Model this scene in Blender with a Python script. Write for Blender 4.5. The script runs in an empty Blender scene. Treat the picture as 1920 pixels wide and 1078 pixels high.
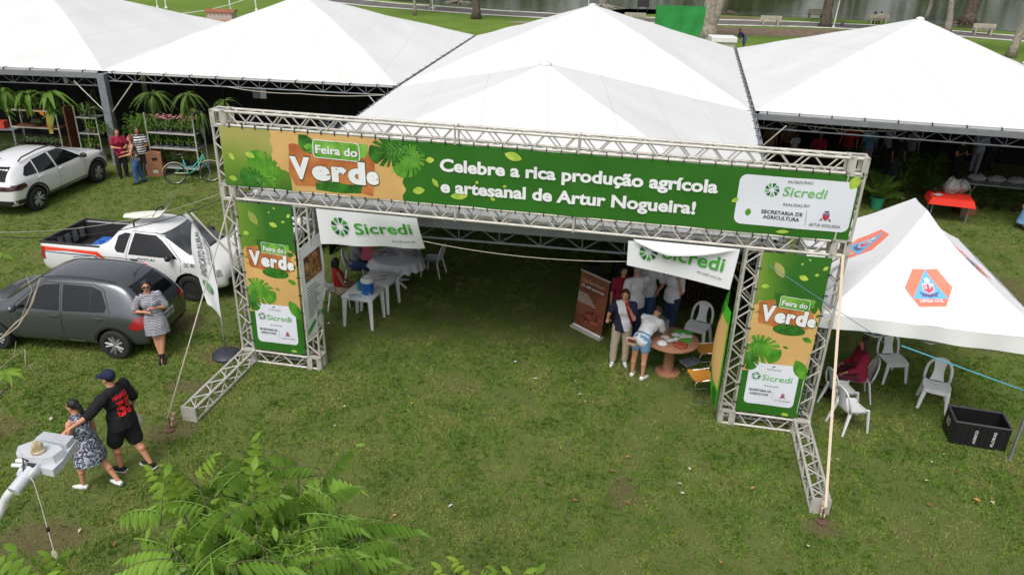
import bpy, bmesh, math, random
import numpy as np
from mathutils import Vector, Matrix, Euler, noise
from mathutils.bvhtree import BVHTree
from mathutils.geometry import delaunay_2d_cdt
PI = math.pi
random.seed(7)
scene = bpy.context.scene
COL = scene.collection

# ---------------------------------------------------------------- camera, sky, sun, exposure
cam_data = bpy.data.cameras.new('camera')
cam_data.sensor_width = 36.0
cam_data.lens = 36.0 * 1440.0 / 1920.0
cam_data.clip_start = 0.05
cam_data.clip_end = 2000
cam = bpy.data.objects.new('camera', cam_data)
COL.objects.link(cam)
CP, CR, CH = 0.4360, 0.0303, 7.8046
_f = Vector((0, math.cos(CP), -math.sin(CP)))
_u0 = Vector((0, math.sin(CP), math.cos(CP)))
_r0 = Vector((1, 0, 0))
_r = _r0 * math.cos(CR) + _u0 * math.sin(CR)
_u = _u0 * math.cos(CR) - _r0 * math.sin(CR)
cam.matrix_world = Matrix(((_r.x, _u.x, -_f.x, 0), (_r.y, _u.y, -_f.y, 0), (_r.z, _u.z, -_f.z, CH), (0, 0, 0, 1)))
scene.camera = cam

world = bpy.data.worlds.new('World')
scene.world = world
world.use_nodes = True
_nt = world.node_tree
_nt.nodes.clear()
_sky = _nt.nodes.new('ShaderNodeTexSky')
_sky.sky_type = 'NISHITA'
_sky.sun_disc = False
SUN_EL, SUN_AZ = math.radians(58), math.radians(200)
_sky.sun_elevation = SUN_EL
_sky.sun_rotation = SUN_AZ
_sky.dust_density = 4.0
_hs = _nt.nodes.new('ShaderNodeHueSaturation')
_hs.inputs['Saturation'].default_value = 0.22
_bg = _nt.nodes.new('ShaderNodeBackground')
_bg.inputs['Strength'].default_value = 0.15
_out = _nt.nodes.new('ShaderNodeOutputWorld')
_nt.links.new(_sky.outputs[0], _hs.inputs['Color'])
_nt.links.new(_hs.outputs[0], _bg.inputs['Color'])
_nt.links.new(_bg.outputs[0], _out.inputs['Surface'])

sun_data = bpy.data.lights.new('sun', 'SUN')
sun_data.energy = 1.5
sun_data.angle = math.radians(25)
sun_data.color = (1.0, 0.965, 0.91)
sun = bpy.data.objects.new('sun', sun_data)
COL.objects.link(sun)
# sun direction shared with the sky (rotation measured clockwise from +Y)
_sd = Vector((math.sin(SUN_AZ) * math.cos(SUN_EL), math.cos(SUN_AZ) * math.cos(SUN_EL), math.sin(SUN_EL)))
sun.rotation_euler = (-_sd).to_track_quat('-Z', 'Y').to_euler()
sun.location = (0, 0, 60)
scene.view_settings.view_transform = 'Standard'
scene.view_settings.look = 'None'
scene.view_settings.gamma = 1.0
scene.view_settings.use_curve_mapping = False
scene.view_settings.exposure = 0.06
scene.render.engine = 'CYCLES'
scene.cycles.max_bounces = 6
scene.cycles.diffuse_bounces = 3
scene.cycles.transparent_max_bounces = 8

# ---------------------------------------------------------------- materials
MATS = {}
def mat(name, col, rough=0.6, metal=0.0, var=0.0, vscale=4.0, col2=None, bump=0.0, bscale=40.0, spec=0.5, coat=0.0, build=None, alpha=1.0, trans=0.0):
    """procedural principled material: base colour broken up by noise, fine bump"""
    if name in MATS: return MATS[name]
    m = bpy.data.materials.new(name)
    m.use_nodes = True
    nt = m.node_tree
    b = nt.nodes['Principled BSDF']
    c = (col[0], col[1], col[2], 1)
    b.inputs['Base Color'].default_value = c
    b.inputs['Roughness'].default_value = rough
    b.inputs['Metallic'].default_value = metal
    b.inputs['Specular IOR Level'].default_value = spec
    b.inputs['Coat Weight'].default_value = coat
    b.inputs['Coat Roughness'].default_value = 0.08
    b.inputs['Alpha'].default_value = alpha
    b.inputs['Transmission Weight'].default_value = trans
    m.diffuse_color = c
    tc = nt.nodes.new('ShaderNodeTexCoord')
    if var > 0 or col2 is not None:
        n = nt.nodes.new('ShaderNodeTexNoise')
        n.inputs['Scale'].default_value = vscale
        n.inputs['Detail'].default_value = 5
        nt.links.new(tc.outputs['Object'], n.inputs['Vector'])
        r = nt.nodes.new('ShaderNodeValToRGB')
        r.color_ramp.elements[0].position = 0.35
        r.color_ramp.elements[1].position = 0.65
        if col2 is None:
            a = tuple(max(0, x * (1 - var)) for x in col); d = tuple(min(1, x * (1 + var)) for x in col)
        else: a, d = col, col2
        r.color_ramp.elements[0].color = (*a, 1)
        r.color_ramp.elements[1].color = (*d, 1)
        nt.links.new(n.outputs['Fac'], r.inputs['Fac'])
        nt.links.new(r.outputs['Color'], b.inputs['Base Color'])
    if bump > 0:
        n2 = nt.nodes.new('ShaderNodeTexNoise')
        n2.inputs['Scale'].default_value = bscale
        n2.inputs['Detail'].default_value = 4
        nt.links.new(tc.outputs['Object'], n2.inputs['Vector'])
        bp = nt.nodes.new('ShaderNodeBump')
        bp.inputs['Strength'].default_value = bump
        bp.inputs['Distance'].default_value = 0.02
        nt.links.new(n2.outputs['Fac'], bp.inputs['Height'])
        nt.links.new(bp.outputs['Normal'], b.inputs['Normal'])
    if build: build(nt, b, tc)
    MATS[name] = m
    return m
def hexc(h):
    h = h.lstrip('#')
    def l(v):
        v /= 255.0
        return v / 12.92 if v < 0.04045 else ((v + 0.055) / 1.055) ** 2.4
    return tuple(l(int(h[i:i + 2], 16)) for i in (0, 2, 4))

# ---------------------------------------------------------------- mesh builder
class MB:
    def __init__(s): s.v = []; s.f = []; s.m = []; s.cur = 0
    def add(s, vs, fs, mi=None):
        o = len(s.v); s.v += [tuple(x) for x in vs]
        mi = s.cur if mi is None else mi
        for f in fs: s.f.append(tuple(i + o for i in f)); s.m.append(mi)
        return s
    def box(s, c, size, rz=0.0, R=None, mi=None, bev=0.0):
        hx, hy, hz = size[0] / 2, size[1] / 2, size[2] / 2
        R = R or Matrix.Rotation(rz, 3, 'Z')
        C = Vector(c)
        if bev <= 0:
            vs = [C + R @ Vector((x * hx, y * hy, z * hz)) for x in (-1, 1) for y in (-1, 1) for z in (-1, 1)]
            return s.add(vs, [(0, 1, 3, 2), (4, 6, 7, 5), (0, 4, 5, 1), (2, 3, 7, 6), (0, 2, 6, 4), (1, 5, 7, 3)], mi)
        bm = bmesh.new(); bmesh.ops.create_cube(bm, size=1)
        for v in bm.verts: v.co = Vector((v.co.x * size[0], v.co.y * size[1], v.co.z * size[2]))
        bmesh.ops.bevel(bm, geom=bm.edges[:], offset=min(bev, min(size) * 0.45), segments=2, affect='EDGES', profile=0.5)
        return s.bm(bm, Matrix.Translation(C) @ R.to_4x4(), mi)
    def bm(s, bm, M=None, mi=None):
        bm.verts.ensure_lookup_table()
        M = M or Matrix()
        s.add([M @ v.co for v in bm.verts], [[v.index for v in f.verts] for f in bm.faces], mi)
        bm.free(); return s
    def tube(s, a, b, r0, r1=None, n=8, caps=True, mi=None):
        r1 = r0 if r1 is None else r1
        return s.path([a, b], [r0, r1], n, caps, mi)
    def path(s, pts, r, n=8, caps=True, mi=None, flat=1.0, up=None):
        pts = [Vector(p) for p in pts]
        rs = r if isinstance(r, (list, tuple)) else [r] * len(pts)
        vs = []; prev = None
        for i, p in enumerate(pts):
            d = (pts[min(i + 1, len(pts) - 1)] - pts[max(i - 1, 0)])
            if d.length < 1e-9: d = Vector((0, 0, 1))
            d.normalize()
            if prev is None:
                a = Vector(up) if up else (Vector((0, 0, 1)) if abs(d.z) < 0.9 else Vector((0, 1, 0)))
            else: a = prev
            x = a.cross(d)
            if x.length < 1e-6: x = Vector((1, 0, 0)).cross(d)
            x.normalize(); y = d.cross(x); prev = y
            for k in range(n):
                t = 2 * PI * k / n
                vs.append(p + x * (math.cos(t) * rs[i]) + y * (math.sin(t) * rs[i] * flat))
        fs = []
        for i in range(len(pts) - 1):
            for k in range(n):
                a0 = i * n + k; b0 = i * n + (k + 1) % n
                fs.append((a0, b0, b0 + n, a0 + n))
        if caps:
            fs.append(tuple(range(n - 1, -1, -1))); fs.append(tuple((len(pts) - 1) * n + k for k in range(n)))
        return s.add(vs, fs, mi)
    def lathe(s, prof, c=(0, 0, 0), n=20, R=None, mi=None, caps=True):
        C = Vector(c); R = R or Matrix.Identity(3); vs = []; fs = []
        for (r, z) in prof:
            for k in range(n):
                t = 2 * PI * k / n; vs.append(C + R @ Vector((r * math.cos(t), r * math.sin(t), z)))
        for i in range(len(prof) - 1):
            for k in range(n):
                a0 = i * n + k; b0 = i * n + (k + 1) % n; fs.append((a0, b0, b0 + n, a0 + n))
        if caps:
            fs.append(tuple(range(n - 1, -1, -1))); fs.append(tuple((len(prof) - 1) * n + k for k in range(n)))
        return s.add(vs, fs, mi)
    def ell(s, c, r, R=None, n=12, mi=None):
        if not isinstance(r, (list, tuple)): r = (r, r, r)
        R = R or Matrix.Identity(3); C = Vector(c); vs = []; fs = []; m = max(4, n // 2 + 1)
        for i in range(1, m):
            ph = PI * i / m
            for k in range(n):
                t = 2 * PI * k / n
                vs.append(C + R @ Vector((r[0] * math.sin(ph) * math.cos(t), r[1] * math.sin(ph) * math.sin(t), r[2] * math.cos(ph))))
        top = len(vs); vs.append(C + R @ Vector((0, 0, r[2]))); bot = len(vs); vs.append(C + R @ Vector((0, 0, -r[2])))
        for i in range(m - 2):
            for k in range(n):
                a0 = i * n + k; b0 = i * n + (k + 1) % n; fs.append((a0, a0 + n, b0 + n, b0))
        for k in range(n):
            fs.append((top, k, (k + 1) % n)); b = (m - 2) * n; fs.append((bot, b + (k + 1) % n, b + k))
        return s.add(vs, fs, mi)
    def grid(s, fn, nu, nv, mi=None, wrap=False):
        vs = [fn(i / nu, j / nv) for j in range(nv + 1) for i in range(nu + 1)]; w = nu + 1
        return s.add(vs, [(j * w + i, j * w + i + 1, (j + 1) * w + i + 1, (j + 1) * w + i) for j in range(nv) for i in range(nu)], mi)
    def poly(s, pts, th=0.0, axis=None, mi=None):
        """filled (possibly concave) planar polygon, extruded by th along its normal"""
        bm = bmesh.new()
        vs = [bm.verts.new(p) for p in pts]
        f = bm.faces.new(vs)
        if th:
            f.normal_update(); n = f.normal.copy()
            g = bmesh.ops.extrude_face_region(bm, geom=[f])
            for e in g['geom']:
                if isinstance(e, bmesh.types.BMVert): e.co += n * th
        bmesh.ops.triangulate(bm, faces=[x for x in bm.faces if len(x.verts) > 4])
        bm.verts.index_update()
        return s.bm(bm, None, mi)
    def hipgrid(s, fn, us, vs, mi=None):
        """grid whose quads are split so that the hips of a pyramid roof stay straight"""
        w = len(us); h = len(vs); V = [fn(u, v) for v in vs for u in us]; F = []
        for j in range(h - 1):
            for i in range(w - 1):
                a, b, c, d = j * w + i, j * w + i + 1, (j + 1) * w + i + 1, (j + 1) * w + i
                if ((us[i] + us[i + 1]) / 2 - .5) * ((vs[j] + vs[j + 1]) / 2 - .5) > 0: F += [(a, b, c), (a, c, d)]
                else: F += [(a, b, d), (b, c, d)]
        return s.add(V, F, mi)
    def mesh(s, name, mats=None, smooth=False):
        me = bpy.data.meshes.new(name)
        me.from_pydata(s.v, [], s.f)
        for m in (mats if isinstance(mats, (list, tuple)) else [mats]):
            if m: me.materials.append(m)
        if len(me.materials) > 1: me.polygons.foreach_set('material_index', s.m)
        if smooth:
            me.shade_smooth() if smooth is True else None
            if smooth is not True: me.set_sharp_from_angle(angle=math.radians(smooth))
        me.update()
        return me
    def obj(s, name, mats, parent=None, smooth=False, loc=None, rz=0.0):
        o = bpy.data.objects.new(name, s.mesh(name, mats, smooth)); COL.objects.link(o)
        if parent: o.parent = parent
        if loc is not None: o.location = loc
        if rz: o.rotation_euler = (0, 0, rz)
        return o
def smooth_angle(me, deg=40):
    me.shade_smooth(); me.set_sharp_from_angle(angle=math.radians(deg)); return me
def tag(o, label=None, cat=None, group=None, kind=None):
    if label: o['label'] = label
    if cat: o['category'] = cat
    if group: o['group'] = group
    if kind: o['kind'] = kind
    return o
def thing(name, label, cat, loc=(0, 0, 0), rz=0.0, group=None):
    o = bpy.data.objects.new(name, None); o.empty_display_size = 0.2
    COL.objects.link(o); o.location = loc; o.rotation_euler = (0, 0, rz)
    return tag(o, label, cat, group)
def kids(o): return KID.get(o.name, [])
def copy_tree(o, parent=None):
    c = o.copy(); COL.objects.link(c); c.parent = parent
    for ch in [x for x in bpy.data.objects if x.parent == o]: copy_tree(ch, c)
    return c
def dup(o, label, loc, rz=0.0, group=None):
    c = copy_tree(o); c.location = loc; c.rotation_euler = (0, 0, rz); c['label'] = label
    if group: c['group'] = group
    return c
def ev_mesh(o):
    """evaluated mesh of an object with modifiers; object is removed"""
    dg = bpy.context.evaluated_depsgraph_get(); dg.update()
    me = bpy.data.meshes.new_from_object(o.evaluated_get(dg))
    old = o.data; bpy.data.objects.remove(o); bpy.data.meshes.remove(old)
    return me
def remesh(mb, name, voxel=0.014, mats=None, smooth_it=6, fac=0.5, extra=None):
    o = mb.obj(name, None)
    r = o.modifiers.new('r', 'REMESH'); r.mode = 'VOXEL'; r.voxel_size = voxel; r.use_smooth_shade = True
    if smooth_it:
        sm = o.modifiers.new('s', 'SMOOTH'); sm.iterations = smooth_it; sm.factor = fac
    me = ev_mesh(o); me.name = name
    me.materials.clear()
    for m in (mats if isinstance(mats, (list, tuple)) else [mats]): me.materials.append(m)
    me.shade_smooth()
    return me
def obj_from(me, name, parent=None, loc=None):
    o = bpy.data.objects.new(name, me); COL.objects.link(o)
    if parent: o.parent = parent
    if loc is not None: o.location = loc
    return o
def bvh_of(me):
    return BVHTree.FromPolygons([v.co.copy() for v in me.vertices], [tuple(p.vertices) for p in me.polygons])
def fill2d(poly, step):
    """triangulate a 2D polygon with interior points every step"""
    n = len(poly); pts = []; 
    for i in range(n):
        a = Vector(poly[i]); b = Vector(poly[(i + 1) % n]); k = max(1, int((b - a).length / step))
        for j in range(k): pts.append(a.lerp(b, j / k))
    ne = len(pts)
    xs = [p.x for p in pts]; ys = [p.y for p in pts]
    inner = []
    x = min(xs) + step * 0.5
    while x < max(xs):
        y = min(ys) + step * 0.5
        while y < max(ys):
            ins = False; j = ne - 1
            for i in range(ne):
                if (pts[i].y > y) != (pts[j].y > y) and x < (pts[j].x - pts[i].x) * (y - pts[i].y) / (pts[j].y - pts[i].y) + pts[i].x: ins = not ins
                j = i
            if ins: inner.append(Vector((x, y)))
            y += step
        x += step
    r = delaunay_2d_cdt(pts + inner, [(i, (i + 1) % ne) for i in range(ne)], [], 1, 1e-5)
    return r[0], r[2]
def decal(mb, poly, bvh, o, d, ax, ay, off=0.006, step=0.06, mi=None, maxd=6.0, thick=True):
    """lay a 2D polygon (coords along ax, ay from origin o) on a surface by casting along d"""
    o = Vector(o); d = Vector(d).normalized(); ax = Vector(ax); ay = Vector(ay)
    vs, fs = fill2d(poly, step)
    out = []; hit = []
    for p in vs:
        s = o + ax * p.x + ay * p.y
        h = bvh.ray_cast(s, d, maxd)
        if h[0] is None: out.append(s); hit.append(False)
        else: out.append(h[0] - d * off); hit.append(True)
    good = [f for f in fs if all(hit[i] for i in f)]
    return mb.add(out, good, mi)
_TX = {}
def text2d(body, size=1.0, bold=0.0, align='LEFT', shear=0.0, space=1.0, res=3, sx=1.0):
    """text as 2D vertices and faces (from the built-in font)"""
    key = (body, bold, align, shear, space, res)
    if key not in _TX:
        c = bpy.data.curves.new('t', 'FONT'); c.body = body; c.size = 1.0; c.align_x = align; c.offset = bold
        c.shear = shear; c.space_character = space; c.resolution_u = res
        o = bpy.data.objects.new('t', c); COL.objects.link(o)
        dg = bpy.context.evaluated_depsgraph_get(); dg.update()
        me = bpy.data.meshes.new_from_object(o.evaluated_get(dg))
        _TX[key] = ([tuple(v.co[:2]) for v in me.vertices], [tuple(p.vertices) for p in me.polygons])
        bpy.data.objects.remove(o); bpy.data.curves.remove(c); bpy.data.meshes.remove(me)
    v, f = _TX[key]
    return [(x * size * sx, y * size) for x, y in v], f
def ellipse(cx, cy, rx, ry, n=24, a0=0.0, rot=0.0):
    out = []
    for k in range(n):
        t = a0 + 2 * PI * k / n; x = rx * math.cos(t); y = ry * math.sin(t)
        out.append((cx + x * math.cos(rot) - y * math.sin(rot), cy + x * math.sin(rot) + y * math.cos(rot)))
    return out
def rrect(x0, y0, x1, y1, r, n=5):
    out = []
    for (cx, cy, a) in ((x1 - r, y1 - r, 0), (x0 + r, y1 - r, PI / 2), (x0 + r, y0 + r, PI), (x1 - r, y0 + r, 1.5 * PI)):
        for k in range(n + 1): t = a + PI / 2 * k / n; out.append((cx + r * math.cos(t), cy + r * math.sin(t)))
    return out

# common materials
M_STEEL = mat('truss_aluminium', hexc('#c6c2ba'), 0.5, 0.3, var=0.12, vscale=6, bump=0.15, bscale=60)
M_STEEL_D = mat('grey_painted_steel', hexc('#80848a'), 0.55, 0.2, var=0.12, vscale=5)
M_DARK = mat('dark_plastic', (0.02, 0.02, 0.022), 0.5)
M_BLACK = mat('black_rubber', (0.012, 0.012, 0.012), 0.75, bump=0.2, bscale=90)
M_WHITEP = mat('white_plastic', (0.74, 0.75, 0.76), 0.35, var=0.05, vscale=3)
M_CHROME = mat('chrome', (0.7, 0.7, 0.7), 0.18, 1.0)

# ================================================================ SETTING
EARTH = [(-5.63, 10.65, .55, .4), (12.4, 17.3, 1.1, 1.3), (1.8, 9.4, .3, .4), (-7.0, 14.4, .6, .5), (-6.4, 8.1, .7, .4), (4.65, 8.75, .35, .25), (-5.7, 13.2, .6, .5), (-5.9, 12.0, .6, .3), (-8.6, 10.6, .8, .35)]
def grass_nodes(nt, b, tc):
    def noise_(scale, detail=6, rough=0.6):
        n = nt.nodes.new('ShaderNodeTexNoise'); n.inputs['Scale'].default_value = scale
        n.inputs['Detail'].default_value = detail; n.inputs['Roughness'].default_value = rough
        nt.links.new(tc.outputs['Object'], n.inputs['Vector']); return n.outputs['Fac']
    def ramp(fac, stops):
        r = nt.nodes.new('ShaderNodeValToRGB'); els = r.color_ramp.elements
        while len(els) < len(stops): els.new(0.5)
        for e, (p, c) in zip(els, stops): e.position = p; e.color = (*c, 1)
        nt.links.new(fac, r.inputs['Fac']); return r.outputs['Color']
    def mix(f, a, c, mode='MIX'):
        m = nt.nodes.new('ShaderNodeMix'); m.data_type = 'RGBA'; m.blend_type = mode
        if isinstance(f, float): m.inputs['Factor'].default_value = f
        else: nt.links.new(f, m.inputs['Factor'])
        nt.links.new(a, m.inputs[6]); nt.links.new(c, m.inputs[7]); return m.outputs[2]
    c1 = ramp(noise_(0.35, 5), [(0.3, (0.155, 0.23, 0.055)), (0.52, (0.22, 0.28, 0.075)), (0.7, (0.165, 0.27, 0.06))])
    c2 = ramp(noise_(2.2, 8, 0.7), [(0.3, (0.13, 0.165, 0.05)), (0.5, (0.22, 0.25, 0.08)), (0.72, (0.30, 0.27, 0.11))])
    c = mix(0.5, c1, c2)
    fine = ramp(noise_(45, 4, 0.7), [(0.3, (0.35, 0.35, 0.33)), (0.7, (0.9, 0.9, 0.9))])
    c = mix(0.8, c, fine, 'MULTIPLY')
    # bare earth patches
    f1 = ramp(noise_(0.55, 7, 0.65), [(0.62, (0, 0, 0)), (0.74, (1, 1, 1))])
    soil = ramp(noise_(9, 5), [(0.3, (0.13, 0.085, 0.055)), (0.7, (0.2, 0.14, 0.09))])
    sep = nt.nodes.new('ShaderNodeRGBToBW'); nt.links.new(f1, sep.inputs[0])
    c = mix(sep.outputs[0], c, soil)
    # worn patches where feet and pegs have opened the turf
    sx = nt.nodes.new('ShaderNodeSeparateXYZ'); nt.links.new(tc.outputs['Object'], sx.inputs[0])
    def mth(op, a, c_, d=None):
        n = nt.nodes.new('ShaderNodeMath'); n.operation = op
        for i, q in enumerate((a, c_) if d is None else (a, c_, d)):
            if isinstance(q, (int, float)): n.inputs[i].default_value = q
            else: nt.links.new(q, n.inputs[i])
        return n.outputs[0]
    tot = None
    for ex, ey, ea, eb in EARTH:
        u = mth('MULTIPLY', mth('SUBTRACT', sx.outputs[0], ex), 1 / ea); w = mth('MULTIPLY', mth('SUBTRACT', sx.outputs[1], ey), 1 / eb)
        g = mth('SUBTRACT', 1.25, mth('ADD', mth('MULTIPLY', u, u), mth('MULTIPLY', w, w))); g = mth('MAXIMUM', g, 0.0)
        tot = g if tot is None else mth('MAXIMUM', tot, g)
    fe = mth('MINIMUM', mth('MAXIMUM', mth('SUBTRACT', mth('MULTIPLY', mth('MULTIPLY', tot, noise_(7, 6, 0.7)), 2.6), 0.4), 0.0), 0.6)
    c = mix(fe, c, soil)
    # the unused park lawn beyond the tents is fresher green
    far = mth('MINIMUM', mth('MAXIMUM', mth('MULTIPLY', mth('SUBTRACT', sx.outputs[1], 40.0), 0.1), 0.0), 0.8)
    fg = ramp(noise_(0.3, 6), [(0.3, (0.10, 0.19, 0.03)), (0.7, (0.17, 0.27, 0.04))]); c = mix(far, c, fg)
    nt.links.new(c, b.inputs['Base Color'])
    bp = nt.nodes.new('ShaderNodeBump'); bp.inputs['Strength'].default_value = 0.9; bp.inputs['Distance'].default_value = 0.05
    nt.links.new(noise_(28, 6, 0.75), bp.inputs['Height']); nt.links.new(bp.outputs['Normal'], b.inputs['Normal'])
M_GRASS = mat('lawn_ground', (0.07, 0.1, 0.03), 0.95, spec=0.1, build=grass_nodes)
g = MB(); g.grid(lambda u, v: (-400 + 800 * u, -60 + 560 * v, 0.0), 40, 28)
tag(g.obj('ground', M_GRASS), kind='structure')
# shore of the lake, road and paths beyond the tents
def ribbon(name, pts, w, z, m, kind='structure'):
    mb = MB(); L = []; Rr = []
    for i, p in enumerate(pts):
        a = Vector(pts[max(i - 1, 0)]); c = Vector(pts[min(i + 1, len(pts) - 1)]); d = (c - a).normalized(); n = Vector((-d.y, d.x))
        L.append((p[0] + n.x * w / 2, p[1] + n.y * w / 2, z)); Rr.append((p[0] - n.x * w / 2, p[1] - n.y * w / 2, z))
    k = len(pts)
    mb.add(L + Rr, [(i + k, i + 1 + k, i + 1, i) for i in range(k - 1)])
    return tag(mb.obj(name, m), kind=kind)
M_ASPH = mat('worn_asphalt', (0.13, 0.115, 0.11), 0.9, var=0.25, vscale=0.6, bump=0.4, bscale=30)
M_KERB = mat('pale_kerb_concrete', (0.55, 0.54, 0.5), 0.9, var=0.15, vscale=2)
M_SAND = mat('orange_sand', (0.36, 0.19, 0.1), 0.95, var=0.15, vscale=0.7, bump=0.4, bscale=20)
road_pts = [(-60, 104), (-26, 95.5), (-14.7, 87.3), (-3, 82.5), (8, 79.8), (18, 79.6), (27, 80.2), (36, 79), (46, 73), (62, 70)]
ribbon('path', road_pts, 4.6, 0.012, M_ASPH)
def offset_line(pts, d):
    o = []
    for i, p in enumerate(pts):
        a = Vector(pts[max(i - 1, 0)]); c = Vector(pts[min(i + 1, len(pts) - 1)]); t = (c - a).normalized(); o.append((p[0] - t.y * d, p[1] + t.x * d))
    return o
for d in (2.4, -2.4):
    kp = offset_line(road_pts, d); mb = MB()
    mb.path([(x, y, 0.06) for x, y in kp], 0.07, n=4)
    tag(mb.obj('kerb', M_KERB), kind='structure')
def water_nodes(nt, b, tc):
    mp = nt.nodes.new('ShaderNodeMapping'); mp.inputs['Scale'].default_value = (0.35, 1.6, 1)
    nt.links.new(tc.outputs['Object'], mp.inputs['Vector'])
    n = nt.nodes.new('ShaderNodeTexNoise'); n.inputs['Scale'].default_value = 1.3; n.inputs['Detail'].default_value = 4
    nt.links.new(mp.outputs[0], n.inputs['Vector'])
    bp = nt.nodes.new('ShaderNodeBump'); bp.inputs['Strength'].default_value = 0.35; bp.inputs['Distance'].default_value = 0.12
    nt.links.new(n.outputs['Fac'], bp.inputs['Height']); nt.links.new(bp.outputs['Normal'], b.inputs['Normal'])
M_WATER = mat('green_lake_water', (0.075, 0.095, 0.035), 0.06, build=water_nodes)
shore = [(-140, 130), (-60, 110), (-24, 101.5), (-14, 92.8), (-2, 86.2), (5, 84.5), (12, 92), (18, 92.5), (20, 88), (27, 87.4), (34, 87.8), (42, 84), (50, 79), (64, 78), (200, 78)]
wb = MB(); wb.poly([(x, y, 0.02) for x, y in shore] + [(200, 152, 0.02), (-140, 152, 0.02)])
tag(wb.obj('lake', M_WATER), kind='structure')
# red earth and sand court behind the left tents
sc = MB(); sc.poly([(-31, 62, 0.008), (-20, 62, 0.008), (-19.5, 68.5, 0.008), (-31, 72.5, 0.008)])
tag(sc.obj('sand_court', M_SAND), kind='structure')
dp = MB()
dp.poly([(x, y, 0.016) for x, y in [(-1.6, 74.6), (3.5, 72.8), (10, 76.2), (4, 77.5)]])
M_PAVE = mat('pale_pavement', (0.3, 0.25, 0.22), 0.9, var=0.15, vscale=1.2)
tag(dp.obj('pavement', M_PAVE), kind='structure')
M_EARTH = mat('bare_brown_earth', (0.16, 0.11, 0.075), 0.95, var=0.3, vscale=1.5, bump=0.6, bscale=12)
def blob(cx, cy, rx, ry, z, name, m, seed=0, rot=0.0, n=28):
    mb = MB(); pts = []
    for k in range(n):
        t = 2 * PI * k / n; q = 1 + 0.35 * noise.noise((math.cos(t) * 1.5 + seed, math.sin(t) * 1.5, seed * 3.1))
        x = rx * q * math.cos(t); y = ry * q * math.sin(t)
        pts.append((cx + x * math.cos(rot) - y * math.sin(rot), cy + x * math.sin(rot) + y * math.cos(rot), z))
    mb.poly(pts); return tag(mb.obj(name, m), kind='structure')
_EARTH_OLD = [(-5.63, 10.65, .5, .35), (12.4, 17.3, 1.1, 1.3), (1.8, 9.4, .35, .5), (-7.0, 14.4, .5, .45), (-6.4, 8.1, .6, .35), (4.65, 8.75, .3, .25), (-5.7, 13.2, .6, .5), (-3.7, 11.4, .8, .3), (-5.9, 12.0, .6, .25)]
blob(24, 73.5, 9, 3.6, 0.006, 'bare_earth', M_EARTH, 3)
blob(50, 74, 9, 3.4, 0.006, 'bare_earth', M_EARTH, 5)
blob(23, 85, 4, 1.8, 0.006, 'bare_earth', M_EARTH, 8)

# ================================================================ LARGE TENTS
def pvc_nodes(nt, b, tc):
    sp = nt.nodes.new('ShaderNodeSeparateXYZ'); nt.links.new(tc.outputs['Object'], sp.inputs[0])
    def M(op, a, c):
        n = nt.nodes.new('ShaderNodeMath'); n.operation = op
        for i, q in enumerate((a, c)):
            if isinstance(q, (int, float)): n.inputs[i].default_value = q
            else: nt.links.new(q, n.inputs[i])
        return n.outputs[0]
    seam = M('LESS_THAN', M('FRACT', M('MULTIPLY', sp.outputs[0], 0.72), 0.0), 0.028)
    n = nt.nodes.new('ShaderNodeTexNoise'); n.inputs['Scale'].default_value = 0.45; n.inputs['Detail'].default_value = 7; nt.links.new(tc.outputs['Object'], n.inputs['Vector'])
    r = nt.nodes.new('ShaderNodeValToRGB'); r.color_ramp.elements[0].position = .3; r.color_ramp.elements[0].color = (.69, .69, .685, 1); r.color_ramp.elements[1].position = .6; r.color_ramp.elements[1].color = (.75, .75, .75, 1); nt.links.new(n.outputs['Fac'], r.inputs[0])
    mx = nt.nodes.new('ShaderNodeMix'); mx.data_type = 'RGBA'; mx.inputs[7].default_value = (.64, .64, .635, 1); nt.links.new(M('MULTIPLY', seam, .8), mx.inputs['Factor']); nt.links.new(r.outputs[0], mx.inputs[6]); nt.links.new(mx.outputs[2], b.inputs['Base Color'])
M_PVC = mat('white_pvc_roof', (0.7, 0.7, 0.695), 0.5, bump=0.15, bscale=2, build=pvc_nodes)
M_LINE = mat('dark_blackout_lining', (0.03, 0.03, 0.035), 0.9)  # for the added layer that cuts bounce light under the roofs
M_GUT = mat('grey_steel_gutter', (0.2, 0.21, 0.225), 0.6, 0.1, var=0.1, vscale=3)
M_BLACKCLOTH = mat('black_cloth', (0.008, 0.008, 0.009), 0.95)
def lerp2(a, b, t): return (a[0] + (b[0] - a[0]) * t, a[1] + (b[1] - a[1]) * t)
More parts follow.
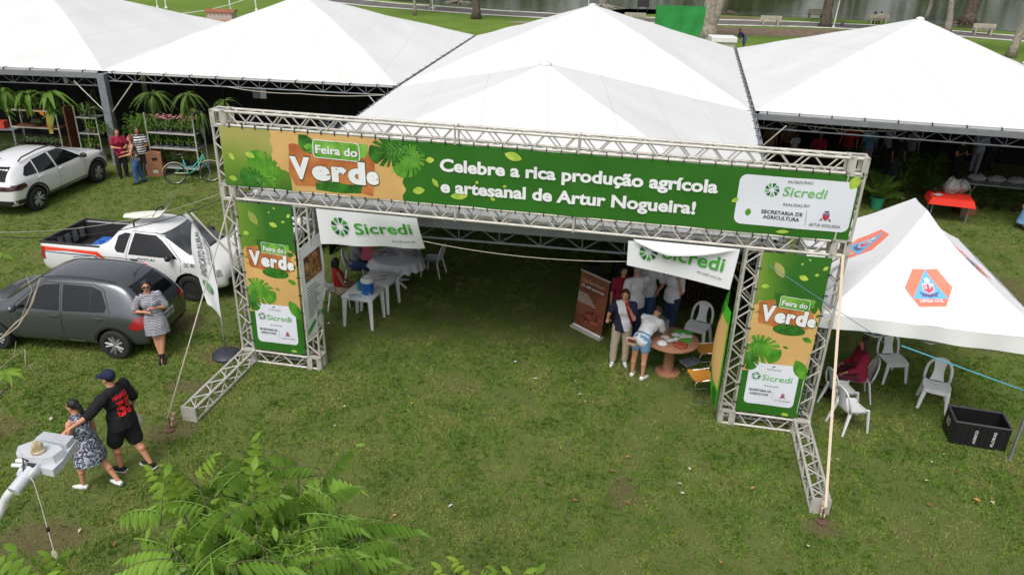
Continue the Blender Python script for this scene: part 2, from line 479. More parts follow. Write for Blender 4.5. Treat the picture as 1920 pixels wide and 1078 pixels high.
def tent(label, FL, FR, BR, BL, rise, ze=3.1, conc=1.0, pw=0.26, posts=(), front='gutter', back=True, left_beam=True, right_beam=True, insL=.006, insR=.006, bv=0.97, seed=0):
    cx = (FL[0] + FR[0] + BR[0] + BL[0]) / 4; cy = (FL[1] + FR[1] + BR[1] + BL[1]) / 4
    t = thing('marquee_tent', label, 'tent', (cx, cy, 0), group='white pyramid tents of the fair')
    L = lambda p: (p[0] - cx, p[1] - cy)
    FL, FR, BR, BL = map(L, (FL, FR, BR, BL))
    iL, iR, iV = insL, insR, 0.006
    def P(u, v):
        uu = iL + (1 - iL - iR) * u; vv = iV + (1 - 2 * iV) * v
        a = lerp2(FL, FR, uu); b = lerp2(BL, BR, uu); p = lerp2(a, b, vv)
        q = max(abs(2 * u - 1), abs(2 * v - 1))
        z = ze + 0.05 + rise * max(0.0, 1 - q) ** conc
        ang = math.atan2(2 * v - 1, 2 * u - 1)
        z += 0.035 * math.sin(ang * 9 + seed) * (q ** 2) * max(0.0, 1 - q) * 3
        z += 0.05 * noise.noise((p[0] * 0.5 + seed, p[1] * 0.5, seed)) * q * (1 - q) * 4
        return (p[0], p[1], z)
    mb = MB(); mb.hipgrid(P, [i / 48 for i in range(49)], [i / 48 for i in range(49)])
    # hem folded down over the frame
    for a, b in ((FL, FR), (FR, BR), (BR, BL), (BL, FL)):
        def H(u, v, a=a, b=b):
            p = lerp2(a, b, 0.01 + u * 0.98); p = (p[0] * 0.985, p[1] * 0.985)
            return (p[0], p[1], ze + 0.05 - 0.07 * v)
        mb.grid(H, 24, 1)
    mb.obj('roof_fabric', M_PVC, t, smooth=25)
    mb = MB(); mb.grid(lambda u, v: (lambda p: (p[0], p[1], p[2] - 0.03))(P(.006 + .988 * u, .006 + .988 * v)), 24, 24); mb.obj('blackout_lining', M_LINE, t)  # black sheet below the fabric, added to darken the tent interior
    mb = MB(); mb.ell((0, 0, ze + rise + 0.03), (0.14, 0.14, 0.07), n=12); mb.obj('peak_cap', M_PVC, t, smooth=True)
    # eave beams
    def beam(a, b, kind):
        d = Vector((b[0] - a[0], b[1] - a[1], 0)); Ln = d.length; d.normalize(); rz = math.atan2(d.y, d.x); mid = ((a[0] + b[0]) / 2, (a[1] + b[1]) / 2)
        if kind == 'gutter':
            m = MB(); m.box((mid[0], mid[1], ze - 0.09), (Ln - 0.3, 0.16, 0.16), rz); m.obj('gutter_beam', M_GUT, t)
        m = MB(); n = int(Ln / 0.7); nrm = Vector((-d.y, d.x, 0))
        z0 = ze - 0.20 if kind == 'gutter' else ze - 0.02; z1 = z0 - 0.26
        A = Vector((a[0], a[1], 0)) + nrm * 0.15
        if kind == 'truss': m.tube(A + Vector((0, 0, z0)), A + d * Ln + Vector((0, 0, z0)), 0.03, n=6)
        m.tube(A + Vector((0, 0, z1)), A + d * Ln + Vector((0, 0, z1)), 0.022, n=6)
        for i in range(n):
            p = A + d * (Ln * i / n); q = A + d * (Ln * (i + 0.5) / n); r = A + d * (Ln * (i + 1) / n)
            m.tube(p + Vector((0, 0, z0)), q + Vector((0, 0, z1)), 0.012, n=4, caps=False)
            m.tube(q + Vector((0, 0, z1)), r + Vector((0, 0, z0)), 0.012, n=4, caps=False)
            m.tube(q + Vector((0, 0, z0)), q + Vector((0, 0, z1)), 0.012, n=4, caps=False)
        m.obj('eave_truss', M_STEEL_D, t)
        for i in range(int(Ln / 0.9) + 1):
            m = MB()
            p = Vector((a[0], a[1], ze + 0.03)) + d * (0.4 + i * 0.9) - nrm * 0.03
            if (p - Vector((a[0], a[1], ze))).length > Ln - 0.2: break
            m.box(p, (0.03, 0.03, 0.09), rz); m.tube(p + Vector((0, 0, 0.04)), p + Vector((0.02, 0, 0.04)) + nrm * 0.16, 0.008, n=4)
            m.obj('roof_tie', M_DARK, t)
    beam(FL, FR, front)
    if left_beam: beam(BL, FL, 'gutter')
    if right_beam: beam(FR, BR, 'gutter')
    beam(BR, BL, 'truss')
    for k in posts:
        p, q = {'FL': (FL, (1, 1)), 'FR': (FR, (-1, 1)), 'BR': (BR, (-1, -1)), 'BL': (BL, (1, -1))}[k]
        m = MB(); m.box((p[0], p[1], (ze - 0.02) / 2), (pw, pw, ze - 0.04), math.atan2(FR[1] - FL[1], FR[0] - FL[0]), bev=0.015)
        m.box((p[0], p[1], 0.01), (0.42, 0.42, 0.02)); po = m.obj('post', M_STEEL_D, t)
        m = MB()
        e = Vector((FR[0] - FL[0], FR[1] - FL[1], 0)).normalized()
        for sg in (-1, 1):
            if k == 'FL' or k == 'BL' or True:
                m.tube(Vector((p[0], p[1], ze - 1.3)) + e * 0.12 * sg, Vector((p[0], p[1], ze - 0.3)) + e * 1.0 * sg, 0.02, n=6)
        m.obj('knee_brace', M_STEEL, t)
    if back:
        m = MB()  # black sheet across the bay, added to keep the interior dark
        def W(u, v):
            p = lerp2(lerp2(FL, FR, .01 + .98 * u), lerp2(BL, BR, .01 + .98 * u), bv); return (p[0], p[1] + 0.04 * math.sin(u * 90), 0.02 + v * (ze - 0.3))
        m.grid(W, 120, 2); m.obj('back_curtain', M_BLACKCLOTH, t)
    return t
pA = (-3.867,24.966,3.1)[:2]; pB = (6.942,22.764,3.1)[:2]; pC = (-2.085,38.593,3.1)[:2]; pD = (9.922,36.797,3.1)[:2]
pL0 = (-13.877,26.005,3.1)[:2]; pL1 = (-14.684,40.474,3.1)[:2]
pM0 = (2 * pL0[0] - pA[0], 2 * pL0[1] - pA[1] - 0.6); pM1 = (2 * pL1[0] - pC[0], 2 * pL1[1] - pC[1])
pR0 = (17.72, 20.57); pR1 = (21.93, 35.0)
pS0 = (28.4, 18.4); pS1 = (33.0, 33.2)
pF0 = (-5.1, 13.5); pF1 = (4.55, 12.15)
tent('wide white pyramid tent over the potted plant racks, leftmost in view', pM0, pL0, pL1, pM1, 2.1, front='gutter', posts=('FR',), seed=1, right_beam=False, insR=-.004, bv=.22)
tent('wide white pyramid tent with hanging ferns under its front edge, behind the arch\'s left end', pL0, pA, pC, pL1, 2.08, front='truss', left_beam=False, seed=2, insL=-.002, bv=.22)
tent('tall white pyramid tent behind the smaller entrance tent in the middle', pA, pB, pD, pC, 2.16, front='truss', posts=('FL', 'FR'), left_beam=False, seed=3)
tent('white pyramid tent sheltering the visitors on the right of the arch', pB, pR0, pR1, pD, 2.2, front='gutter', left_beam=False, posts=('FR',), seed=4, bv=.6)
tent('white pyramid tent whose corner just enters the photo at the right edge', pR0, pS0, pS1, pR1, 2.2, front='gutter', left_beam=False, seed=5)
ENT = tent('entrance tent with a lower peak directly behind the green arch', pF0, pF1, pB, pA, 1.86, front='gutter', posts=('FL', 'FR'), back=False, seed=6, pw=0.12)
for _a, _b in (((-4.75, 18.3), (pA[0] + .1, pA[1] - .3)), ((4.95, 14.3), (pB[0] - .1, pB[1] - .3)), ((pA[0] + .1, pA[1] - .35), (pB[0] - .1, pB[1] - .35))):  # black sheets added to block light entering the entrance tent
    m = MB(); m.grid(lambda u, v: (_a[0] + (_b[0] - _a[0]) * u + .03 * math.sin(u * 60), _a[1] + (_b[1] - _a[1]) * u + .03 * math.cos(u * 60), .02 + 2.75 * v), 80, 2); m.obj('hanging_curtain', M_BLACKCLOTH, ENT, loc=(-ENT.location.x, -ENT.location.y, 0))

# ================================================================ TRUSS ARCH
ARCH_LOC = (-5.2235, 12.974, 0); ARCH_RZ = -0.1818
H_A, L_A, T = 4.91, 3.60, 0.28
arch_t = thing('truss_arch', 'aluminium box truss arch with two pylons carrying the green fair banner', 'truss arch', ARCH_LOC, ARCH_RZ)
_bm = MB(); _bm.lathe([(1, 0), (1, 1)], n=8); ME_BRACE = _bm.mesh('brace', M_STEEL, smooth=50)
brace_n = [0]
def put_brace(parent, a, b, r=0.0135):
    a = Vector(a); b = Vector(b); d = b - a
    o = bpy.data.objects.new('brace', ME_BRACE); COL.objects.link(o); o.parent = parent
    q = d.to_track_quat('Z', 'Y').to_matrix().to_4x4()
    o.matrix_basis = Matrix.Translation(a) @ q @ Matrix.Diagonal((r, r, d.length, 1)); brace_n[0] += 1
def section(a, axis, length, vis=('f',)):
    """box truss section; a = min corner, axis in x,y,z; vis: which faces get single braces"""
    s = bpy.data.objects.new('truss_section', None); COL.objects.link(s); s.parent = arch_t; s.location = a; s.empty_display_size = 0.1
    ai = 'xyz'.index(axis); o1, o2 = [i for i in range(3) if i != ai]; r = 0.024
    def pt(t, u, v):
        p = [0, 0, 0]; p[ai] = t; p[o1] = u; p[o2] = v; return Vector(p)
    for u in (r, T - r):
        for v in (r, T - r):
            m = MB(); m.tube(pt(0.012, u, v), pt(length - 0.012, u, v), r, n=10); m.obj('chord', M_STEEL, s, smooth=50)
    for t in (0.006, length - 0.006):
        m = MB()
        for k in range(4):
            u0, v0, u1, v1 = [(0, 0, 1, 0), (1, 0, 1, 1), (1, 1, 0, 1), (0, 1, 0, 0)][k]
            c = pt(t, T * (u0 + u1) / 2 + (0.02 if u0 == u1 == 0 else -0.02 if u0 == u1 == 1 else 0), T * (v0 + v1) / 2 + (0.02 if v0 == v1 == 0 else -0.02 if v0 == v1 == 1 else 0))
            sz = [0, 0, 0]; sz[ai] = 0.014; sz[o1] = 0.045 if u0 == u1 else T; sz[o2] = 0.045 if v0 == v1 else T - 0.09
            m.box(c, sz)
        m.obj('end_frame', M_STEEL, s)
    n = max(2, 2 * round(length / 0.48)); lat = MB(); st = (length - 0.06) / n
    for fi, (fix, other) in enumerate(((o1, 0), (o1, 1), (o2, 0), (o2, 1))):
        key = 'xyz'[fix] + ('-' if other == 0 else '+')
        for i in range(n):
            w = (i + (fi % 2 if False else 0)) % 2
            lo, hi = r, T - r
            p0 = [0, 0, 0]; p1 = [0, 0, 0]; vr = o2 if fix == o1 else o1
            p0[ai] = 0.03 + st * i + 0.02; p1[ai] = 0.03 + st * (i + 1) - 0.02
            p0[fix] = p1[fix] = lo if other == 0 else hi
            p0[vr], p1[vr] = (hi, lo) if w == 0 else (lo, hi)
            if key in vis and brace_n[0] < 296: put_brace(s, p0, p1)
            else: lat.tube(p0, p1, 0.0135, n=6, caps=False)
    if lat.v: tag(lat.obj('brace_lattice', M_STEEL, s, smooth=50), kind='stuff')
    return s
def cube(a):
    m = MB(); x, y, z = a; r = 0.024
    for u in (r, T - r):
        for v in (r, T - r):
            m.tube((x, y + u, z + v), (x + T, y + u, z + v), r); m.tube((x + u, y, z + v), (x + u, y + T, z + v), r); m.tube((x + u, y + v, z), (x + u, y + v, z + T), r)
    # flat side plates with a cut-out
    for yy in (0.004, T - 0.004):
        m.box((x + 0.05, y + yy, z + T / 2), (0.09, 0.008, T)); m.box((x + T - 0.05, y + yy, z + T / 2), (0.09, 0.008, T))
    for xx in (0.004, T - 0.004):
        m.box((x + xx, y + 0.05, z + T / 2), (0.008, 0.09, T - 0.01)); m.box((x + xx, y + T - 0.05, z + T / 2), (0.008, 0.09, T - 0.01))
    for zz in (0.004, T - 0.004):
        m.box((x + T / 2, y + 0.05, z + zz), (T - 0.02, 0.08, 0.008)); m.box((x + T / 2, y + T - 0.05, z + zz), (T - 0.02, 0.08, 0.008))
    m.obj('corner_cube', M_STEEL, arch_t, smooth=50)
W_A = 10.6
sL, sR, sIL, sIR = 0.0, W_A - T, 1.36, 9.06
for z in (H_A - T, L_A - T):
    for a, b in ((T, 4.3), (4.3, 6.3), (6.3, sR)): section((a + 0.001, 0, z), 'x', b - a - 0.002, ('y-', 'z+') if z > 4 else ('y-', 'z+'))
for x in (sL, sR):
    for z in (0, L_A - T, H_A - T): cube((x, 0, z))
    section((x, 0, T), 'z', L_A - 2 * T, ('y-',)); section((x, 0, L_A), 'z', H_A - T - L_A, ('y-',))
for x in (sIL, sIR):
    cube((x, 0, 0)); section((x, 0, T), 'z', L_A - 2 * T, ('y-',))
section((T, 0, 0), 'x', sIL - T, ('y-',)); section((sIR + T, 0, 0), 'x', sR - sIR - T, ('y-',))
for x in (sL, sR):
    section((x, -2.05, 0), 'y', 2.045, ('z+', 'x+') if x == sL else ('z+', 'x-'))
for x in (sL, sR):
    m = MB(); m.box((x + T / 4, -2.062, T / 2), (T / 2 - 0.004, 0.01, T)); m.box((x + 3 * T / 4, -2.062, T / 2), (T / 2 - 0.004, 0.01, T)); m.obj('end_plate', M_STEEL, arch_t)

# ================================================================ PRINTED BANNERS
class Art:
    """flat print on a sheet; fn maps (s, z, layer offset) to the parent's local space"""
    LEV = {'printed_field': 1, 'printed_band': 1, 'printed_board': 2, 'printed_fruit': 3, 'printed_panel': 3, 'printed_photo': 2, 'printed_leaf': 4, 'leaf_vein': 5, 'name_plate': 6, 'plate_border': 7, 'letter_shadow': 8}
    def __init__(s, parent, fn=None, base=0.0, dl=0.0016): s.p = parent; s.fn = fn or (lambda x, z, o: (x, -o, z)); s.b = base; s.l = base; s.dl = dl; s.n = 0
    def lev(s, name): s.n += 1; s.l = s.b + s.LEV.get(name, 9) * .0014 + (s.n % 12) * .0001 + (.0012 if name == 'lettering' else 0)
    def _emit(s, vs, fs, m, name):
        s.lev(name); mb = MB(); mb.add([s.fn(x, z, s.l) for x, z in vs], fs); return mb.obj(name, m, s.p)
    def poly(s, pts, m, name='printed_shape', step=0.13):
        vs, fs = fill2d(pts, step); return s._emit([(v.x, v.y) for v in vs], fs, m, name)
    def line(s, body, bl, br, m, cap=None, bold=0.0, name='lettering', shear=0.0, space=1.0, up=None):
        """text whose baseline runs bl -> br, ink width fitted; cap = capital height"""
        v, f = text2d(body, 1.0, bold, shear=shear, space=space)
        x0 = min(p[0] for p in v); x1 = max(p[0] for p in v); a = Vector(bl); b = Vector(br); d = b - a; w = d.length; d.normalize()
        sx = w / (x1 - x0); sy = cap / 0.729 if cap else sx
        n = Vector(up).normalized() if up else Vector((-d.y, d.x))
        return s._emit([tuple(a + d * ((x - x0) * sx) + n * (y * sy)) for x, y in v], f, m, name)
    def multi(s, polys, m, name='printed_shape', step=0.25):
        s.lev(name); mb = MB()
        for pts in polys:
            vs, fs = fill2d(pts, step); mb.add([s.fn(v.x, v.y, s.l) for v in vs], fs)
        return mb.obj(name, m, s.p)
    def stroke(s, pts, w, m, name='printed_line', close=False):
        s.lev(name); mb = MB(); P = [Vector(p) for p in pts]; n = len(P); vs = []
        for i, p in enumerate(P):
            a = P[(i - 1) % n] if close or i else P[0]; b = P[(i + 1) % n] if close or i < n - 1 else P[-1]
            d = (b - a).normalized(); q = Vector((-d.y, d.x)) * w / 2; vs += [p + q, p - q]
        fs = [(2 * i, 2 * i + 1, 2 * ((i + 1) % n) + 1, 2 * ((i + 1) % n)) for i in range(n if close else n - 1)]
        mb.add([s.fn(v.x, v.y, s.l) for v in vs], fs); return mb.obj(name, m, s.p)
def pm(name, h, rough=0.55, **k): return mat(name, hexc(h), rough, spec=0.3, **k)
P_GREEN = pm('print_green', '#2f6a1e', var=0.06, vscale=1.5)
P_TAN = pm('print_sand', '#d3ab6c', var=0.08, vscale=1.2)
P_WOOD = mat('print_wood', hexc('#a5532b'), 0.55, col2=hexc('#c98448'), vscale=2.2)
P_LEAF = mat('print_leaf', hexc('#2f7a1c'), 0.5, col2=hexc('#6aa62e'), vscale=5)
P_LEAFD = mat('print_leaf_dark', hexc('#1c4f14'), 0.5, col2=hexc('#3d8426'), vscale=6)
P_LIME = mat('print_lime_leaf', hexc('#8fb83a'), 0.5, col2=hexc('#c3d25c'), vscale=7)
P_VEIN = pm('print_vein', '#86b565'); P_WHITE = pm('print_white', '#e9eaec'); P_WBOX = pm('print_panel_white', '#dfe2ec')
P_SHAD = pm('print_dark_green', '#1f4416'); P_MID = mat('print_mid_green', hexc('#3f8d25'), 0.5, col2=hexc('#8cc14e'), vscale=3)
P_INK = pm('print_ink', '#24272a'); P_GREY = pm('print_grey_ink', '#55595e'); P_SIC = mat('print_logo_green', hexc('#2c8f2b'), 0.5, col2=hexc('#4eb033'), vscale=4)
P_SICP = mat('print_logo_pale', hexc('#5fae5a'), 0.5, col2=hexc('#8cc27f'), vscale=6); P_SICD = pm('print_logo_dark', '#1b5a34')
P_RED = pm('print_red', '#c2283a'); P_BLUE = pm('print_blue', '#4a74b8'); P_OLIVE = mat('print_olive_haze', hexc('#8a9a3f'), 0.55, col2=hexc('#b0ab66'), vscale=1.2)
def grad_mat(name, axis, lo, hi, stops):
    def bld(nt, b, tc):
        sp = nt.nodes.new('ShaderNodeSeparateXYZ'); nt.links.new(tc.outputs['Object'], sp.inputs[0])
        mr = nt.nodes.new('ShaderNodeMapRange'); mr.inputs[1].default_value = lo; mr.inputs[2].default_value = hi
        n = nt.nodes.new('ShaderNodeTexNoise'); n.inputs['Scale'].default_value = 1.2; nt.links.new(tc.outputs['Object'], n.inputs['Vector'])
        ad = nt.nodes.new('ShaderNodeMath'); ad.operation = 'MULTIPLY_ADD'; ad.inputs[1].default_value = (hi - lo) * 0.35
        nt.links.new(n.outputs['Fac'], ad.inputs[0]); nt.links.new(sp.outputs[axis], ad.inputs[2])
        nt.links.new(ad.outputs[0], mr.inputs[0]); r = nt.nodes.new('ShaderNodeValToRGB'); e = r.color_ramp.elements
        while len(e) < len(stops): e.new(0.5)
        for x, (p, c) in zip(e, stops): x.position = p; x.color = (*hexc(c), 1)
        nt.links.new(mr.outputs[0], r.inputs[0]); nt.links.new(r.outputs[0], b.inputs['Base Color'])
    return mat(name, (0.1, 0.3, 0.05), 0.55, build=bld)
P_GRAD = grad_mat('print_green_gradient', 2, 3.6, 4.9, [(0.1, '#2f6a1e'), (0.5, '#6f8f2c'), (0.85, '#a8a55e')])
P_GRADX = grad_mat('print_green_gradient_side', 0, 0.1, 1.3, [(0.1, '#9aa04c'), (0.45, '#5f8a2a'), (0.8, '#2f6a1e')])
def leafpts(cx, cz, L, W, rot, n=9):
    p = []
    for i in range(n + 1): t = i / n; p.append((-L / 2 + L * t, W / 2 * math.sin(PI * t) ** 0.8))
    for i in range(1, n): t = 1 - i / n; p.append((-L / 2 + L * t, -W / 2 * math.sin(PI * t) ** 0.8))
    c, s = math.cos(rot), math.sin(rot); return [(cx + x * c - z * s, cz + x * s + z * c) for x, z in p]
def clip_pts(pts, x0, x1, z0, z1): return [(min(max(x, x0), x1), min(max(z, z0), z1)) for x, z in pts]
def small_leaf(art, cx, cz, L, W, rot, m=None):
    m = m or P_LIME
    art.poly(leafpts(cx, cz, L, W, rot), m, 'printed_leaf')
def monstera(art, cx, cz, R, rot, box, m=None):
    """heart-shaped split leaf"""
    m = m or P_LEAF
    pts = []; N = 90
    for k in range(N):
        t = -PI + 2 * PI * (k + 0.5) / N
        r = R * (0.78 + 0.2 * math.cos(t)) * (1 if abs(t) < 2.75 else 0.6)
        a = abs(t); ph = (a * 3.1) % 1.0
        if 0.45 < a < 2.5 and ph < 0.2: r *= 0.5
        pts.append((r * math.cos(t) * 1.15, r * math.sin(t) * 0.85))
    c, s = math.cos(rot), math.sin(rot); tr = lambda q: (cx + q[0] * c - q[1] * s, cz + q[0] * s + q[1] * c)
    pp = []
    for q in clip_pts([tr(q) for q in pts], *box):
        if not pp or (Vector(q) - Vector(pp[-1])).length > 1e-4: pp.append(q)
    art.poly(pp, m, 'printed_leaf', 0.3)
    vp = []
    for t in (0.6, 1.0, 1.4, 1.85, 2.3):
        for sg in (-1, 1):
            x = R * 0.5 * math.cos(t) ; y = R * 0.48 * math.sin(t) * sg; x0 = x - R * 0.28
            a, b = Vector((x0, 0.02 * R * sg)), Vector((x, y * 0.95)); d = (b - a).normalized(); nn = Vector((-d.y, d.x)) * R * 0.012
            vp.append(clip_pts([tr(q) for q in (a + nn, a - nn, b)], *box))
    a = [(-0.5 * R, 0.014 * R), (-0.5 * R, -0.014 * R), (0.95 * R, 0)]
    vp.append(clip_pts([tr(q) for q in a], *box))
    def area(q): return abs(sum(q[i][0] * q[(i + 1) % 3][1] - q[(i + 1) % 3][0] * q[i][1] for i in range(3)))
    art.multi([q for q in vp if area(q) > 1e-5], P_VEIN, 'leaf_vein', 5)
def pinwheel(art, cx, cz, R, m1, m2, rot=0.0, n=9, name='logo'):
    a1, a2 = [], []
    for k in range(n):
        t = rot + 2 * PI * k / n
        def q(r, dt): return (cx + R * r * math.cos(t + dt), cz + R * r * math.sin(t + dt))
        bl = [q(0.3, 0.0), q(0.6, -0.18), q(0.97, -0.30), q(1.0, -0.05), q(0.93, 0.22), q(0.62, 0.2)]
        (a1 if k % 2 else a2).append(bl)
    art.multi(a1, m1, name, 5); art.multi(a2, m2, name, 5)
def crest(art, cx, cz, R):
    art.poly([(cx - R * .55, cz + R * .5), (cx + R * .55, cz + R * .5), (cx + R * .5, cz - R * .3), (cx, cz - R * .8), (cx - R * .5, cz - R * .3)], P_RED, 'crest')
    art.poly([(cx - R * .4, cz + R * .45), (cx + R * .4, cz + R * .45), (cx, cz - R * .25)], P_BLUE, 'crest')
    art.multi([[(cx - R, cz - R * .85), (cx - R * .55, cz - R * .3), (cx - R * .5, cz - R * .75)], [(cx + R, cz - R * .85), (cx + R * .5, cz - R * .75), (cx + R * .55, cz - R * .3)], [(cx - R * .4, cz + R * .65), (cx + R * .4, cz + R * .65), (cx + R * .3, cz + R * .95), (cx - R * .3, cz + R * .95)]], P_GREY, 'crest', 5)
def bubble(art, ch, bl, br, cap, bold, dx=0.012):
    a, b = Vector(bl), Vector(br)
    art.line(ch, a + Vector((-dx, -dx * 1.3)), b + Vector((dx * 1.3, -dx * 1.3)), P_SHAD, cap * 1.07, bold * 1.15, 'letter_shadow')
    art.line(ch, bl, br, P_WHITE, cap, bold)

AX = lambda label, name, cat='banner', group=None: thing(name, label, cat, ARCH_LOC, ARCH_RZ, group)
def smo(p, k=5):
    o = []
    for i in range(len(p) - 1):
        a, b, c, d = [Vector(q) for q in (p[max(i - 1, 0)], p[i], p[i + 1], p[min(i + 2, len(p) - 1)])]
        for j in range(k): t = j / k; o.append(tuple(.5 * (2 * b + (c - a) * t + (2 * a - 5 * b + 4 * c - d) * t * t + (3 * b - a - 3 * c + d) * t ** 3)))
    return o + [tuple(p[-1])]
# ---- the long banner on the arch
bn = AX('long green banner announcing Feira do Verde across the top of the arch', 'long_banner')
def rip(x, z): return .005 * math.sin(x * 5.3 + 2.5 * z) + .004 * math.sin(x * 2.1 - 6 * z + 1) + .0035 * math.sin(x * 9 + z * 3)
X0, X1, Z0, Z1 = 0.15, 10.53, 3.60, 4.635
m = MB(); m.grid(lambda u, v: (X0 + (X1 - X0) * u, rip(X0 + (X1 - X0) * u, Z0 + (Z1 - Z0) * v), Z0 + (Z1 - Z0) * v), 170, 16); m.obj('sheet', P_GREEN, bn)
A = Art(bn, fn=lambda x, z, o: (x, rip(x, z) - o, z), base=0.003)
wavy = [p for p in smo([(1.068,4.628),(1.108,4.537),(1.069,4.446),(1.112,4.313),(1.07,4.2),(1.1,4.077),(1.17,3.986),(1.367,3.918),(1.4,3.667)])]
A.poly([(X0, Z0), (X0, Z1)] + [(wavy[0][0], Z1)] + wavy[1:-1] + [(wavy[-1][0], Z0)], P_GRAD, 'printed_field')
rw = smo([(3.022,4.614),(3.384,4.095),(3.438,4.045),(3.399,3.919),(3.457,3.8),(3.398,3.697),(3.4,3.635)])
A.poly([(wavy[0][0], Z1)] + wavy[1:-1] + [(wavy[-1][0], Z0), (rw[-1][0], Z0)] + rw[::-1][1:-1] + [(rw[0][0], Z1)], P_TAN, 'printed_field')
BX = (X0, X1, Z0 + 0.005, Z1 - 0.005)
# wooden board behind the letters
A.poly([(1.404,4.417),(1.492,4.438),(2.255,4.24),(2.869,4.235),(2.88,3.629),(2.331,3.72),(1.477,3.702),(1.367,3.918),(1.4,4.308)], P_WOOD, 'printed_board')
A.poly([(2.736,4.406),(2.859,4.376),(2.92,4.219),(2.896,3.75),(2.654,3.714),(2.448,3.822),(2.616,4.249)], P_WOOD, 'printed_board')
for y in (372, 462, 612, 740, 860):
    p, q = [(1.417,4.472),(1.878,4.467)]; zz = 0.0
A.poly(clip_pts([(1.832,3.775),(2.067,3.824),(2.422,3.799),(2.692,3.808),(2.655,3.665),(2.268,3.63),(1.837,3.655)], *BX), P_LEAFD, 'printed_fruit')
monstera(A, *[(0.983,3.886)][0], 0.40, 2.35, BX, P_LEAF)
monstera(A, *[(0.756,3.71)][0], 0.30, 2.7, BX, P_LEAFD)
monstera(A, *[(3.233,4.445)][0], 0.37, 3.4, BX, P_LEAFD)
monstera(A, *[(3.57,4.352)][0], 0.36, 3.95, BX, P_LEAF)
# name plate
A.poly([(1.593,4.6),(1.748,4.598),(1.854,4.519),(1.805,4.285),(1.652,4.328),(1.584,4.431)], P_LEAFD, 'printed_leaf')
A.poly([(1.673,4.397),(1.75,4.457),(1.848,4.451),(1.821,4.3),(1.709,4.319)], P_MID, 'printed_leaf')
A.poly([(2.597,4.516),(2.812,4.519),(2.803,4.358),(2.743,4.279),(2.632,4.291)], P_MID, 'printed_leaf')
pl = [(1.848,4.532),(2.664,4.521),(2.671,4.219),(1.843,4.234)]
def plate(art, pl, w=0.014):
    c = [Vector(p) for p in pl]; ctr = sum(c, Vector((0, 0))) / 4; out = []
    for i in range(4):
        a, b, d = c[i], c[i - 1], c[(i + 1) % 4]
        u = (b - a).normalized(); v = (d - a).normalized(); r = 0.06 * (c[1] - c[0]).length
        out += [a + u * r, a + u * r * 0.3 + v * r * 0.3, a + v * r]
    out = [tuple(p) for p in out]
    art.poly(out, P_MID, 'name_plate'); art.stroke(out, w, P_WHITE, 'plate_border', True)
plate(A, pl)
a, b = [(1.888,4.308),(2.634,4.297)]
bubble(A, 'Feira do', a, b, 0.145, 0.028, 0.006)
for ch, x0, y0, x1, y1, cap, bold in (('V',990,745,1240,770,0.36,0.058), ('e',1255,770,1490,785,0.33,0.06), ('r',1500,792,1705,800,0.34,0.06), ('d',1712,905,1935,915,0.36,0.058), ('e',1938,928,2090,935,0.29,0.055)):
    if ch == 'V': a, b = [(1.405,3.854),(1.767,3.856)]
    elif cap == 0.33: a, b = [(1.791,3.854),(2.126,3.859)]
    elif ch == 'r': a, b = [(2.145,3.856),(2.423,3.856)]
    elif ch == 'd': a, b = [(2.441,3.844),(2.756,3.848)]
    else: a, b = [(2.766,3.863),(2.984,3.858)]
    bubble(A, ch, a, b, cap, bold, 0.008)
# slogan
a, b = [(4.051,4.182),(8.497,4.2)]
A.line('Celebre a rica produção agrícola', a, b, P_WHITE, 0.205, 0.036)
a, b = [(4.061,3.822),(8.204,3.825)]
for cx, cy, L, W, r in ((1420,1000,0,0,0),): pass
for px, py, L, W, r in ((210,480,0.13,0.07,-0.9),(465,478,0.17,0.1,-0.2),(258,765,0.15,0.09,-0.3)):
    pass
for (c, L, W, r) in zip([(0.322,4.123),(0.674,4.171),(0.307,3.732)], (0.15,0.19,0.16), (0.08,0.1,0.09), (-1.0,-0.3,-0.25)): small_leaf(A, *c, L, W, r)
for (c, L, W, r) in zip([(3.881,4.344),(3.679,3.806),(3.969,3.968),(4.375,3.772),(4.676,4.036),(3.416,3.81),(3.219,4.095)], (0.15,0.22,0.17,0.3,0.06,0.07,0.06), (0.1,0.13,0.08,0.13,0.05,0.03,0.03), (0.1,0.2,-0.9,0.1,0.8,-0.8,0.7)): small_leaf(A, *c, L, W, r)
for (c, L, W, r) in zip([(5.268,4.513),(4.677,4.033),(5.139,4.003),(4.948,3.771)], (0.3,0.06,0.07,0.09), (0.14,0.05,0.045,0.055), (-0.25,0.8,0.2,-0.3)): small_leaf(A, *c, L, W, r)
A.line('e artesanal de Artur Nogueira!', a, b, P_WHITE, 0.205, 0.036)
# sponsor panel
A.poly(rrect(8.80, 3.735, 10.50, 4.53, 0.11), P_WBOX, 'printed_panel')
def L2(t, pts, m_, cap, bold=0.0, sh=0.0, art=None): (art or A).line(t, pts[0], pts[1], m_, cap, bold, shear=sh)
L2('PATROCÍNIO', [(9.505,4.444),(9.869,4.449)], P_GREY, 0.045, 0.004)
pinwheel(A, *[(9.296,4.319)][0], 0.108, P_SICP, P_SICD)
L2('Sicredi', [(9.454,4.246),(10.1,4.245)], P_SICP, 0.15, 0.012, 0.12)
L2('REALIZAÇÃO', [(9.494,4.087),(9.884,4.093)], P_GREY, 0.045, 0.004)
L2('SECRETARIA DE', [(9.193,3.939),(9.8,3.943)], P_INK, 0.058, 0.018)
L2('AGRICULTURA', [(9.228,3.857),(9.767,3.859)], P_INK, 0.058, 0.018)
A.stroke([(9.851,4.045),(9.864,3.802)], 0.005, P_GREY)
crest(A, *[(10.143,3.973)][0], 0.09)
L2('ARTUR NOGUEIRA', [(9.916,3.802),(10.379,3.8)], P_GREY, 0.05, 0.004)
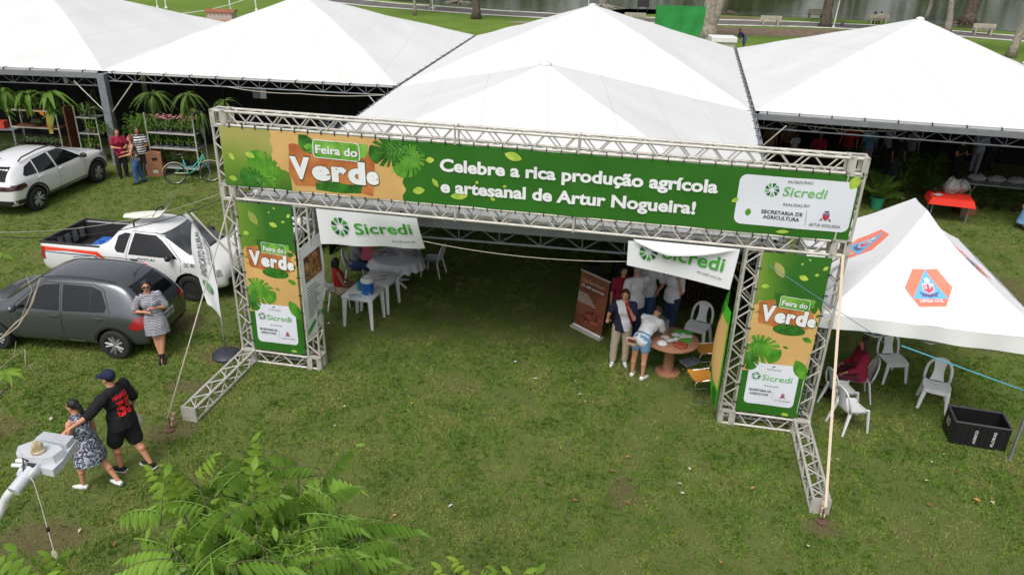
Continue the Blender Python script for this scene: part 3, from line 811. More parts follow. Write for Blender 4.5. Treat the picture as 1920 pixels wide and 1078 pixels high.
for (c, L, W, r, mm) in zip([(8.779,4.105),(8.998,3.932),(10.449,4.525),(9.553,3.664)], (0.12,0.13,0.23,0.2), (0.07,0.09,0.15,0.06), (0.5,1.4,1.2,0.1), (P_LIME,P_LEAF,P_LIME,P_LIME)): small_leaf(A, *c, L, W, r, mm)
# ties around the chords
_m = MB(); _m.box((0, 0, 0), (0.012, 0.03, 0.07)); ME_TIE = _m.mesh('cable_tie', M_DARK)
def put(me, name, parent, loc, rot=(0, 0, 0), sc=None):
    o = bpy.data.objects.new(name, me); COL.objects.link(o); o.parent = parent; o.location = loc; o.rotation_euler = rot
    if sc: o.scale = sc
    return o
for k in range(44):
    for z in (Z1 + 0.02, Z0 - 0.025): put(ME_TIE, 'cable_tie', bn, (0.35 + k * 0.237, -0.006, z))

# ---- the two upright banners
def upright(label, ox):
    t = AX(label, 'upright_banner', group='upright banners on the arch pylons')
    x0, x1, z0, z1 = ox + 0.285, ox + 1.335, 0.32, 3.30
    m = MB(); m.grid(lambda u, v: (x0 + (x1 - x0) * u, rip(x0 + (x1 - x0) * u, z0 + (z1 - z0) * v), z0 + (z1 - z0) * v), 16, 60); m.obj('sheet', P_GREEN, t)
    a = Art(t, fn=lambda x, z, o: (x, rip(x, z) - o, z), base=0.003)
    S = lambda pts: [(x - 9.04 + ox, z) for x, z in pts]
    bx = (x0 + 0.004, x1 - 0.004, z0 + 0.004, z1 - 0.004)
    gm = grad_mat('print_green_gradient_%s' % ('a' if ox < 1 else 'b'), 0, ox + 0.1, ox + 1.3, [(0.15, '#9aa04c'), (0.45, '#5f8a2a'), (0.8, '#2f6a1e')])
    a.poly(rrect(*(bx[0], 2.1, bx[1], bx[3]), 0.01, 1), gm, 'printed_field')
    tan = S([(9.275,2.603),(9.364,2.631),(10.159,2.637),(10.291,2.611),(10.318,1.939),(10.317,1.166),(9.321,1.15),(9.303,1.805),(9.288,2.318)])
    tan = clip_pts([(x0, 2.36), (x0 + 0.08, 2.46), (x0 + 0.5, 2.42), (x1 - 0.18, 2.52), (x1 - 0.05, 2.42), (x1, 2.36), (x1, 1.16), (x0, 1.14)], *bx)
    a.poly(tan, P_TAN, 'printed_field')
    a.poly(clip_pts([(x0 + 0.08, 2.44), (x0 + 0.3, 2.5), (x1 - 0.2, 2.42), (x1 - 0.1, 2.3), (x1 - 0.14, 2.02), (x0 + 0.5, 2.0), (x0 + 0.12, 2.06)], *bx), P_WOOD, 'printed_board')
    a.poly(ellipse(x0 + 0.62, 1.98, 0.26, 0.1, 20, rot=-0.03), P_LEAFD, 'printed_fruit')
    monstera(a, x0 + 0.2, 1.62, 0.36, -0.5, bx, P_LEAF)
    monstera(a, x0 + 0.08, 1.4, 0.22, -1.3, bx, P_LEAFD)
    for cx, cz, L, W, r, mm in ((0.3, 3.02, 0.3, 0.14, -1.0, P_OLIVE), (0.13, 2.72, 0.13, 0.08, 0.1, P_LIME), (0.68, 2.93, 0.16, 0.09, -0.35, P_LIME), (0.98, 3.12, 0.1, 0.06, 0.8, P_LIME), (0.87, 3.0, 0.07, 0.05, 0.2, P_LIME), (0.62, 3.16, 0.05, 0.03, 1, P_LIME), (0.72, 3.24, 0.05, 0.03, -0.5, P_LIME), (0.93, 1.84, 0.17, 0.09, -0.4, P_LEAF), (0.62, 1.66, 0.1, 0.04, -0.4, P_LEAF), (0.5, 1.27, 0.06, 0.03, 0.4, P_LEAF), (0.83, 0.37, 0.13, 0.06, -0.1, P_LIME)):
        small_leaf(a, x0 + cx, cz, L, W, r, mm)
    a.poly([(x0 + 0.28, 2.62), (x0 + 0.42, 2.62), (x0 + 0.45, 2.4), (x0 + 0.36, 2.38)], P_LEAFD, 'printed_leaf')
    a.poly([(x1 - 0.3, 2.58), (x1 - 0.12, 2.56), (x1 - 0.12, 2.44), (x1 - 0.2, 2.38), (x1 - 0.32, 2.4)], P_MID, 'printed_leaf')
    plate(a, [(x0 + 0.40, 2.58), (x0 + 0.86, 2.55), (x0 + 0.86, 2.35), (x0 + 0.40, 2.37)], 0.009)
    bubble(a, 'Feira do', (x0 + 0.43, 2.415), (x0 + 0.83, 2.4), 0.095, 0.028, 0.005)
    for ch, xa, xb, z, cap in (('V', 0.13, 0.35, 2.13, 0.27), ('e', 0.355, 0.53, 2.115, 0.235), ('r', 0.54, 0.68, 2.11, 0.235), ('d', 0.69, 0.86, 2.1, 0.26), ('e', 0.87, 1.0, 2.1, 0.2)):
        bubble(a, ch, (x0 + xa, z), (x0 + xb, z - 0.008), cap, 0.058, 0.006)
    a.poly(rrect(x0 + 0.11, 0.51, x1 - 0.12, 1.32, 0.08), P_WBOX, 'printed_panel')
    cxm = x0 + 0.52
    a.line('PATROCÍNIO', (cxm - 0.12, 1.205), (cxm + 0.12, 1.205), P_GREY, 0.026)
    pinwheel(a, x0 + 0.245, 1.06, 0.075, P_SICP, P_SICD)
    a.line('Sicredi', (x0 + 0.34, 1.0), (x0 + 0.84, 1.0), P_SICP, 0.115, 0.006, shear=0.1)
    a.line('REALIZAÇÃO', (cxm - 0.12, 0.885), (cxm + 0.12, 0.885), P_GREY, 0.026)
    a.line('SECRETARIA DE', (x0 + 0.17, 0.77), (x0 + 0.53, 0.77), P_INK, 0.042, 0.018)
    a.line('AGRICULTURA', (x0 + 0.19, 0.7), (x0 + 0.5, 0.7), P_INK, 0.042, 0.018)
    a.stroke([(x0 + 0.565, 0.8), (x0 + 0.565, 0.64)], 0.003, P_GREY)
    crest(a, x0 + 0.73, 0.73, 0.055); a.line('ARTUR NOGUEIRA', (x0 + 0.6, 0.625), (x0 + 0.87, 0.625), P_GREY, 0.026)
    a.poly(leafpts(x1 - 0.12, 1.26, 0.42, 0.22, -1.05), P_LEAF, 'printed_leaf')
    for k in range(8):
        for x in (x0 - 0.01, x1 + 0.01): put(ME_TIE, 'cable_tie', t, (x, -0.006, 0.5 + k * 0.36), (0, PI / 2, 0))
upright('upright green and sand banner on the left pylon of the arch', 0.0)
upright('upright green and sand banner on the right pylon of the arch', 9.04)

# ---- white cloth banners hanging under the lower beam
M_CLOTH = mat('white_banner_cloth', (0.78, 0.79, 0.82), 0.7, bump=0.1, bscale=6)
hb = AX('flat white sponsor banner hanging under the lower beam by the left pylon', 'hanging_banner', group='white sponsor banners under the beam')
def hfn(x, z, o):
    u = (x - 1.8) / 1.85; v = (3.31 - z) / 0.6
    d = 0.0 + 0.30 * u * v ** 1.3 + 0.03 * math.sin(x * 7) * v
    zz = z - 0.06 * v * (1 - u) - 0.07 * v * u
    return (x + 0.04 * v, d - o, zz)
m = MB(); m.grid(lambda u, v: hfn(1.80 + 1.83 * u, 2.71 + 0.60 * v, 0), 30, 12); m.obj('sheet', M_CLOTH, hb, smooth=True)
a = Art(hb, fn=hfn, base=0.004)
pinwheel(a, 2.20, 3.04, 0.165, P_SIC, P_SICD)
a.line('Sicredi', (2.47, 2.93), (3.5, 3.01), P_SIC, 0.2, 0.016)
a.line('sicredi.com.br', (3.08, 2.815), (3.52, 2.84), P_GREY, 0.05)
hb = AX('sagging white sponsor banner with its top folded over, under the beam by the right pylon', 'hanging_banner', group='white sponsor banners under the beam')
c4 = [(7.211,3.263),(8.975,3.3),(8.912,2.59),(7.224,2.829)]
def hf2(x, z, o): return (x, 0.02 + 0.05 * math.sin((x - 7.2) * 2.4) * (3.3 - z) - o, z)
def bil(u, v, o=0):
    a_ = Vector(c4[3]).lerp(Vector(c4[2]), u); b_ = Vector(c4[0]).lerp(Vector(c4[1]), u); p = a_.lerp(b_, v)
    return hf2(p.x, p.y, o)
m = MB(); m.grid(bil, 30, 14); m.obj('sheet', M_CLOTH, hb, smooth=True)
a = Art(hb, fn=hf2, base=0.010)
pinwheel(a, *[(7.553,3.102)][0], 0.15, P_SIC, P_SICD)
p = [(7.776,3.023),(8.759,2.901),(8.782,3.15)]
a.line('Sicredi', p[0], p[1], P_SIC, 0.24, 0.016, up=(0.1, 1))
p = [(8.353,2.836),(8.759,2.745)]
a.line('sicredi.com.br', p[0], p[1], P_GREY, 0.05)
fl = [(7.282,3.316),(7.427,3.248),(7.65,3.175),(7.881,3.124),(8.121,3.145),(8.406,3.181),(8.64,3.227),(8.913,3.306)]
m = MB()
def flap(u, v):
    k = u * (len(fl) - 1); i = min(int(k), len(fl) - 2); q = Vector(fl[i]).lerp(Vector(fl[i + 1]), k - i)
    top = 3.315; z = top + (q.y - top) * v
    return (q.x, -0.03 - 0.10 * math.sin(PI * v * 0.5) * math.sin(PI * u), z)
m.grid(flap, 36, 8); m.obj('folded_flap', M_CLOTH, hb, smooth=True)

# ---- white poster turned sideways on the left pylon
sb = AX('tall white poster with a photo and lines of text, tied sideways to the left pylon', 'side_poster')
def sfn(u, v, o=0): return (1.575 + 0.10 * u + 0.05 * math.sin(v * 5) * u + o, -0.30 + 0.60 * u, 2.70 - 1.85 * v + 0.10 * (1 - v) * (u - 0.5) + 0.1 * (u - 0.5) * v)
m = MB(); m.grid(sfn, 8, 30); m.obj('sheet', M_CLOTH, sb, smooth=True)
a = Art(sb, fn=lambda x, z, o: sfn(x, z, o), base=0.008)
P_BROWN = mat('print_brown_photo', hexc('#4a2c1e'), 0.5, col2=hexc('#a97b4c'), vscale=9)
a.poly([(0.1, 0.12), (0.88, 0.12), (0.88, 0.38), (0.1, 0.38)], P_BROWN, 'printed_photo')
a.multi([[(0.2 + 0.16 * k, 0.18), (0.28 + 0.16 * k, 0.18), (0.28 + 0.16 * k, 0.34), (0.2 + 0.16 * k, 0.34)] for k in range(4)], pm('print_cream', '#cdb58a'), 'printed_photo')
a.multi([[(0.12, 0.44 + 0.032 * k), (0.55 + 0.1 * ((k * 7) % 3), 0.44 + 0.032 * k), (0.55 + 0.1 * ((k * 7) % 3), 0.448 + 0.032 * k), (0.12, 0.448 + 0.032 * k)] for k in range(11)], P_GREY, 'printed_text_line')
a.poly([(0.03, 0.88), (0.4, 0.85), (0.8, 0.8), (0.8, 0.84), (0.4, 0.9), (0.03, 0.94)], P_SIC, 'printed_band')
a.poly([(0.85, 0.82), (0.97, 0.81), (0.97, 0.87), (0.85, 0.88)], P_SIC, 'printed_mark')
# ---- curved green banner on the inside of the right pylon
gb = AX('bright green and sand banner curling off the inner side of the right pylon', 'side_poster')
def gfn(u, v, o=0):
    return (8.96 - 0.16 * math.sin(PI * min(1, u * 1.1)) * (0.5 + 0.5 * math.sin(PI * v)) - o, -0.30 + 0.62 * u, 2.42 - 1.85 * v + 0.18 * (u - 0.5))
m = MB(); m.grid(gfn, 12, 30); m.obj('sheet', pm('print_bright_green', '#49b52a'), gb, smooth=True)
a = Art(gb, fn=lambda x, z, o: gfn(x, z, o), base=0.008)
a.poly([(0.02, 0.14), (0.3, 0.1), (0.62, 0.04), (0.8, 0.01), (0.66, 0.22), (0.5, 0.45), (0.36, 0.62), (0.22, 0.75), (0.02, 0.8)], P_TAN, 'printed_field', 0.08)
a.poly([(0.3, 0.02), (0.8, 0.01), (0.98, 0.12), (0.7, 0.24), (0.4, 0.2)], P_LEAFD, 'printed_leaf', 0.08)
a.multi([[(0.5, 0.07 + .04 * k), (0.8, 0.05 + .04 * k), (0.8, 0.065 + .04 * k), (0.5, 0.085 + .04 * k)] for k in range(4)], P_VEIN, 'leaf_vein', 0.2)
a.poly([(0.02, 0.82), (0.2, 0.8), (0.2, 0.98), (0.02, 0.98)], P_LEAFD, 'printed_leaf', 0.08)
# ---- feather flag at the left
ff = thing('feather_flag', 'white feather flag of the rural union on a dark round base by the left pylon', 'flag', (-5.601,13.125,0), 0)
m = MB(); m.lathe([(0.0, 0), (0.27, 0.0), (0.28, 0.05), (0.22, 0.11), (0.05, 0.13), (0.0, 0.13)], n=28); m.obj('base', mat('water_base_dark', (0.03, 0.035, 0.05), 0.5), ff, smooth=40)
m = MB(); m.tube((0, 0, 0.1), (0.0, 0, 0.95), 0.012); m.path([(0, 0, 0.95), (0.02, 0, 1.6), (-0.03, 0, 2.3), (-0.2, 0, 2.75), (-0.42, 0, 2.95)], [0.012, .011, .01, .008, .006], 6); m.obj('pole', M_STEEL_D, ff, smooth=True)
def fsh(u, v):
    # right edge follows the pole, left edge bulges
    z = 0.86 + 2.1 * v; xr = 0.02 + 0.01 * math.sin(v * 3) - 0.42 * max(0, (v - 0.55) / 0.45) ** 1.8
    xl = -0.13 - 0.29 * math.sin(PI * min(1, v * 0.75 + 0.12)) ** 0.7 + 0.02 * v
    xl = min(xl, xr - 0.005) if v < 1 else xr - 0.005
    zz = z + (0.22 * (1 - u) if v < 0.3 else 0.22 * (1 - u) * max(0, 1 - (v - 0.3) / 0.4))
    return (xl + (xr - xl) * u, 0.04 * math.sin(u * 4 + v * 6) + 0.12 * (1 - u), zz)
m = MB(); m.grid(fsh, 10, 40); fo = m.obj('flag_cloth', M_CLOTH, ff, smooth=True)
def on_flag(x, z, o):
    p = fsh(x, z); return (p[0], p[1] - o, p[2])
a = Art(ff, fn=lambda x, z, o: on_flag(x, z, o), base=0.01)
def vtext(a, body, u, v0, v1, capw, m_, bold):
    v, f = text2d(body, 1.0, bold); x0 = min(p[0] for p in v); x1 = max(p[0] for p in v); k = (v1 - v0) / (x1 - x0)
    a._emit([(u - y * capw / 0.729, v0 + (x - x0) * k) for x, y in v], f, m_, 'lettering')
vtext(a, 'SINDICATO RURAL', 0.62, 0.36, 0.84, 0.3, P_GREY, 0.015)
vtext(a, 'DE ARTUR NOGUEIRA', 0.82, 0.52, 0.76, 0.12, P_GREY, 0.0)
a.poly(ellipse(0.5, 0.25, 0.28, 0.055, 24), pm('print_union_green', '#4f8f62'), 'logo', 0.1)
a.multi([ellipse(0.5, 0.215 + 0.02 * k, 0.2, 0.004, 12) for k in range(4)], M_CLOTH, 'logo', 5)

# ================================================================ POP-UP CANOPY
cv_c = [(5.08, 11.25), (8.42, 10.5), (9.15, 14.9), (6.0, 15.25)]
cv0 = (7.15, 12.85)
cv = thing('popup_canopy', 'white pop-up canopy printed with orange and blue civil defence emblems, right of the arch', 'canopy', (cv0[0], cv0[1], 0))
cvl = [(x - cv0[0], y - cv0[1]) for x, y in cv_c]
M_NYLON = mat('white_canopy_nylon', (0.78, 0.78, 0.79), 0.6, var=0.02, vscale=1.5, bump=0.35, bscale=1.6)
CZE = 2.27; CPK = 3.62
def canopy_pt(u, v):
    a = lerp2(cvl[0], cvl[1], u); b = lerp2(cvl[3], cvl[2], u); p = lerp2(a, b, v)
    q = max(abs(2 * u - 1), max(0, (abs(2 * v - 1) - 0.18) / 0.82))
    t = max(0.0, 1 - q)
    z = CZE + (CPK - CZE) * (0.80 * t + 0.20 * t ** 2.2)
    k = min(abs(2 * u - 1), abs(2 * v - 1))
    z -= 0.07 * math.sin(PI * q) * (1 - k) - 0.0
    z += 0.025 * noise.noise((p[0] * 1.7, p[1] * 1.7, 2.0)) + 0.012 * math.sin((p[0] + p[1]) * 9) * q * (1 - q)
    return (p[0], p[1], z)
m = MB(); _v = [(1 - (.18 + .82 * (1 - k / 30))) / 2 for k in range(31)]; m.hipgrid(canopy_pt, [i / 60 for i in range(61)], _v + [.41 + .045 * k for k in (1, 2, 3)] + [1 - q for q in _v[::-1]])
co = m.obj('canopy_cloth', M_NYLON, cv, smooth=30)
cbv = bvh_of(co.data)
for i in range(4):
    a, b = cvl[i], cvl[(i + 1) % 4]
    def V(u, v, a=a, b=b, i=i):
        p = lerp2(a, b, u); k = 1.012 + 0.01 * math.sin(u * 23 + i) * v
        sag = 0.02 * math.sin(u * PI * 2) * v
        return (p[0] * k, p[1] * k, CZE + 0.012 - 0.26 * v + sag)
    m = MB(); m.grid(V, 40, 4); m.obj('valance', M_NYLON, cv, smooth=True)
M_CVO = mat('emblem_orange', hexc('#f4846a'), 0.6, var=0.05, vscale=3); M_CVB = mat('emblem_blue', hexc('#68b8e4'), 0.6); M_CVW = mat('emblem_white', (0.75, 0.75, 0.77), 0.6); M_CVR = mat('emblem_red', hexc('#cf4f6c'), 0.6); M_CVN = mat('emblem_navy', hexc('#6a5f8c'), 0.6)
def emblem(cx, cy, upx, upy, R):
    """printed on the slope: up = direction towards the peak in plan"""
    u = Vector((upx, upy)).normalized(); r = Vector((u.y, -u.x)); L = [0.004]
    def E(pts, m_, name='emblem_print', st=0.12):
        P = [(cx + r.x * x * R + u.x * y * R, cy + r.y * x * R + u.y * y * R) for x, y in pts]
        mb = MB(); decal(mb, P, cbv, (0, 0, 5), (0, 0, -1), (1, 0, 0), (0, 1, 0), L[0], st); L[0] += 0.0022
        mb.obj(name, m_, cv)
    hexa = [(-0.52, 0.84), (0.52, 0.84), (1.0, 0.05), (0.55, -0.8), (-0.55, -0.8), (-1.0, 0.05)]
    E(hexa, M_CVO); E([(0, 0.84), (0.74, -0.42), (-0.74, -0.42)], M_CVB)
    E([(-0.62, -0.42), (-0.55, -0.36), (-0.3, -0.2), (0.3, -0.2), (0.35, -0.32), (-0.35, -0.32)][2:], M_CVN)
    E([(-0.42, -0.1), (-0.3, -0.14), (0, -0.28), (0.3, -0.14), (0.42, -0.1), (0.38, -0.2), (0, -0.38), (-0.38, -0.2)], M_CVN)
    E([(-0.24, 0.26), (0.24, 0.26), (0.24, -0.06), (0, -0.22), (-0.24, -0.06)], M_CVW)
    E([(-0.21, 0.22), (0.21, 0.22), (0.21, -0.04), (0, -0.18), (-0.21, -0.04)], M_CVR)
    E([(-0.1, 0.28), (0.1, 0.28), (0.12, 0.42), (0, 0.5), (-0.12, 0.42)], M_CVW)
    def TX(body, x0, x1, y, bold=0.02, cap=None):
        v, f = text2d(body, 1.0, bold); a0 = min(p[0] for p in v); a1 = max(p[0] for p in v); k = (x1 - x0) / (a1 - a0); ky = (cap / 0.729) if cap else k
        vs = []
        for px, py in v:
            x = (x0 + (px - a0) * k) * R; yy = (y + py * ky) * R; X = cx + r.x * x + u.x * yy; Y = cy + r.y * x + u.y * yy
            h = cbv.ray_cast(Vector((X, Y, 5)), Vector((0, 0, -1)), 5); vs.append((X, Y, (h[0].z if h[0] else 2.5) + L[0]))
        mb = MB(); mb.add(vs, f); mb.obj('lettering', M_CVW, cv); L[0] += 0.002
    TX('S', -0.19, -0.04, 0.02, 0.03); TX('P', 0.05, 0.19, 0.02, 0.03); TX('DEFESA CIVIL', -0.5, 0.5, -0.64, 0.03, 0.15)
fx = lambda u, v: lerp2(lerp2(cvl[0], cvl[1], u), lerp2(cvl[3], cvl[2], u), v)
p = fx(0.49, 0.15); emblem(p[0], p[1], 0.08, 1, 0.37)
p = fx(0.25, 0.47); emblem(p[0], p[1], 1, -0.1, 0.38)
p = fx(0.83, 0.5); emblem(p[0], p[1], -1, 0.1, 0.40)
p = fx(0.5, 0.83); emblem(p[0], p[1], -0.08, -1, 0.42)
for k, (x, y) in enumerate(cvl):
    m = MB(); m.box((x * 0.985, y * 0.985, CZE / 2), (0.035, 0.035, CZE), -0.1); m.box((x * 0.985, y * 0.985, 0.005), (0.09, 0.09, 0.01)); m.obj('post', M_STEEL_D, cv)
for i in range(4):
    a, b = cvl[i], cvl[(i + 1) % 4]; m = MB(); n = 4
    for j in range(n):
        p0 = lerp2(a, b, j / n); p1 = lerp2(a, b, (j + 1) / n)
        for z0, z1 in ((CZE - 0.05, CZE - 0.33), (CZE - 0.33, CZE - 0.05)): m.tube((p0[0] * .98, p0[1] * .98, z0), (p1[0] * .98, p1[1] * .98, z1), 0.012, n=4)
    m.obj('scissor_frame', M_STEEL_D, cv)

# ================================================================ VEHICLES
def car_paint(name, col, flake=0.0): return mat(name, col, 0.28, flake, spec=0.5, coat=0.8, var=0.03, vscale=1.5)
M_GLASS = mat('tinted_car_glass', (0.006, 0.007, 0.009), 0.03, spec=0.5)
M_GLASSL = mat('clear_windscreen', (0.09, 0.10, 0.11), 0.04, spec=0.6, col2=(0.02, 0.022, 0.025), vscale=1.6)  # opaque; pale mottling in the colour stands in for reflection
M_TRIM = mat('black_car_trim', (0.025, 0.026, 0.028), 0.55)
M_SEAM = mat('panel_gap', (0.01, 0.01, 0.01), 0.8)
M_TAIL = mat('tail_light_red', (0.35, 0.012, 0.02), 0.15, spec=0.8, coat=0.8)
M_TAILD = mat('tail_light_smoked', (0.05, 0.006, 0.012), 0.15, spec=0.8, coat=0.8)
M_HEAD = mat('headlight_glass', (0.45, 0.46, 0.47), 0.1, spec=0.9, coat=0.9, col2=(0.08, 0.08, 0.09), vscale=14)
M_TYRE = mat('tyre_rubber', (0.018, 0.018, 0.018), 0.8, bump=0.3, bscale=60)
M_ALLOY = mat('alloy_rim', (0.45, 0.46, 0.47), 0.3, 0.7); M_ALLOYD = mat('dark_rim', (0.05, 0.05, 0.055), 0.4, 0.5)
M_PLATE = mat('number_plate', (0.62, 0.63, 0.65), 0.5)
def loft_body(st, name, cuts, paint, extra_cut=None, sub=2):
    """st: stations (x, zb, zs, zt, wb, wt); symmetric loft, subdivided, wheel wells cut"""
    mb = MB(); rings = []
    for (x, zb, zs, zt, wb, wt) in st:
        h = [(0, zb), (wb * .82, zb), (wb * .97, zb + (zs - zb) * .18), (wb, zb + (zs - zb) * .5), (wb * .995, zb + (zs - zb) * .82), (wb * .965, zs), (wb * .965 + (wt - wb * .965) * .5, zs + (zt - zs) * .5), (wt, zs + (zt - zs) * .9), (wt * .86, zt), (0, zt + 0.015)]
        ring = [(x, y, z) for y, z in h] + [(x, -y, z) for y, z in h[-2:0:-1]]
        rings.append(ring)
    n = len(rings[0]); vs = [p for r in rings for p in r]; fs = []
    for i in range(len(rings) - 1):
        for k in range(n): fs.append((i * n + k, i * n + (k + 1) % n, (i + 1) * n + (k + 1) % n, (i + 1) * n + k))
    for base, flip in ((0, False), ((len(rings) - 1) * n, True)):
        for k in range(n // 2 - 1):
            # pair right and left points of the ring into quads
            a, b, c, d = base + k, base + k + 1, base + (n - k - 1) % n, base + (n - k) % n
            q = [a, b, c, d] if k else [a, b, c]
            fs.append(tuple(q if flip else q[::-1]))
        k = n // 2 - 1; q = [base + k, base + k + 1, base + k + 2]; fs.append(tuple(q if flip else q[::-1]))
    mb.add(vs, fs); o = mb.obj(name, None)
    bm = bmesh.new(); bm.from_mesh(o.data); bmesh.ops.recalc_face_normals(bm, faces=bm.faces); bm.to_mesh(o.data); bm.free()
    sm = o.modifiers.new('s', 'SUBSURF'); sm.levels = sub; sm.render_levels = sub
    tmp = []
    for c in cuts + (extra_cut or []):
        cb = MB()
        if c[0] == 'cyl': _, x, z, r, y0, y1 = c; cb.lathe([(r, y0), (r, y1)], (x, 0, z), 36, Matrix.Rotation(-PI / 2, 3, 'X'))
        else: cb.box(c[1], c[2])
        co_ = cb.obj('cutter', None); tmp.append(co_)
        b2 = bmesh.new(); b2.from_mesh(co_.data); bmesh.ops.recalc_face_normals(b2, faces=b2.faces); b2.to_mesh(co_.data); b2.free()
        bo = o.modifiers.new('b', 'BOOLEAN'); bo.operation = 'DIFFERENCE'; bo.solver = 'EXACT'; bo.object = co_
    whole = None
    me = ev_mesh(o)
    for t_ in tmp: d_ = t_.data; bpy.data.objects.remove(t_); bpy.data.meshes.remove(d_)
    me.materials.clear(); me.materials.append(paint); me.materials.append(M_TRIM)
    for p in me.polygons:
        c = p.center; p.material_index = 0
        for q in cuts:
            if q[0] == 'cyl' and math.hypot(c.x - q[1], c.z - q[2]) < q[3] + 0.004 and min(q[4], q[5]) - .02 < c.y < max(q[4], q[5]) + .02: p.material_index = 1
        for q in (extra_cut or []):
            if all(abs(c[i] - q[1][i]) < q[2][i] / 2 + 0.004 for i in range(3)): p.material_index = 1
        if c.z < min(s_[1] for s_ in st) + 0.03: p.material_index = 1
    smooth_angle(me, 38); return me
def wheel(parent, x, y, z, r, w, rim_m, style='spoke', n=5, steer=0.0):
    sg = 1 if y > 0 else -1; R = Matrix.Rotation(-PI / 2 * sg, 3, 'X')
    prof = [(r * .62, -w / 2), (r * .9, -w / 2), (r * .985, -w * .38), (r, -w * .2), (r, w * .2), (r * .985, w * .38), (r * .9, w / 2), (r * .66, w / 2), (r * .63, w * .35)]
    m = MB(); m.lathe(prof, n=40, R=R, caps=True); wo = m.obj('wheel', M_TYRE, parent, smooth=35, loc=(x, y, z))
    if steer: wo.rotation_euler = (0, 0, steer)
    m = MB(); rr = r * .66
    if style == 'steel':
        m.lathe([(rr, w * .36), (rr * .9, w * .40), (rr * .82, w * .2), (rr * .55, w * .22), (rr * .4, w * .34), (0.01, w * .36)], n=28, R=R, caps=False)
    else:
        m.lathe([(rr, w * .2), (rr * 1.0, w * .44), (rr * .92, w * .44), (rr * .88, w * .1), (0.01, w * .08)], n=32, R=R, caps=False, mi=0)
        for k in range(n):
            for dt in (-0.17, 0.17):
                t = 2 * PI * k / n + dt * 0.9; t2 = 2 * PI * k / n + dt * 1.35
                a = R @ Vector((rr * .12 * math.cos(t), rr * .12 * math.sin(t), w * .30)); b = R @ Vector((rr * .93 * math.cos(t2), rr * .93 * math.sin(t2), w * .40))
                m.path([a, b], [rr * .15, rr * .11], 6, mi=1)
        m.lathe([(0.001, w * .42), (rr * .2, w * .38), (rr * .22, w * .25)], n=14, R=R, caps=False, mi=1)
    m.obj('rim', [M_ALLOYD if style != 'steel' else M_TRIM, rim_m], wo, smooth=40)
    return wo
def side_decal(parent, bvh, poly, sg, m_, name, off=0.006, step=0.08, y=1.6):
    mb = MB(); decal(mb, poly, bvh, (0, sg * y, 0), (0, -sg, 0), (1, 0, 0), (0, 0, 1), off, step)
    if mb.v and mb.f: return mb.obj(name, m_, parent, smooth=True)
def end_decal(parent, bvh, poly, sg, m_, name, off=0.006, step=0.08, X=4.0):
    """poly in (y, z); sg +1 = seen from the front"""
    mb = MB(); decal(mb, poly, bvh, (sg * X, 0, 0), (-sg, 0, 0), (0, 1, 0), (0, 0, 1), off, step)
    if mb.v and mb.f: return mb.obj(name, m_, parent, smooth=True)
def top_decal(parent, bvh, poly, m_, name, off=0.006, step=0.1):
    mb = MB(); decal(mb, poly, bvh, (0, 0, 3), (0, 0, -1), (1, 0, 0), (0, 1, 0), off, step)
    if mb.v and mb.f: return mb.obj(name, m_, parent, smooth=True)
def strip(pts, w):
    P = [Vector(p) for p in pts]; L = []; Rr = []
    for i, p in enumerate(P):
        a = P[max(i - 1, 0)]; b = P[min(i + 1, len(P) - 1)]; d = (b - a).normalized(); q = Vector((-d.y, d.x)) * w / 2; L.append(tuple(p + q)); Rr.append(tuple(p - q))
    return L + Rr[::-1]
def ring_poly(cx, cz, r0, r1, a0, a1, n=20):
    return [(cx + r1 * math.cos(a0 + (a1 - a0) * i / n), cz + r1 * math.sin(a0 + (a1 - a0) * i / n)) for i in range(n + 1)] + [(cx + r0 * math.cos(a1 + (a0 - a1) * i / n), cz + r0 * math.sin(a1 + (a0 - a1) * i / n)) for i in range(n + 1)]
def mirror_(parent, x, y, z, m_):
    m = MB(); sg = 1 if y > 0 else -1; m.ell((x, y + sg * 0.12, z + 0.03), (0.07, 0.11, 0.075), n=14); m.box((x, y + sg * 0.02, z - 0.01), (0.05, 0.1, 0.04)); m.obj('side_mirror', m_, parent, smooth=50)
def text_decal(parent, bvh, body, bl, w, cap, sg, m_, kind='side', bold=0.01, name='lettering'):
    v, f = text2d(body, 1.0, bold); x0 = min(p[0] for p in v); x1 = max(p[0] for p in v); k = w / (x1 - x0); ky = cap / 0.729; vs = []
    for px, py in v:
        a = (px - x0) * k; b = py * ky
        if kind == 'side': o_ = Vector((bl[0] - sg * a, sg * 1.6, bl[1] + b)); d_ = Vector((0, -sg, 0))   # reads correctly from that side
        else: o_ = Vector((sg * 4.0, bl[0] + sg * a, bl[1] + b)); d_ = Vector((-sg, 0, 0))
        h = bvh.ray_cast(o_, d_, 6); q = (h[0] if h[0] else o_ + d_ * 0.8) - d_ * 0.009; vs.append(q)
    mb = MB(); mb.add(vs, f); return mb.obj(name, m_, parent)

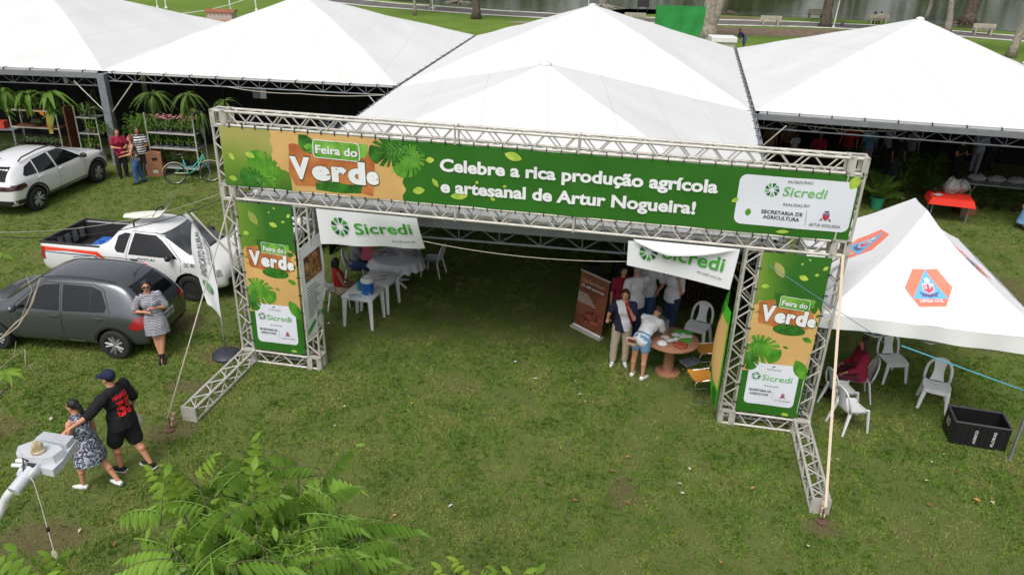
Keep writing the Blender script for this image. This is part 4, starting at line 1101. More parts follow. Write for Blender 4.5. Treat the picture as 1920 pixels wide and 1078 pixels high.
# ---------------------------------------------------------------- dark grey hatchback
def hatchback():
    t = thing('hatchback_car', 'dark grey hatchback with a woman leaning on its rear corner', 'car', (0, 0, 0))
    paint = car_paint('graphite_paint', (0.10, 0.107, 0.12), 0.55)
    S = [(-1.93, .36, .66, .80, .74, .62), (-1.90, .28, .78, .92, .79, .66), (-1.74, .24, .92, 1.16, .815, .62), (-1.50, .22, .95, 1.44, .83, .55), (-1.15, .2, .96, 1.53, .835, .56), (-.5, .2, .95, 1.555, .835, .575), (.1, .2, .94, 1.53, .835, .58), (.3, .2, .935, 1.46, .835, .58), (.6, .2, .93, 1.27, .835, .61), (.9, .2, .925, 1.04, .83, .70), (1.3, .2, .88, .97, .825, .68), (1.62, .22, .80, .88, .80, .64), (1.82, .26, .68, .76, .72, .58), (1.9, .36, .55, .60, .6, .48)]
    wx = (-1.23, 1.22); R_ = 0.305
    cuts = [('cyl', x, R_, R_ + .065, s * .52, s * 1.0) for x in wx for s in (1, -1)]
    me = loft_body(S, 'body', cuts, paint); obj_from(me, 'body', t); b = bvh_of(me)
    for x in wx:
        for s in (1, -1): wheel(t, x, s * 0.745, R_, R_, 0.19, M_ALLOY, n=5)
    for sg in (1, -1):
        side_decal(t, b, [(.68, .97), (.22, 1.35), (.1, 1.41), (-.22, 1.44), (-.22, .965)], sg, M_GLASS, 'side_window')
        side_decal(t, b, [(-.29, .965), (-.29, 1.44), (-.85, 1.43), (-1.05, 1.36), (-1.17, 1.08), (-1.13, .985)], sg, M_GLASS, 'side_window')
        side_decal(t, b, strip([(-.86, .98), (-.86, 1.42)], .02), sg, M_TRIM, 'window_bar', .009)
        side_decal(t, b, strip([(.8, .94), (.74, .3), (.68, .22), (-.25, .22), (-.255, 1.46)], .011), sg, M_SEAM, 'door_gap', .004, .12)
        side_decal(t, b, strip([(-.26, .22), (-.86, .22), (-.95, .36), (-1.05, .55), (-1.2, .75), (-1.24, .98), (-1.1, 1.38), (-.9, 1.46), (.1, 1.455), (.35, 1.3), (.8, .94)], .011), sg, M_SEAM, 'door_gap', .004, .12)
        side_decal(t, b, strip([(.95, .27), (-.9, .27)], .05), sg, M_TRIM, 'sill_trim', .006, .12)
        side_decal(t, b, strip([(.7, .36), (-.05, .36)], .02), sg, M_CHROME, 'side_badge', .01, .12) if False else None
        side_decal(t, b, strip([(-.32, .345), (-.62, .345)], .035), sg, M_ALLOY, 'side_badge', .01, .12)
        for hx in (-.12, -1.0):
            m = MB(); h = b.ray_cast(Vector((hx, sg * 1.6, .86)), Vector((0, -sg, 0)), 3)[0]; m.box((hx, h.y + sg * .012, .86), (.17, .03, .035), bev=.01); m.obj('door_handle', paint, t, smooth=40)
        side_decal(t, b, ring_poly(-1.23, R_, R_ + .080, R_ + .10, 0.1, PI - 0.1), sg, M_SEAM, 'arch_lip', .005, .1)
        side_decal(t, b, [(-1.6, .68), (-1.62, .78), (-1.74, .9), (-1.87, .92), (-1.90, .72), (-1.78, .66)], sg, M_TAIL, 'tail_light', .010, .05)
        side_decal(t, b, [(1.5, .66), (1.42, .78), (1.72, .82), (1.84, .7)], sg, M_HEAD, 'headlight', .008, .06)
        mirror_(t, .62, sg * .80, .98, paint)
        end_decal(t, b, [(sg * .52, .70), (sg * .50, .92), (sg * .80, .92), (sg * .80, .70)], -1, M_TAIL, 'tail_light', .012, .05)
    end_decal(t, b, [(-.50, 1.04), (.50, 1.04), (.44, 1.40), (-.44, 1.40)], -1, M_GLASS, 'rear_window')
    end_decal(t, b, [(-.64, 1.06), (.64, 1.06), (.50, 1.42), (-.50, 1.42)], 1, M_GLASS, 'windscreen', .016, .05)
    end_decal(t, b, strip([(-.56, 1.0), (-.56, .50), (.56, .50), (.56, 1.0)], .012), -1, M_SEAM, 'hatch_gap', .006)
    end_decal(t, b, [(-.72, .32), (.72, .32), (.70, .40), (-.70, .40)], -1, M_TRIM, 'bumper_trim', .006)
    m = MB(); m.box((-1.935, 0, .66), (.014, .42, .14)); pl_ = m.obj('number_plate', M_PLATE, t)
    v, f = text2d('LRV1J37', 1.0, .02); x0 = min(p[0] for p in v); x1 = max(p[0] for p in v); k = .36 / (x1 - x0)
    m = MB(); m.add([(-1.945, .18 - (p[0] - x0) * k, .625 + p[1] * .085 / .729) for p in v], [q[::-1] for q in f]); m.obj('lettering', M_SEAM, pl_)
    m = MB(); m.path([(-1.40, 0, 1.5), (-1.62, 0, 1.68)], [.008, .004], 6); m.ell((-1.40, 0, 1.49), (.04, .02, .015)); m.obj('antenna', M_DARK, t)
    m = MB(); m.tube((-1.62, 0, 1.2), (-1.80, .3, 1.05), .008); m.obj('rear_wiper', M_DARK, t)
    for s in (1, -1):
        m = MB(); m.path([(x, s * (.50), zz) for x, zz in ((-1.3, 1.50), (-.8, 1.555), (-.2, 1.56), (.2, 1.51))], .008, 4); m.obj('roof_gutter', M_SEAM, t)
    return t
HB = hatchback()
_w0 = Vector((-7.646,12.919,0)); _w1 = Vector((-10.038,13.13,0))
_d = (_w1 - _w0).normalized(); HRZ = math.atan2(_d.y, _d.x); _n = Vector((_d.y, -_d.x, 0))    # _n points away from the camera side
_c = _w0 + _d * 1.23; _left = Vector((-_d.y, _d.x, 0)); HBC = _c - _left * 0.80
HB.location = (HBC.x, HBC.y, 0); HB.rotation_euler = (0, 0, HRZ)

# ---------------------------------------------------------------- white compact SUV
def suv(label, full=True):
    t = thing('compact_suv', label, 'car', (0, 0, 0))
    paint = car_paint('white_paint', (0.72, 0.73, 0.74))
    S = [(-2.08, .48, .66, .78, .66, .56), (-2.03, .32, .84, .98, .80, .66), (-1.92, .26, .96, 1.12, .85, .66), (-1.62, .24, 1.0, 1.32, .865, .58), (-1.2, .22, 1.0, 1.44, .87, .56), (-.6, .22, .99, 1.50, .87, .58), (.1, .22, .98, 1.485, .87, .585), (.5, .22, .97, 1.33, .87, .61), (.95, .22, .965, 1.08, .865, .72), (1.35, .22, .94, 1.03, .86, .72), (1.75, .24, .88, .96, .84, .68), (1.98, .28, .76, .86, .78, .62), (2.08, .38, .62, .70, .66, .54)]
    wx = (-1.27, 1.33); R_ = 0.335
    cuts = [('cyl', x, R_, R_ + .06, s * .52, s * 1.1) for x in wx for s in (1, -1)]
    me = loft_body(S, 'body', cuts, paint); obj_from(me, 'body', t); b = bvh_of(me)
    for x in wx:
        for s in (1, -1): wheel(t, x, s * 0.775, R_, R_, 0.20, M_ALLOY, n=5)
    for sg in (1, -1):
        side_decal(t, b, [(.78, 1.02), (.32, 1.34), (.12, 1.41), (-.28, 1.42), (-.28, 1.005)], sg, M_GLASS, 'side_window')
        side_decal(t, b, [(-.35, 1.005), (-.35, 1.42), (-.95, 1.37), (-1.03, 1.02)], sg, M_GLASS, 'side_window')
        side_decal(t, b, [(-1.07, 1.03), (-1.0, 1.35), (-1.3, 1.27), (-1.52, 1.1), (-1.48, 1.05)], sg, M_GLASS, 'side_window')
        side_decal(t, b, strip([(.85, .95), (.8, .32), (-.3, .3), (-.31, 1.44)], .011), sg, M_SEAM, 'door_gap', .004, .12)
        side_decal(t, b, strip([(-.31, .3), (-.9, .3), (-1.1, .7), (-1.2, 1.0)], .011), sg, M_SEAM, 'door_gap', .004, .12)
        side_decal(t, b, [(.95, .235), (.95, .42), (-.9, .40), (-.9, .235)], sg, M_TRIM, 'sill_cladding', .012, .12)
        for x in wx: side_decal(t, b, ring_poly(x, R_, R_ + .072, R_ + .14, -0.1, PI + 0.15), sg, M_TRIM, 'arch_cladding', .012, .09)
        side_decal(t, b, [(-1.66, .25), (-1.70, .50), (-2.02, .52), (-2.05, .36), (-1.95, .28)], sg, M_TRIM, 'bumper_cladding', .01, .09)
        side_decal(t, b, [(-1.55, .80), (-1.62, .92), (-2.0, .93), (-2.04, .80), (-1.8, .76)], sg, M_TAILD, 'tail_light', .012, .06)
        side_decal(t, b, [(1.62, .80), (1.55, .92), (1.9, .86), (2.0, .74)], sg, M_HEAD, 'headlight', .01, .06)
        for hx in (-.18, -1.0):
            m = MB(); h = b.ray_cast(Vector((hx, sg * 1.6, .92)), Vector((0, -sg, 0)), 3)[0]; m.box((hx, h.y + sg * .012, .92), (.17, .03, .035), bev=.01); m.obj('door_handle', paint, t, smooth=40)
        mirror_(t, .70, sg * .83, 1.04, M_DARK)
        m = MB(); m.path([(x, sg * .55, zz) for x, zz in ((-1.35, 1.42), (-1.2, 1.50), (-.6, 1.56), (0, 1.555), (.2, 1.50))], .02, 6); m.obj('roof_rail', M_TRIM, t, smooth=True)
    end_decal(t, b, [(-.60, 1.02), (.60, 1.02), (.48, 1.32), (-.48, 1.32)], -1, M_GLASS, 'rear_window')
    end_decal(t, b, [(-.66, 1.10), (.66, 1.10), (.54, 1.42), (-.54, 1.42)], 1, M_GLASS, 'windscreen', .016, .05)
    end_decal(t, b, [(-.80, .78), (.80, .78), (.78, .90), (-.78, .90)], -1, M_TAILD, 'tail_light_bar', .012)
    end_decal(t, b, [(-.74, .30), (.74, .30), (.74, .50), (-.74, .50)], -1, M_TRIM, 'bumper_cladding', .008)
    end_decal(t, b, [(-.6, .34), (.6, .34), (.66, .58), (-.66, .58)], 1, M_TRIM, 'grille', .01)
    m = MB(); m.box((-2.075, 0, .64), (.014, .4, .13)); m.obj('number_plate', M_PLATE, t)
    top_decal(t, b, [(-.62, -.42), (-.62, .42), (-.05, .42), (-.05, -.42)], M_GLASS, 'sunroof', .006) if False else None
    m = MB(); m.path([(-1.3, 0, 1.45), (-1.45, 0, 1.56)], [.012, .004], 6); m.obj('antenna', M_DARK, t)
    return t
SV = suv('white compact SUV with roof rails parked before the plant racks')
_w0 = Vector((-13.837,21.062,0)); _w1 = Vector((-13.456,23.923,0)); _d = (_w1 - _w0).normalized(); _left = Vector((-_d.y, _d.x, 0))
_mid = (_w0 + _w1) / 2; _c = _mid + _left * 0.85 - _d * 0.03; SV.location = (_c.x, _c.y, 0); SV.rotation_euler = (0, 0, math.atan2(_d.y, _d.x)); SV.scale = (1.06, 1.02, 1.02)
SV2 = dup(SV, 'white car standing mostly hidden behind the left pylon banner', (-5.75, 19.3, 0), math.radians(-105)); SV2.scale = (1, 1, 1)

# ---------------------------------------------------------------- white pickup with a surfboard-like board
def pickup():
    t = thing('pickup_truck', 'small white pickup with orange side stripe and open cargo bed', 'pickup', (0, 0, 0))
    paint = car_paint('pickup_white_paint', (0.74, 0.75, 0.75))
    S = [(-2.25, .46, .80, 1.0, .74, .70), (-2.22, .36, .95, 1.06, .80, .77), (-2.1, .30, 1.0, 1.07, .835, .79), (-1.5, .26, 1.0, 1.07, .85, .80), (-.9, .24, 1.0, 1.09, .85, .80), (-.55, .24, 1.0, 1.14, .85, .76), (-.38, .24, .99, 1.42, .85, .60), (-.2, .24, .98, 1.535, .85, .575), (.3, .24, .97, 1.57, .85, .58), (.72, .24, .96, 1.50, .85, .58), (1.08, .24, .95, 1.30, .85, .62), (1.42, .24, .94, 1.06, .845, .71), (1.75, .25, .90, .99, .835, .70), (2.05, .28, .80, .89, .79, .64), (2.2, .34, .68, .76, .70, .56), (2.25, .42, .58, .62, .6, .48)]
    wx = (-1.25, 1.42); R_ = 0.31
    cuts = [('cyl', x, R_, R_ + .07, s * .52, s * 1.1) for x in wx for s in (1, -1)]
    me = loft_body(S, 'body', cuts, paint, [('box', (-1.42, 0, .98), (1.44, 1.36, .72))]); obj_from(me, 'body', t); b = bvh_of(me)
    for x in wx:
        for s in (1, -1): wheel(t, x, s * 0.76, R_, R_, 0.19, M_TRIM, 'steel')
    for sg in (1, -1):
        side_decal(t, b, [(1.18, .99), (.78, 1.33), (.62, 1.43), (.12, 1.45), (.0, 1.0)], sg, M_GLASS, 'side_window')
        side_decal(t, b, [(-.10, 1.02), (.02, 1.43), (-.12, 1.43), (-.28, 1.36), (-.34, 1.10), (-.28, 1.03)], sg, M_GLASS, 'side_window')
        side_decal(t, b, strip([(1.26, .95), (1.22, .3), (.0, .28), (-.05, 1.0), (.06, 1.48), (.62, 1.47), (.86, 1.34), (1.26, .96)], .011), sg, M_SEAM, 'door_gap', .004, .12)
        M_OR = mat('orange_stripe', hexc('#e8452a'), 0.4); M_BL = mat('blue_stripe', hexc('#2b3f86'), 0.4)
        side_decal(t, b, [(-2.18, .90), (-2.18, 1.0), (-.75, 1.0), (-.52, .84), (-.62, .84), (-.8, .92), (-1.5, .95)], sg, M_OR, 'side_stripe', .007, .1)
        side_decal(t, b, strip([(-2.18, .885), (-.85, .895), (-.62, .81)], .018), sg, M_BL, 'side_stripe', .008, .1)
        side_decal(t, b, [(.32, .84), (.44, .84), (.62, .62), (.55, .52), (.42, .62), (.50, .68)], sg, M_OR, 'door_emblem', .008, .06)
        side_decal(t, b, [(.22, .83), (.29, .83), (.18, .62), (.08, .62)], sg, M_OR, 'door_emblem', .008, .06)
        side_decal(t, b, [(-2.23, .68), (-2.23, .98), (-2.08, .98), (-2.1, .70)], sg, M_TAIL, 'tail_light', .010, .05)
        side_decal(t, b, [(1.78, .76), (1.72, .87), (2.12, .78), (2.18, .64), (1.95, .64)], sg, M_HEAD, 'headlight', .01, .06)
        m = MB(); h = b.ray_cast(Vector((.14, sg * 1.6, .90)), Vector((0, -sg, 0)), 3)[0]; m.box((.14, h.y + sg * .012, .90), (.17, .03, .035), bev=.01); m.obj('door_handle', M_TRIM, t)
        mirror_(t, 1.05, sg * .80, 1.02, M_DARK)
        m = MB(); m.path([(x, sg * .765, 1.09) for x in (-2.2, -1.4, -.7)], .028, 6); m.obj('bed_rail', M_TRIM, t, smooth=True)
    text_decal(t, b, 'DC 001', (1.58 if True else 0, .86), .26, .07, -1, M_SEAM, 'side') if False else None
    text_decal(t, b, 'DC 001', (1.34, .84), .26, .085, -1, M_SEAM)
    text_decal(t, b, 'PREFEITURA', (.22, .90), .44, .05, -1, M_SEAM, bold=0)
    end_decal(t, b, [(-.68, 1.07), (.68, 1.07), (.55, 1.46), (-.55, 1.46)], 1, M_GLASSL, 'windscreen', .018, .05)
    end_decal(t, b, [(-.52, 1.18), (.52, 1.18), (.48, 1.42), (-.48, 1.42)], -1, M_GLASS, 'rear_window')
    end_decal(t, b, [(-.6, .36), (.6, .36), (.62, .56), (-.62, .56)], 1, M_TRIM, 'grille', .01)
    m = MB(); m.box((-2.17, 0, 1.085), (.06, 1.5, .05), bev=.01); m.obj('tailgate_rail', M_TRIM, t)
    for k in range(5):
        m = MB(); m.box((-2.128, -.5 + .25 * k, .86), (.012, .15, .26)); m.obj('tailgate_rib', M_STEEL_D, t)
    m = MB(); m.box((1.46, 0, 1.065), (.22, 1.25, .02), R=Matrix.Rotation(.25, 3, 'Y')); m.obj('cowl', M_TRIM, t)
    for s in (.35, -.25):
        m = MB(); m.tube((1.40, s, 1.11), (1.12, s + .35, 1.30), .01); m.obj('wiper', M_DARK, t)
    for s in (1, -1):
        m = MB(); m.tube((.1, s * .56, 1.56), (.1, s * .56, 1.68), .018); m.tube((.1, -.56, 1.69), (.1, .56, 1.69), .015) if s > 0 else None; m.obj('roof_bar', M_DARK, t)
    return t
PK = pickup()
_fw = Vector((-7.188,15.493,0)); _rr = Vector((-10.567,15.93,1.05)); 
PKRZ = math.radians(-9)
_d = Vector((math.cos(PKRZ), math.sin(PKRZ), 0)); _left = Vector((-_d.y, _d.x, 0)); _c = _fw - _d * 1.42 + _left * 0.83
PK.location = (_c.x, _c.y, 0); PK.rotation_euler = (0, 0, PKRZ)
def on_car(C, rz, x, y, z): c, s = math.cos(rz), math.sin(rz); return (C[0] + x * c - y * s, C[1] + x * s + y * c, z)
bd = thing('paddle_board', 'pale curved board with upturned nose strapped across the pickup roof', 'board', on_car(_c, PKRZ, .30, -.05, 1.70), PKRZ + .35)
m = MB()
def bfn(u, v, s=1):
    t = u; x = -.65 + 1.15 * t; w = .25 * math.sin(PI * min(1, max(0, t * .93 + .05))) ** .4; lift = .5 * max(0, (t - .62) / .38) ** 2
    return (x - .12 * max(0, t - .62), (-w + 2 * w * v), lift + .01 * s + .02 * math.sin(PI * v) * s)
m.grid(lambda u, v: bfn(u, v, 1), 24, 8); m.grid(lambda u, v: bfn(u, 1 - v, -1), 24, 8); m.obj('deck', mat('pale_board', (0.78, 0.78, 0.7), 0.35), bd, smooth=True)
m = MB(); m.tube((0, -.2, .02), (0, .2, .02), .012); m.obj('strap', M_DARK, bd)
tk = thing('blue_crate', 'bright blue lidded plastic box inside the pickup bed', 'box', on_car(_c, PKRZ, -.98, -.12, .63), PKRZ + .1)
M_BLUEP = mat('blue_plastic', hexc('#1c5fb4'), 0.4, var=.06, vscale=4)
m = MB(); m.box((0, 0, .15), (.46, .42, .3), bev=.02); m.obj('tub', M_BLUEP, tk, smooth=40)
m = MB(); m.box((0, 0, .325), (.5, .46, .05), bev=.02); m.box((0, 0, .37), (.3, .26, .05), bev=.02); m.obj('lid', M_BLUEP, tk, smooth=40)

# ================================================================ PEOPLE
SKIN = {'a': mat('skin_light', hexc('#c98f72'), 0.5, var=.06, vscale=8), 'b': mat('skin_tan', hexc('#a8705a'), 0.5, var=.06, vscale=8), 'c': mat('skin_brown', hexc('#7d4f3c'), 0.5, var=.06, vscale=8)}
HAIRM = {'black': mat('hair_black', (0.012, 0.01, 0.01), 0.45, bump=.4, bscale=120), 'brown': mat('hair_brown', (0.05, 0.025, 0.015), 0.45, bump=.4, bscale=120), 'red': mat('hair_auburn', (0.16, 0.045, 0.02), 0.45, bump=.4, bscale=120), 'grey': mat('hair_grey', (0.3, 0.28, 0.26), 0.6, bump=.4, bscale=120), 'blond': mat('hair_fair', (0.22, 0.13, 0.06), 0.5, bump=.4, bscale=120)}
M_EYE = mat('eye_dark', (0.02, 0.012, 0.01), 0.2); M_LIP = mat('lips', hexc('#9c4a44'), 0.5)
def frame(T, X=None):
    T = Vector(T).normalized(); X = Vector(X) if X else Vector((1, 0, 0)); Y = T.cross(X).normalized(); X = Y.cross(T).normalized()
    return Matrix((X, Y, T)).transposed()
def cap_(m, a, b, ra, rb, n=10, ell=True):
    a, b = Vector(a), Vector(b)
    m.path([a, a.lerp(b, .35), a.lerp(b, .7), b], [ra, ra * .62 + rb * .38 + (ra - rb) * .12, ra * .3 + rb * .7, rb], n)
    m.ell(a, ra, n=n); m.ell(b, rb, n=n)
def person(label, loc, rz, H=1.65, torso=(0, 0, 1), sx=None, tL=(0, 0, -1), sL_=(0, 0, -1), tR=(0, 0, -1), sR_=(0, 0, -1), uaL=(-.25, 0, -1), faL=(-.1, .25, -1), uaR=(.25, 0, -1), faR=(.1, .25, -1), face=(0, 1, 0), headup=(0, 0, 1), skin='a', hair=('black', 'short'), top=None, bottom=None, dress=None, shoes=None, girth=1.0, male=False, vox=.014, z0=0.0, feetL=None, feetR=None, group=None, stance=0.0, socks=None, bare=False, name='person'):
    t = thing(name, label, 'person', (loc[0], loc[1], 0), rz, group)
    N = lambda v: Vector(v).normalized(); sk = SKIN[skin]; g = girth
    R = frame(torso, sx); Tn = R.col[2]; Xn = R.col[0]; Yn = R.col[1]
    P = Vector((0, 0, .53 * H)); S = P + Tn * (.285 * H)
    hipx = frame((Tn + Vector((0, 0, 1)))).col[0] if sx is None else Xn
    hw = .052 * H * (1.0 if male else 1.04); sw = .112 * H * (1.08 if male else .93)
    J = {}
    for s, k in ((-1, 'L'), (1, 'R')):
        h = P + hipx * (s * hw) - Vector((0, 0, .015 * H)); kn = h + N({'L': tL, 'R': tR}[k]) * .235 * H; an = kn + N({'L': sL_, 'R': sR_}[k]) * .235 * H
        if stance: an.x += s * stance; kn.x += s * stance * .5
        sh = S + Xn * (s * sw) - Tn * .012 * H; el = sh + N({'L': uaL, 'R': uaR}[k]) * .168 * H; wr = el + N({'L': faL, 'R': faR}[k]) * .142 * H
        J[k] = (h, kn, an, sh, el, wr)
    zmin = min(J['L'][2].z, J['R'][2].z) - .042 * H
    off = Vector((0, 0, z0 - zmin))
    P += off; S += off; J = {k: tuple(p + off for p in v) for k, v in J.items()}
    F = N(face); Hr = frame(headup); Hy = (F - Hr.col[2] * F.dot(Hr.col[2])).normalized(); Hz = Hr.col[2]; Hx = Hy.cross(Hz).normalized(); HR = Matrix((Hx, Hy, Hz)).transposed()
    nb = S + Tn * (.035 * H); hc = nb + (Tn * .4 + Hz * .6).normalized() * (.088 * H) + Hy * .012 * H
    def torso_prims(m, d, lo=0.0, hi=1.0):
        m.ell(P - Tn * .01 * H, ((.094 * g + d / H) * H, (.070 * g + d / H) * H, (.085 + d / H) * H), R)
        m.ell(P + Tn * .1 * H, ((.078 * g + d / H) * H, (.058 * g + d / H) * H, (.09 + d / H) * H), R)
        m.ell(P + Tn * .195 * H + Yn * .004 * H, ((.088 * g + d / H) * H, (.064 * g + d / H) * H, (.10 + d / H) * H), R)
        m.path([S - Xn * (sw * .82) - Tn * .012 * H, S - Tn * .004 * H, S + Xn * (sw * .82) - Tn * .012 * H], [.036 * H + d, .043 * H + d, .036 * H + d], 12)
        if not male: 
            for s in (-1, 1): m.ell(P + Tn * .2 * H + Yn * (.052 * H) + Xn * (s * .04 * H), .037 * H + d, R, n=10)
    m = MB(); torso_prims(m, 0)
    cap_(m, S - Tn * .01 * H, hc - Hz * .02 * H, .036 * H, .033 * H)
    m.ell(hc, (.044 * H, .053 * H, .060 * H), HR, n=16); m.ell(hc - Hz * .036 * H + Hy * .018 * H, (.032 * H, .034 * H, .030 * H), HR)
    m.ell(hc + Hy * .052 * H - Hz * .012 * H, (.009 * H, .013 * H, .015 * H), HR, n=8)
    for s in (-1, 1): m.ell(hc + Hx * (s * .045 * H) - Hz * .01 * H, (.007 * H, .013 * H, .019 * H), HR, n=8)
    for k, s in (('L', -1), ('R', 1)):
        h, kn, an, sh, el, wr = J[k]
        cap_(m, h, kn, .054 * H * g, .034 * H * (g * .5 + .5)); cap_(m, kn, an, .034 * H * (g * .5 + .5), .020 * H)
        m.ell(kn.lerp(an, .3) - Yn * .008 * H, .034 * H * (g * .5 + .5), n=10)
        cap_(m, sh, el, .031 * H * (g * .6 + .4), .024 * H); cap_(m, el, wr, .025 * H, .0155 * H)
        hd = (wr - el).normalized(); m.ell(wr + hd * .03 * H, (.022 * H, .011 * H, .032 * H), frame(hd, hd.cross(Vector((0, 0, 1))) if abs(hd.z) < .9 else (0, 1, 0)), n=10)
        fd = N({'L': feetL, 'R': feetR}[k]) if {'L': feetL, 'R': feetR}[k] else Vector((s * .18, 1, 0)).normalized()
        J[k] += (fd,)
        m.path([an - fd * .03 * H - Vector((0, 0, .022 * H)), an + fd * .03 * H - Vector((0, 0, .02 * H)), an + fd * .10 * H - Vector((0, 0, .028 * H))], [.018 * H, .022 * H, .014 * H], 8)
    me = remesh(m, 'body', vox, sk)
    # fingers: five separate, bent, rooted inside the palm
    fm = MB()
    for k, s in (('L', -1), ('R', 1)):
        el, wr = J[k][4], J[k][5]; hd = (wr - el).normalized()
        HF = frame(hd, hd.cross(Vector((0, 0, 1))) if abs(hd.z) < .9 else (0, 1, 0)); w = HF.col[0]; nn = HF.col[1]
        for i, ln in enumerate((.034, .040, .037, .029)):
            a = wr + hd * .050 * H + w * ((i - 1.5) * .0098 * H); b = a + (hd + nn * .25).normalized() * ln * .55 * H; c = b + (hd * .6 + nn * .75).normalized() * ln * .5 * H
            fm.path([a, b, c], [.0052 * H, .0048 * H, .0038 * H], 6)
        a = wr + hd * .018 * H + w * (-.017 * H); b = a + (hd * .7 - w * .8).normalized() * .026 * H; c = b + (hd * .95 + nn * .3).normalized() * .02 * H
        fm.path([a, b, c], [.0065 * H, .0058 * H, .0045 * H], 6)
    o = obj_from(me, 'body', t)
    fme = fm.mesh('hand_mesh', sk, True); bm = bmesh.new(); bm.from_mesh(me); bm.from_mesh(fme); bm.to_mesh(me); bm.free(); bpy.data.meshes.remove(fme); me.shade_smooth()
    out = {'t': t, 'J': J, 'S': S, 'P': P, 'hc': hc, 'HR': HR, 'R': R, 'H': H}
    for s in (-1, 1):
        e = MB(); e.ell(hc + Hx * (s * .018 * H) + Hy * .049 * H + Hz * .004 * H, (.0075 * H, .005 * H, .0045 * H), HR, n=8); e.obj('eye', M_EYE, t, smooth=True)
    e = MB(); e.ell(hc + Hy * .051 * H - Hz * .034 * H, (.014 * H, .006 * H, .0045 * H), HR, n=8); e.obj('mouth', M_LIP, t, smooth=True)
    # ---- clothes
    def crumple(me, amp=.011):
        me.update(); ns = [v.normal.copy() for v in me.vertices]; o_ = label.__len__() * 1.7
        for v, n in zip(me.vertices, ns):
            c = v.co; f = noise.noise((c.x * 9 + o_, c.y * 9, c.z * 5)) + .6 * noise.noise((c.x * 20, c.y * 20 + o_, c.z * 9)); v.co = c + n * (amp * (f + .35))
        me.update(); return me
    D = .008 * H
    if top:
        tm, sleeve = top[0], top[1]; m = MB(); torso_prims(m, D)
        if len(top) > 2 and top[2]:   # loose hem over the hips
            m.path([P + Tn * .08 * H, P - Tn * .055 * H], [.088 * H * g + D, .099 * H * g + D], 14, flat=.78, up=Yn)
        if sleeve > 0:
            for k in 'LR':
                h, kn, an, sh, el, wr = J[k][:6]
                e1 = sh.lerp(el, min(1, sleeve)); r1 = .036 * H * (g * .6 + .4) + D * .6
                cap_(m, sh, e1, .036 * H * (g * .6 + .4) + D, r1 * .92)
                if sleeve > 1: cap_(m, el, el.lerp(wr, sleeve - 1), .028 * H + D, .021 * H + D)
        tme = crumple(remesh(m, 'top', vox, tm, 4)); out['top'] = obj_from(tme, 'shirt', t); out['top_me'] = tme
    if bottom:
        bm_, kind = bottom; m = MB()
        m.ell(P - Tn * .01 * H, (.096 * g * H + D * .8, .072 * g * H + D * .8, .088 * H), R); m.ell(P + Tn * .05 * H, (.082 * g * H + D * .6, .062 * g * H + D * .6, .045 * H), R)
        fr = {'long': (1, .93), 'short': (.42, 0), 'knee': (.85, 0), 'crop': (1, .7)}[kind]
        for k in 'LR':
            h, kn, an = J[k][:3]; lo = .006 * H if kind == 'long' else 0
            cap_(m, h, h.lerp(kn, fr[0]), .057 * H * g + D * .6, (.038 * H if fr[1] else .052 * H) * (g * .5 + .5) + D)
            if fr[1]: cap_(m, kn, kn.lerp(an, fr[1]), .037 * H * (g * .5 + .5) + D, .026 * H + D + lo)
        obj_from(crumple(remesh(m, 'trousers', vox, bm_, 4), .009), 'trousers' if fr[1] else 'shorts', t)
    if dress:
        dm, sleeve, hem, flare = dress[:4]; m = MB(); torso_prims(m, D)
        if sleeve > 0:
            for k in 'LR': sh, el = J[k][3:5]; cap_(m, sh, sh.lerp(el, sleeve), .035 * H + D, .033 * H + D)
        kn = (J['L'][0].lerp(J['L'][1], hem) + J['R'][0].lerp(J['R'][1], hem)) / 2
        pts = [P + Tn * .06 * H, P - Vector((0, 0, .03 * H)), (P + kn) / 2, kn]
        m.path(pts, [.088 * g * H, .104 * g * H, .11 * g * H * (flare * .5 + .5), .112 * g * H * flare], 18, flat=.82, up=(Yn.x, Yn.y, 0))
        tme = crumple(remesh(m, 'dress', vox, dm, 3), .014); out['top'] = obj_from(tme, 'dress', t)
    if shoes:
        for k in 'LR':
            an, fd = J[k][2], J[k][6]; m = MB(); rr = 1.0
            zz = -.024 * H
            m.path([an - fd * .036 * H + Vector((0, 0, zz)), an - fd * .01 * H + Vector((0, 0, zz + .004 * H)), an + fd * .05 * H + Vector((0, 0, zz - .003 * H)), an + fd * .115 * H + Vector((0, 0, zz - .008 * H))], [.023 * H, .028 * H, .025 * H, .015 * H], 12)
            m.ell(an + Vector((0, 0, -.008 * H)), .025 * H, n=10)
            if len(shoes) > 1 and shoes[1]: cap_(m, an, an.lerp(J[k][1], shoes[1]), .026 * H, .029 * H)
            obj_from(remesh(m, 'shoe', min(vox, .012), shoes[0], 3), 'shoe', t)
            if len(shoes) > 2:
                m = MB(); c = an + fd * .04 * H; m.box((c.x, c.y, an.z - .040 * H), (.052 * H, .17 * H, .010 * H), math.atan2(-fd.x, fd.y)); m.obj('sole', shoes[2], t)
    # ---- hair
    hm = HAIRM[hair[0]]; st = hair[1]; m = MB()
    if st != 'bald':
        m.ell(hc + Hz * .014 * H - Hy * .010 * H, (.049 * H, .055 * H, .056 * H), HR, n=16)
        if st in ('long', 'bob', 'curly'):
            L = {'long': .13, 'bob': .075, 'curly': .08}[st] * H
            for s in (-1, 0, 1): m.path([hc + Hx * (s * .030 * H) - Hy * .024 * H + Hz * .01 * H, hc + Hx * (s * .042 * H) - Hy * .036 * H - Hz * L], [.03 * H, .024 * H], 10)
            for s in (-1, 1): m.path([hc + Hx * (s * .040 * H) - Hy * .0 + Hz * .02 * H, hc + Hx * (s * .046 * H) - Hy * .012 * H - Hz * L * .8], [.018 * H, .015 * H], 8)
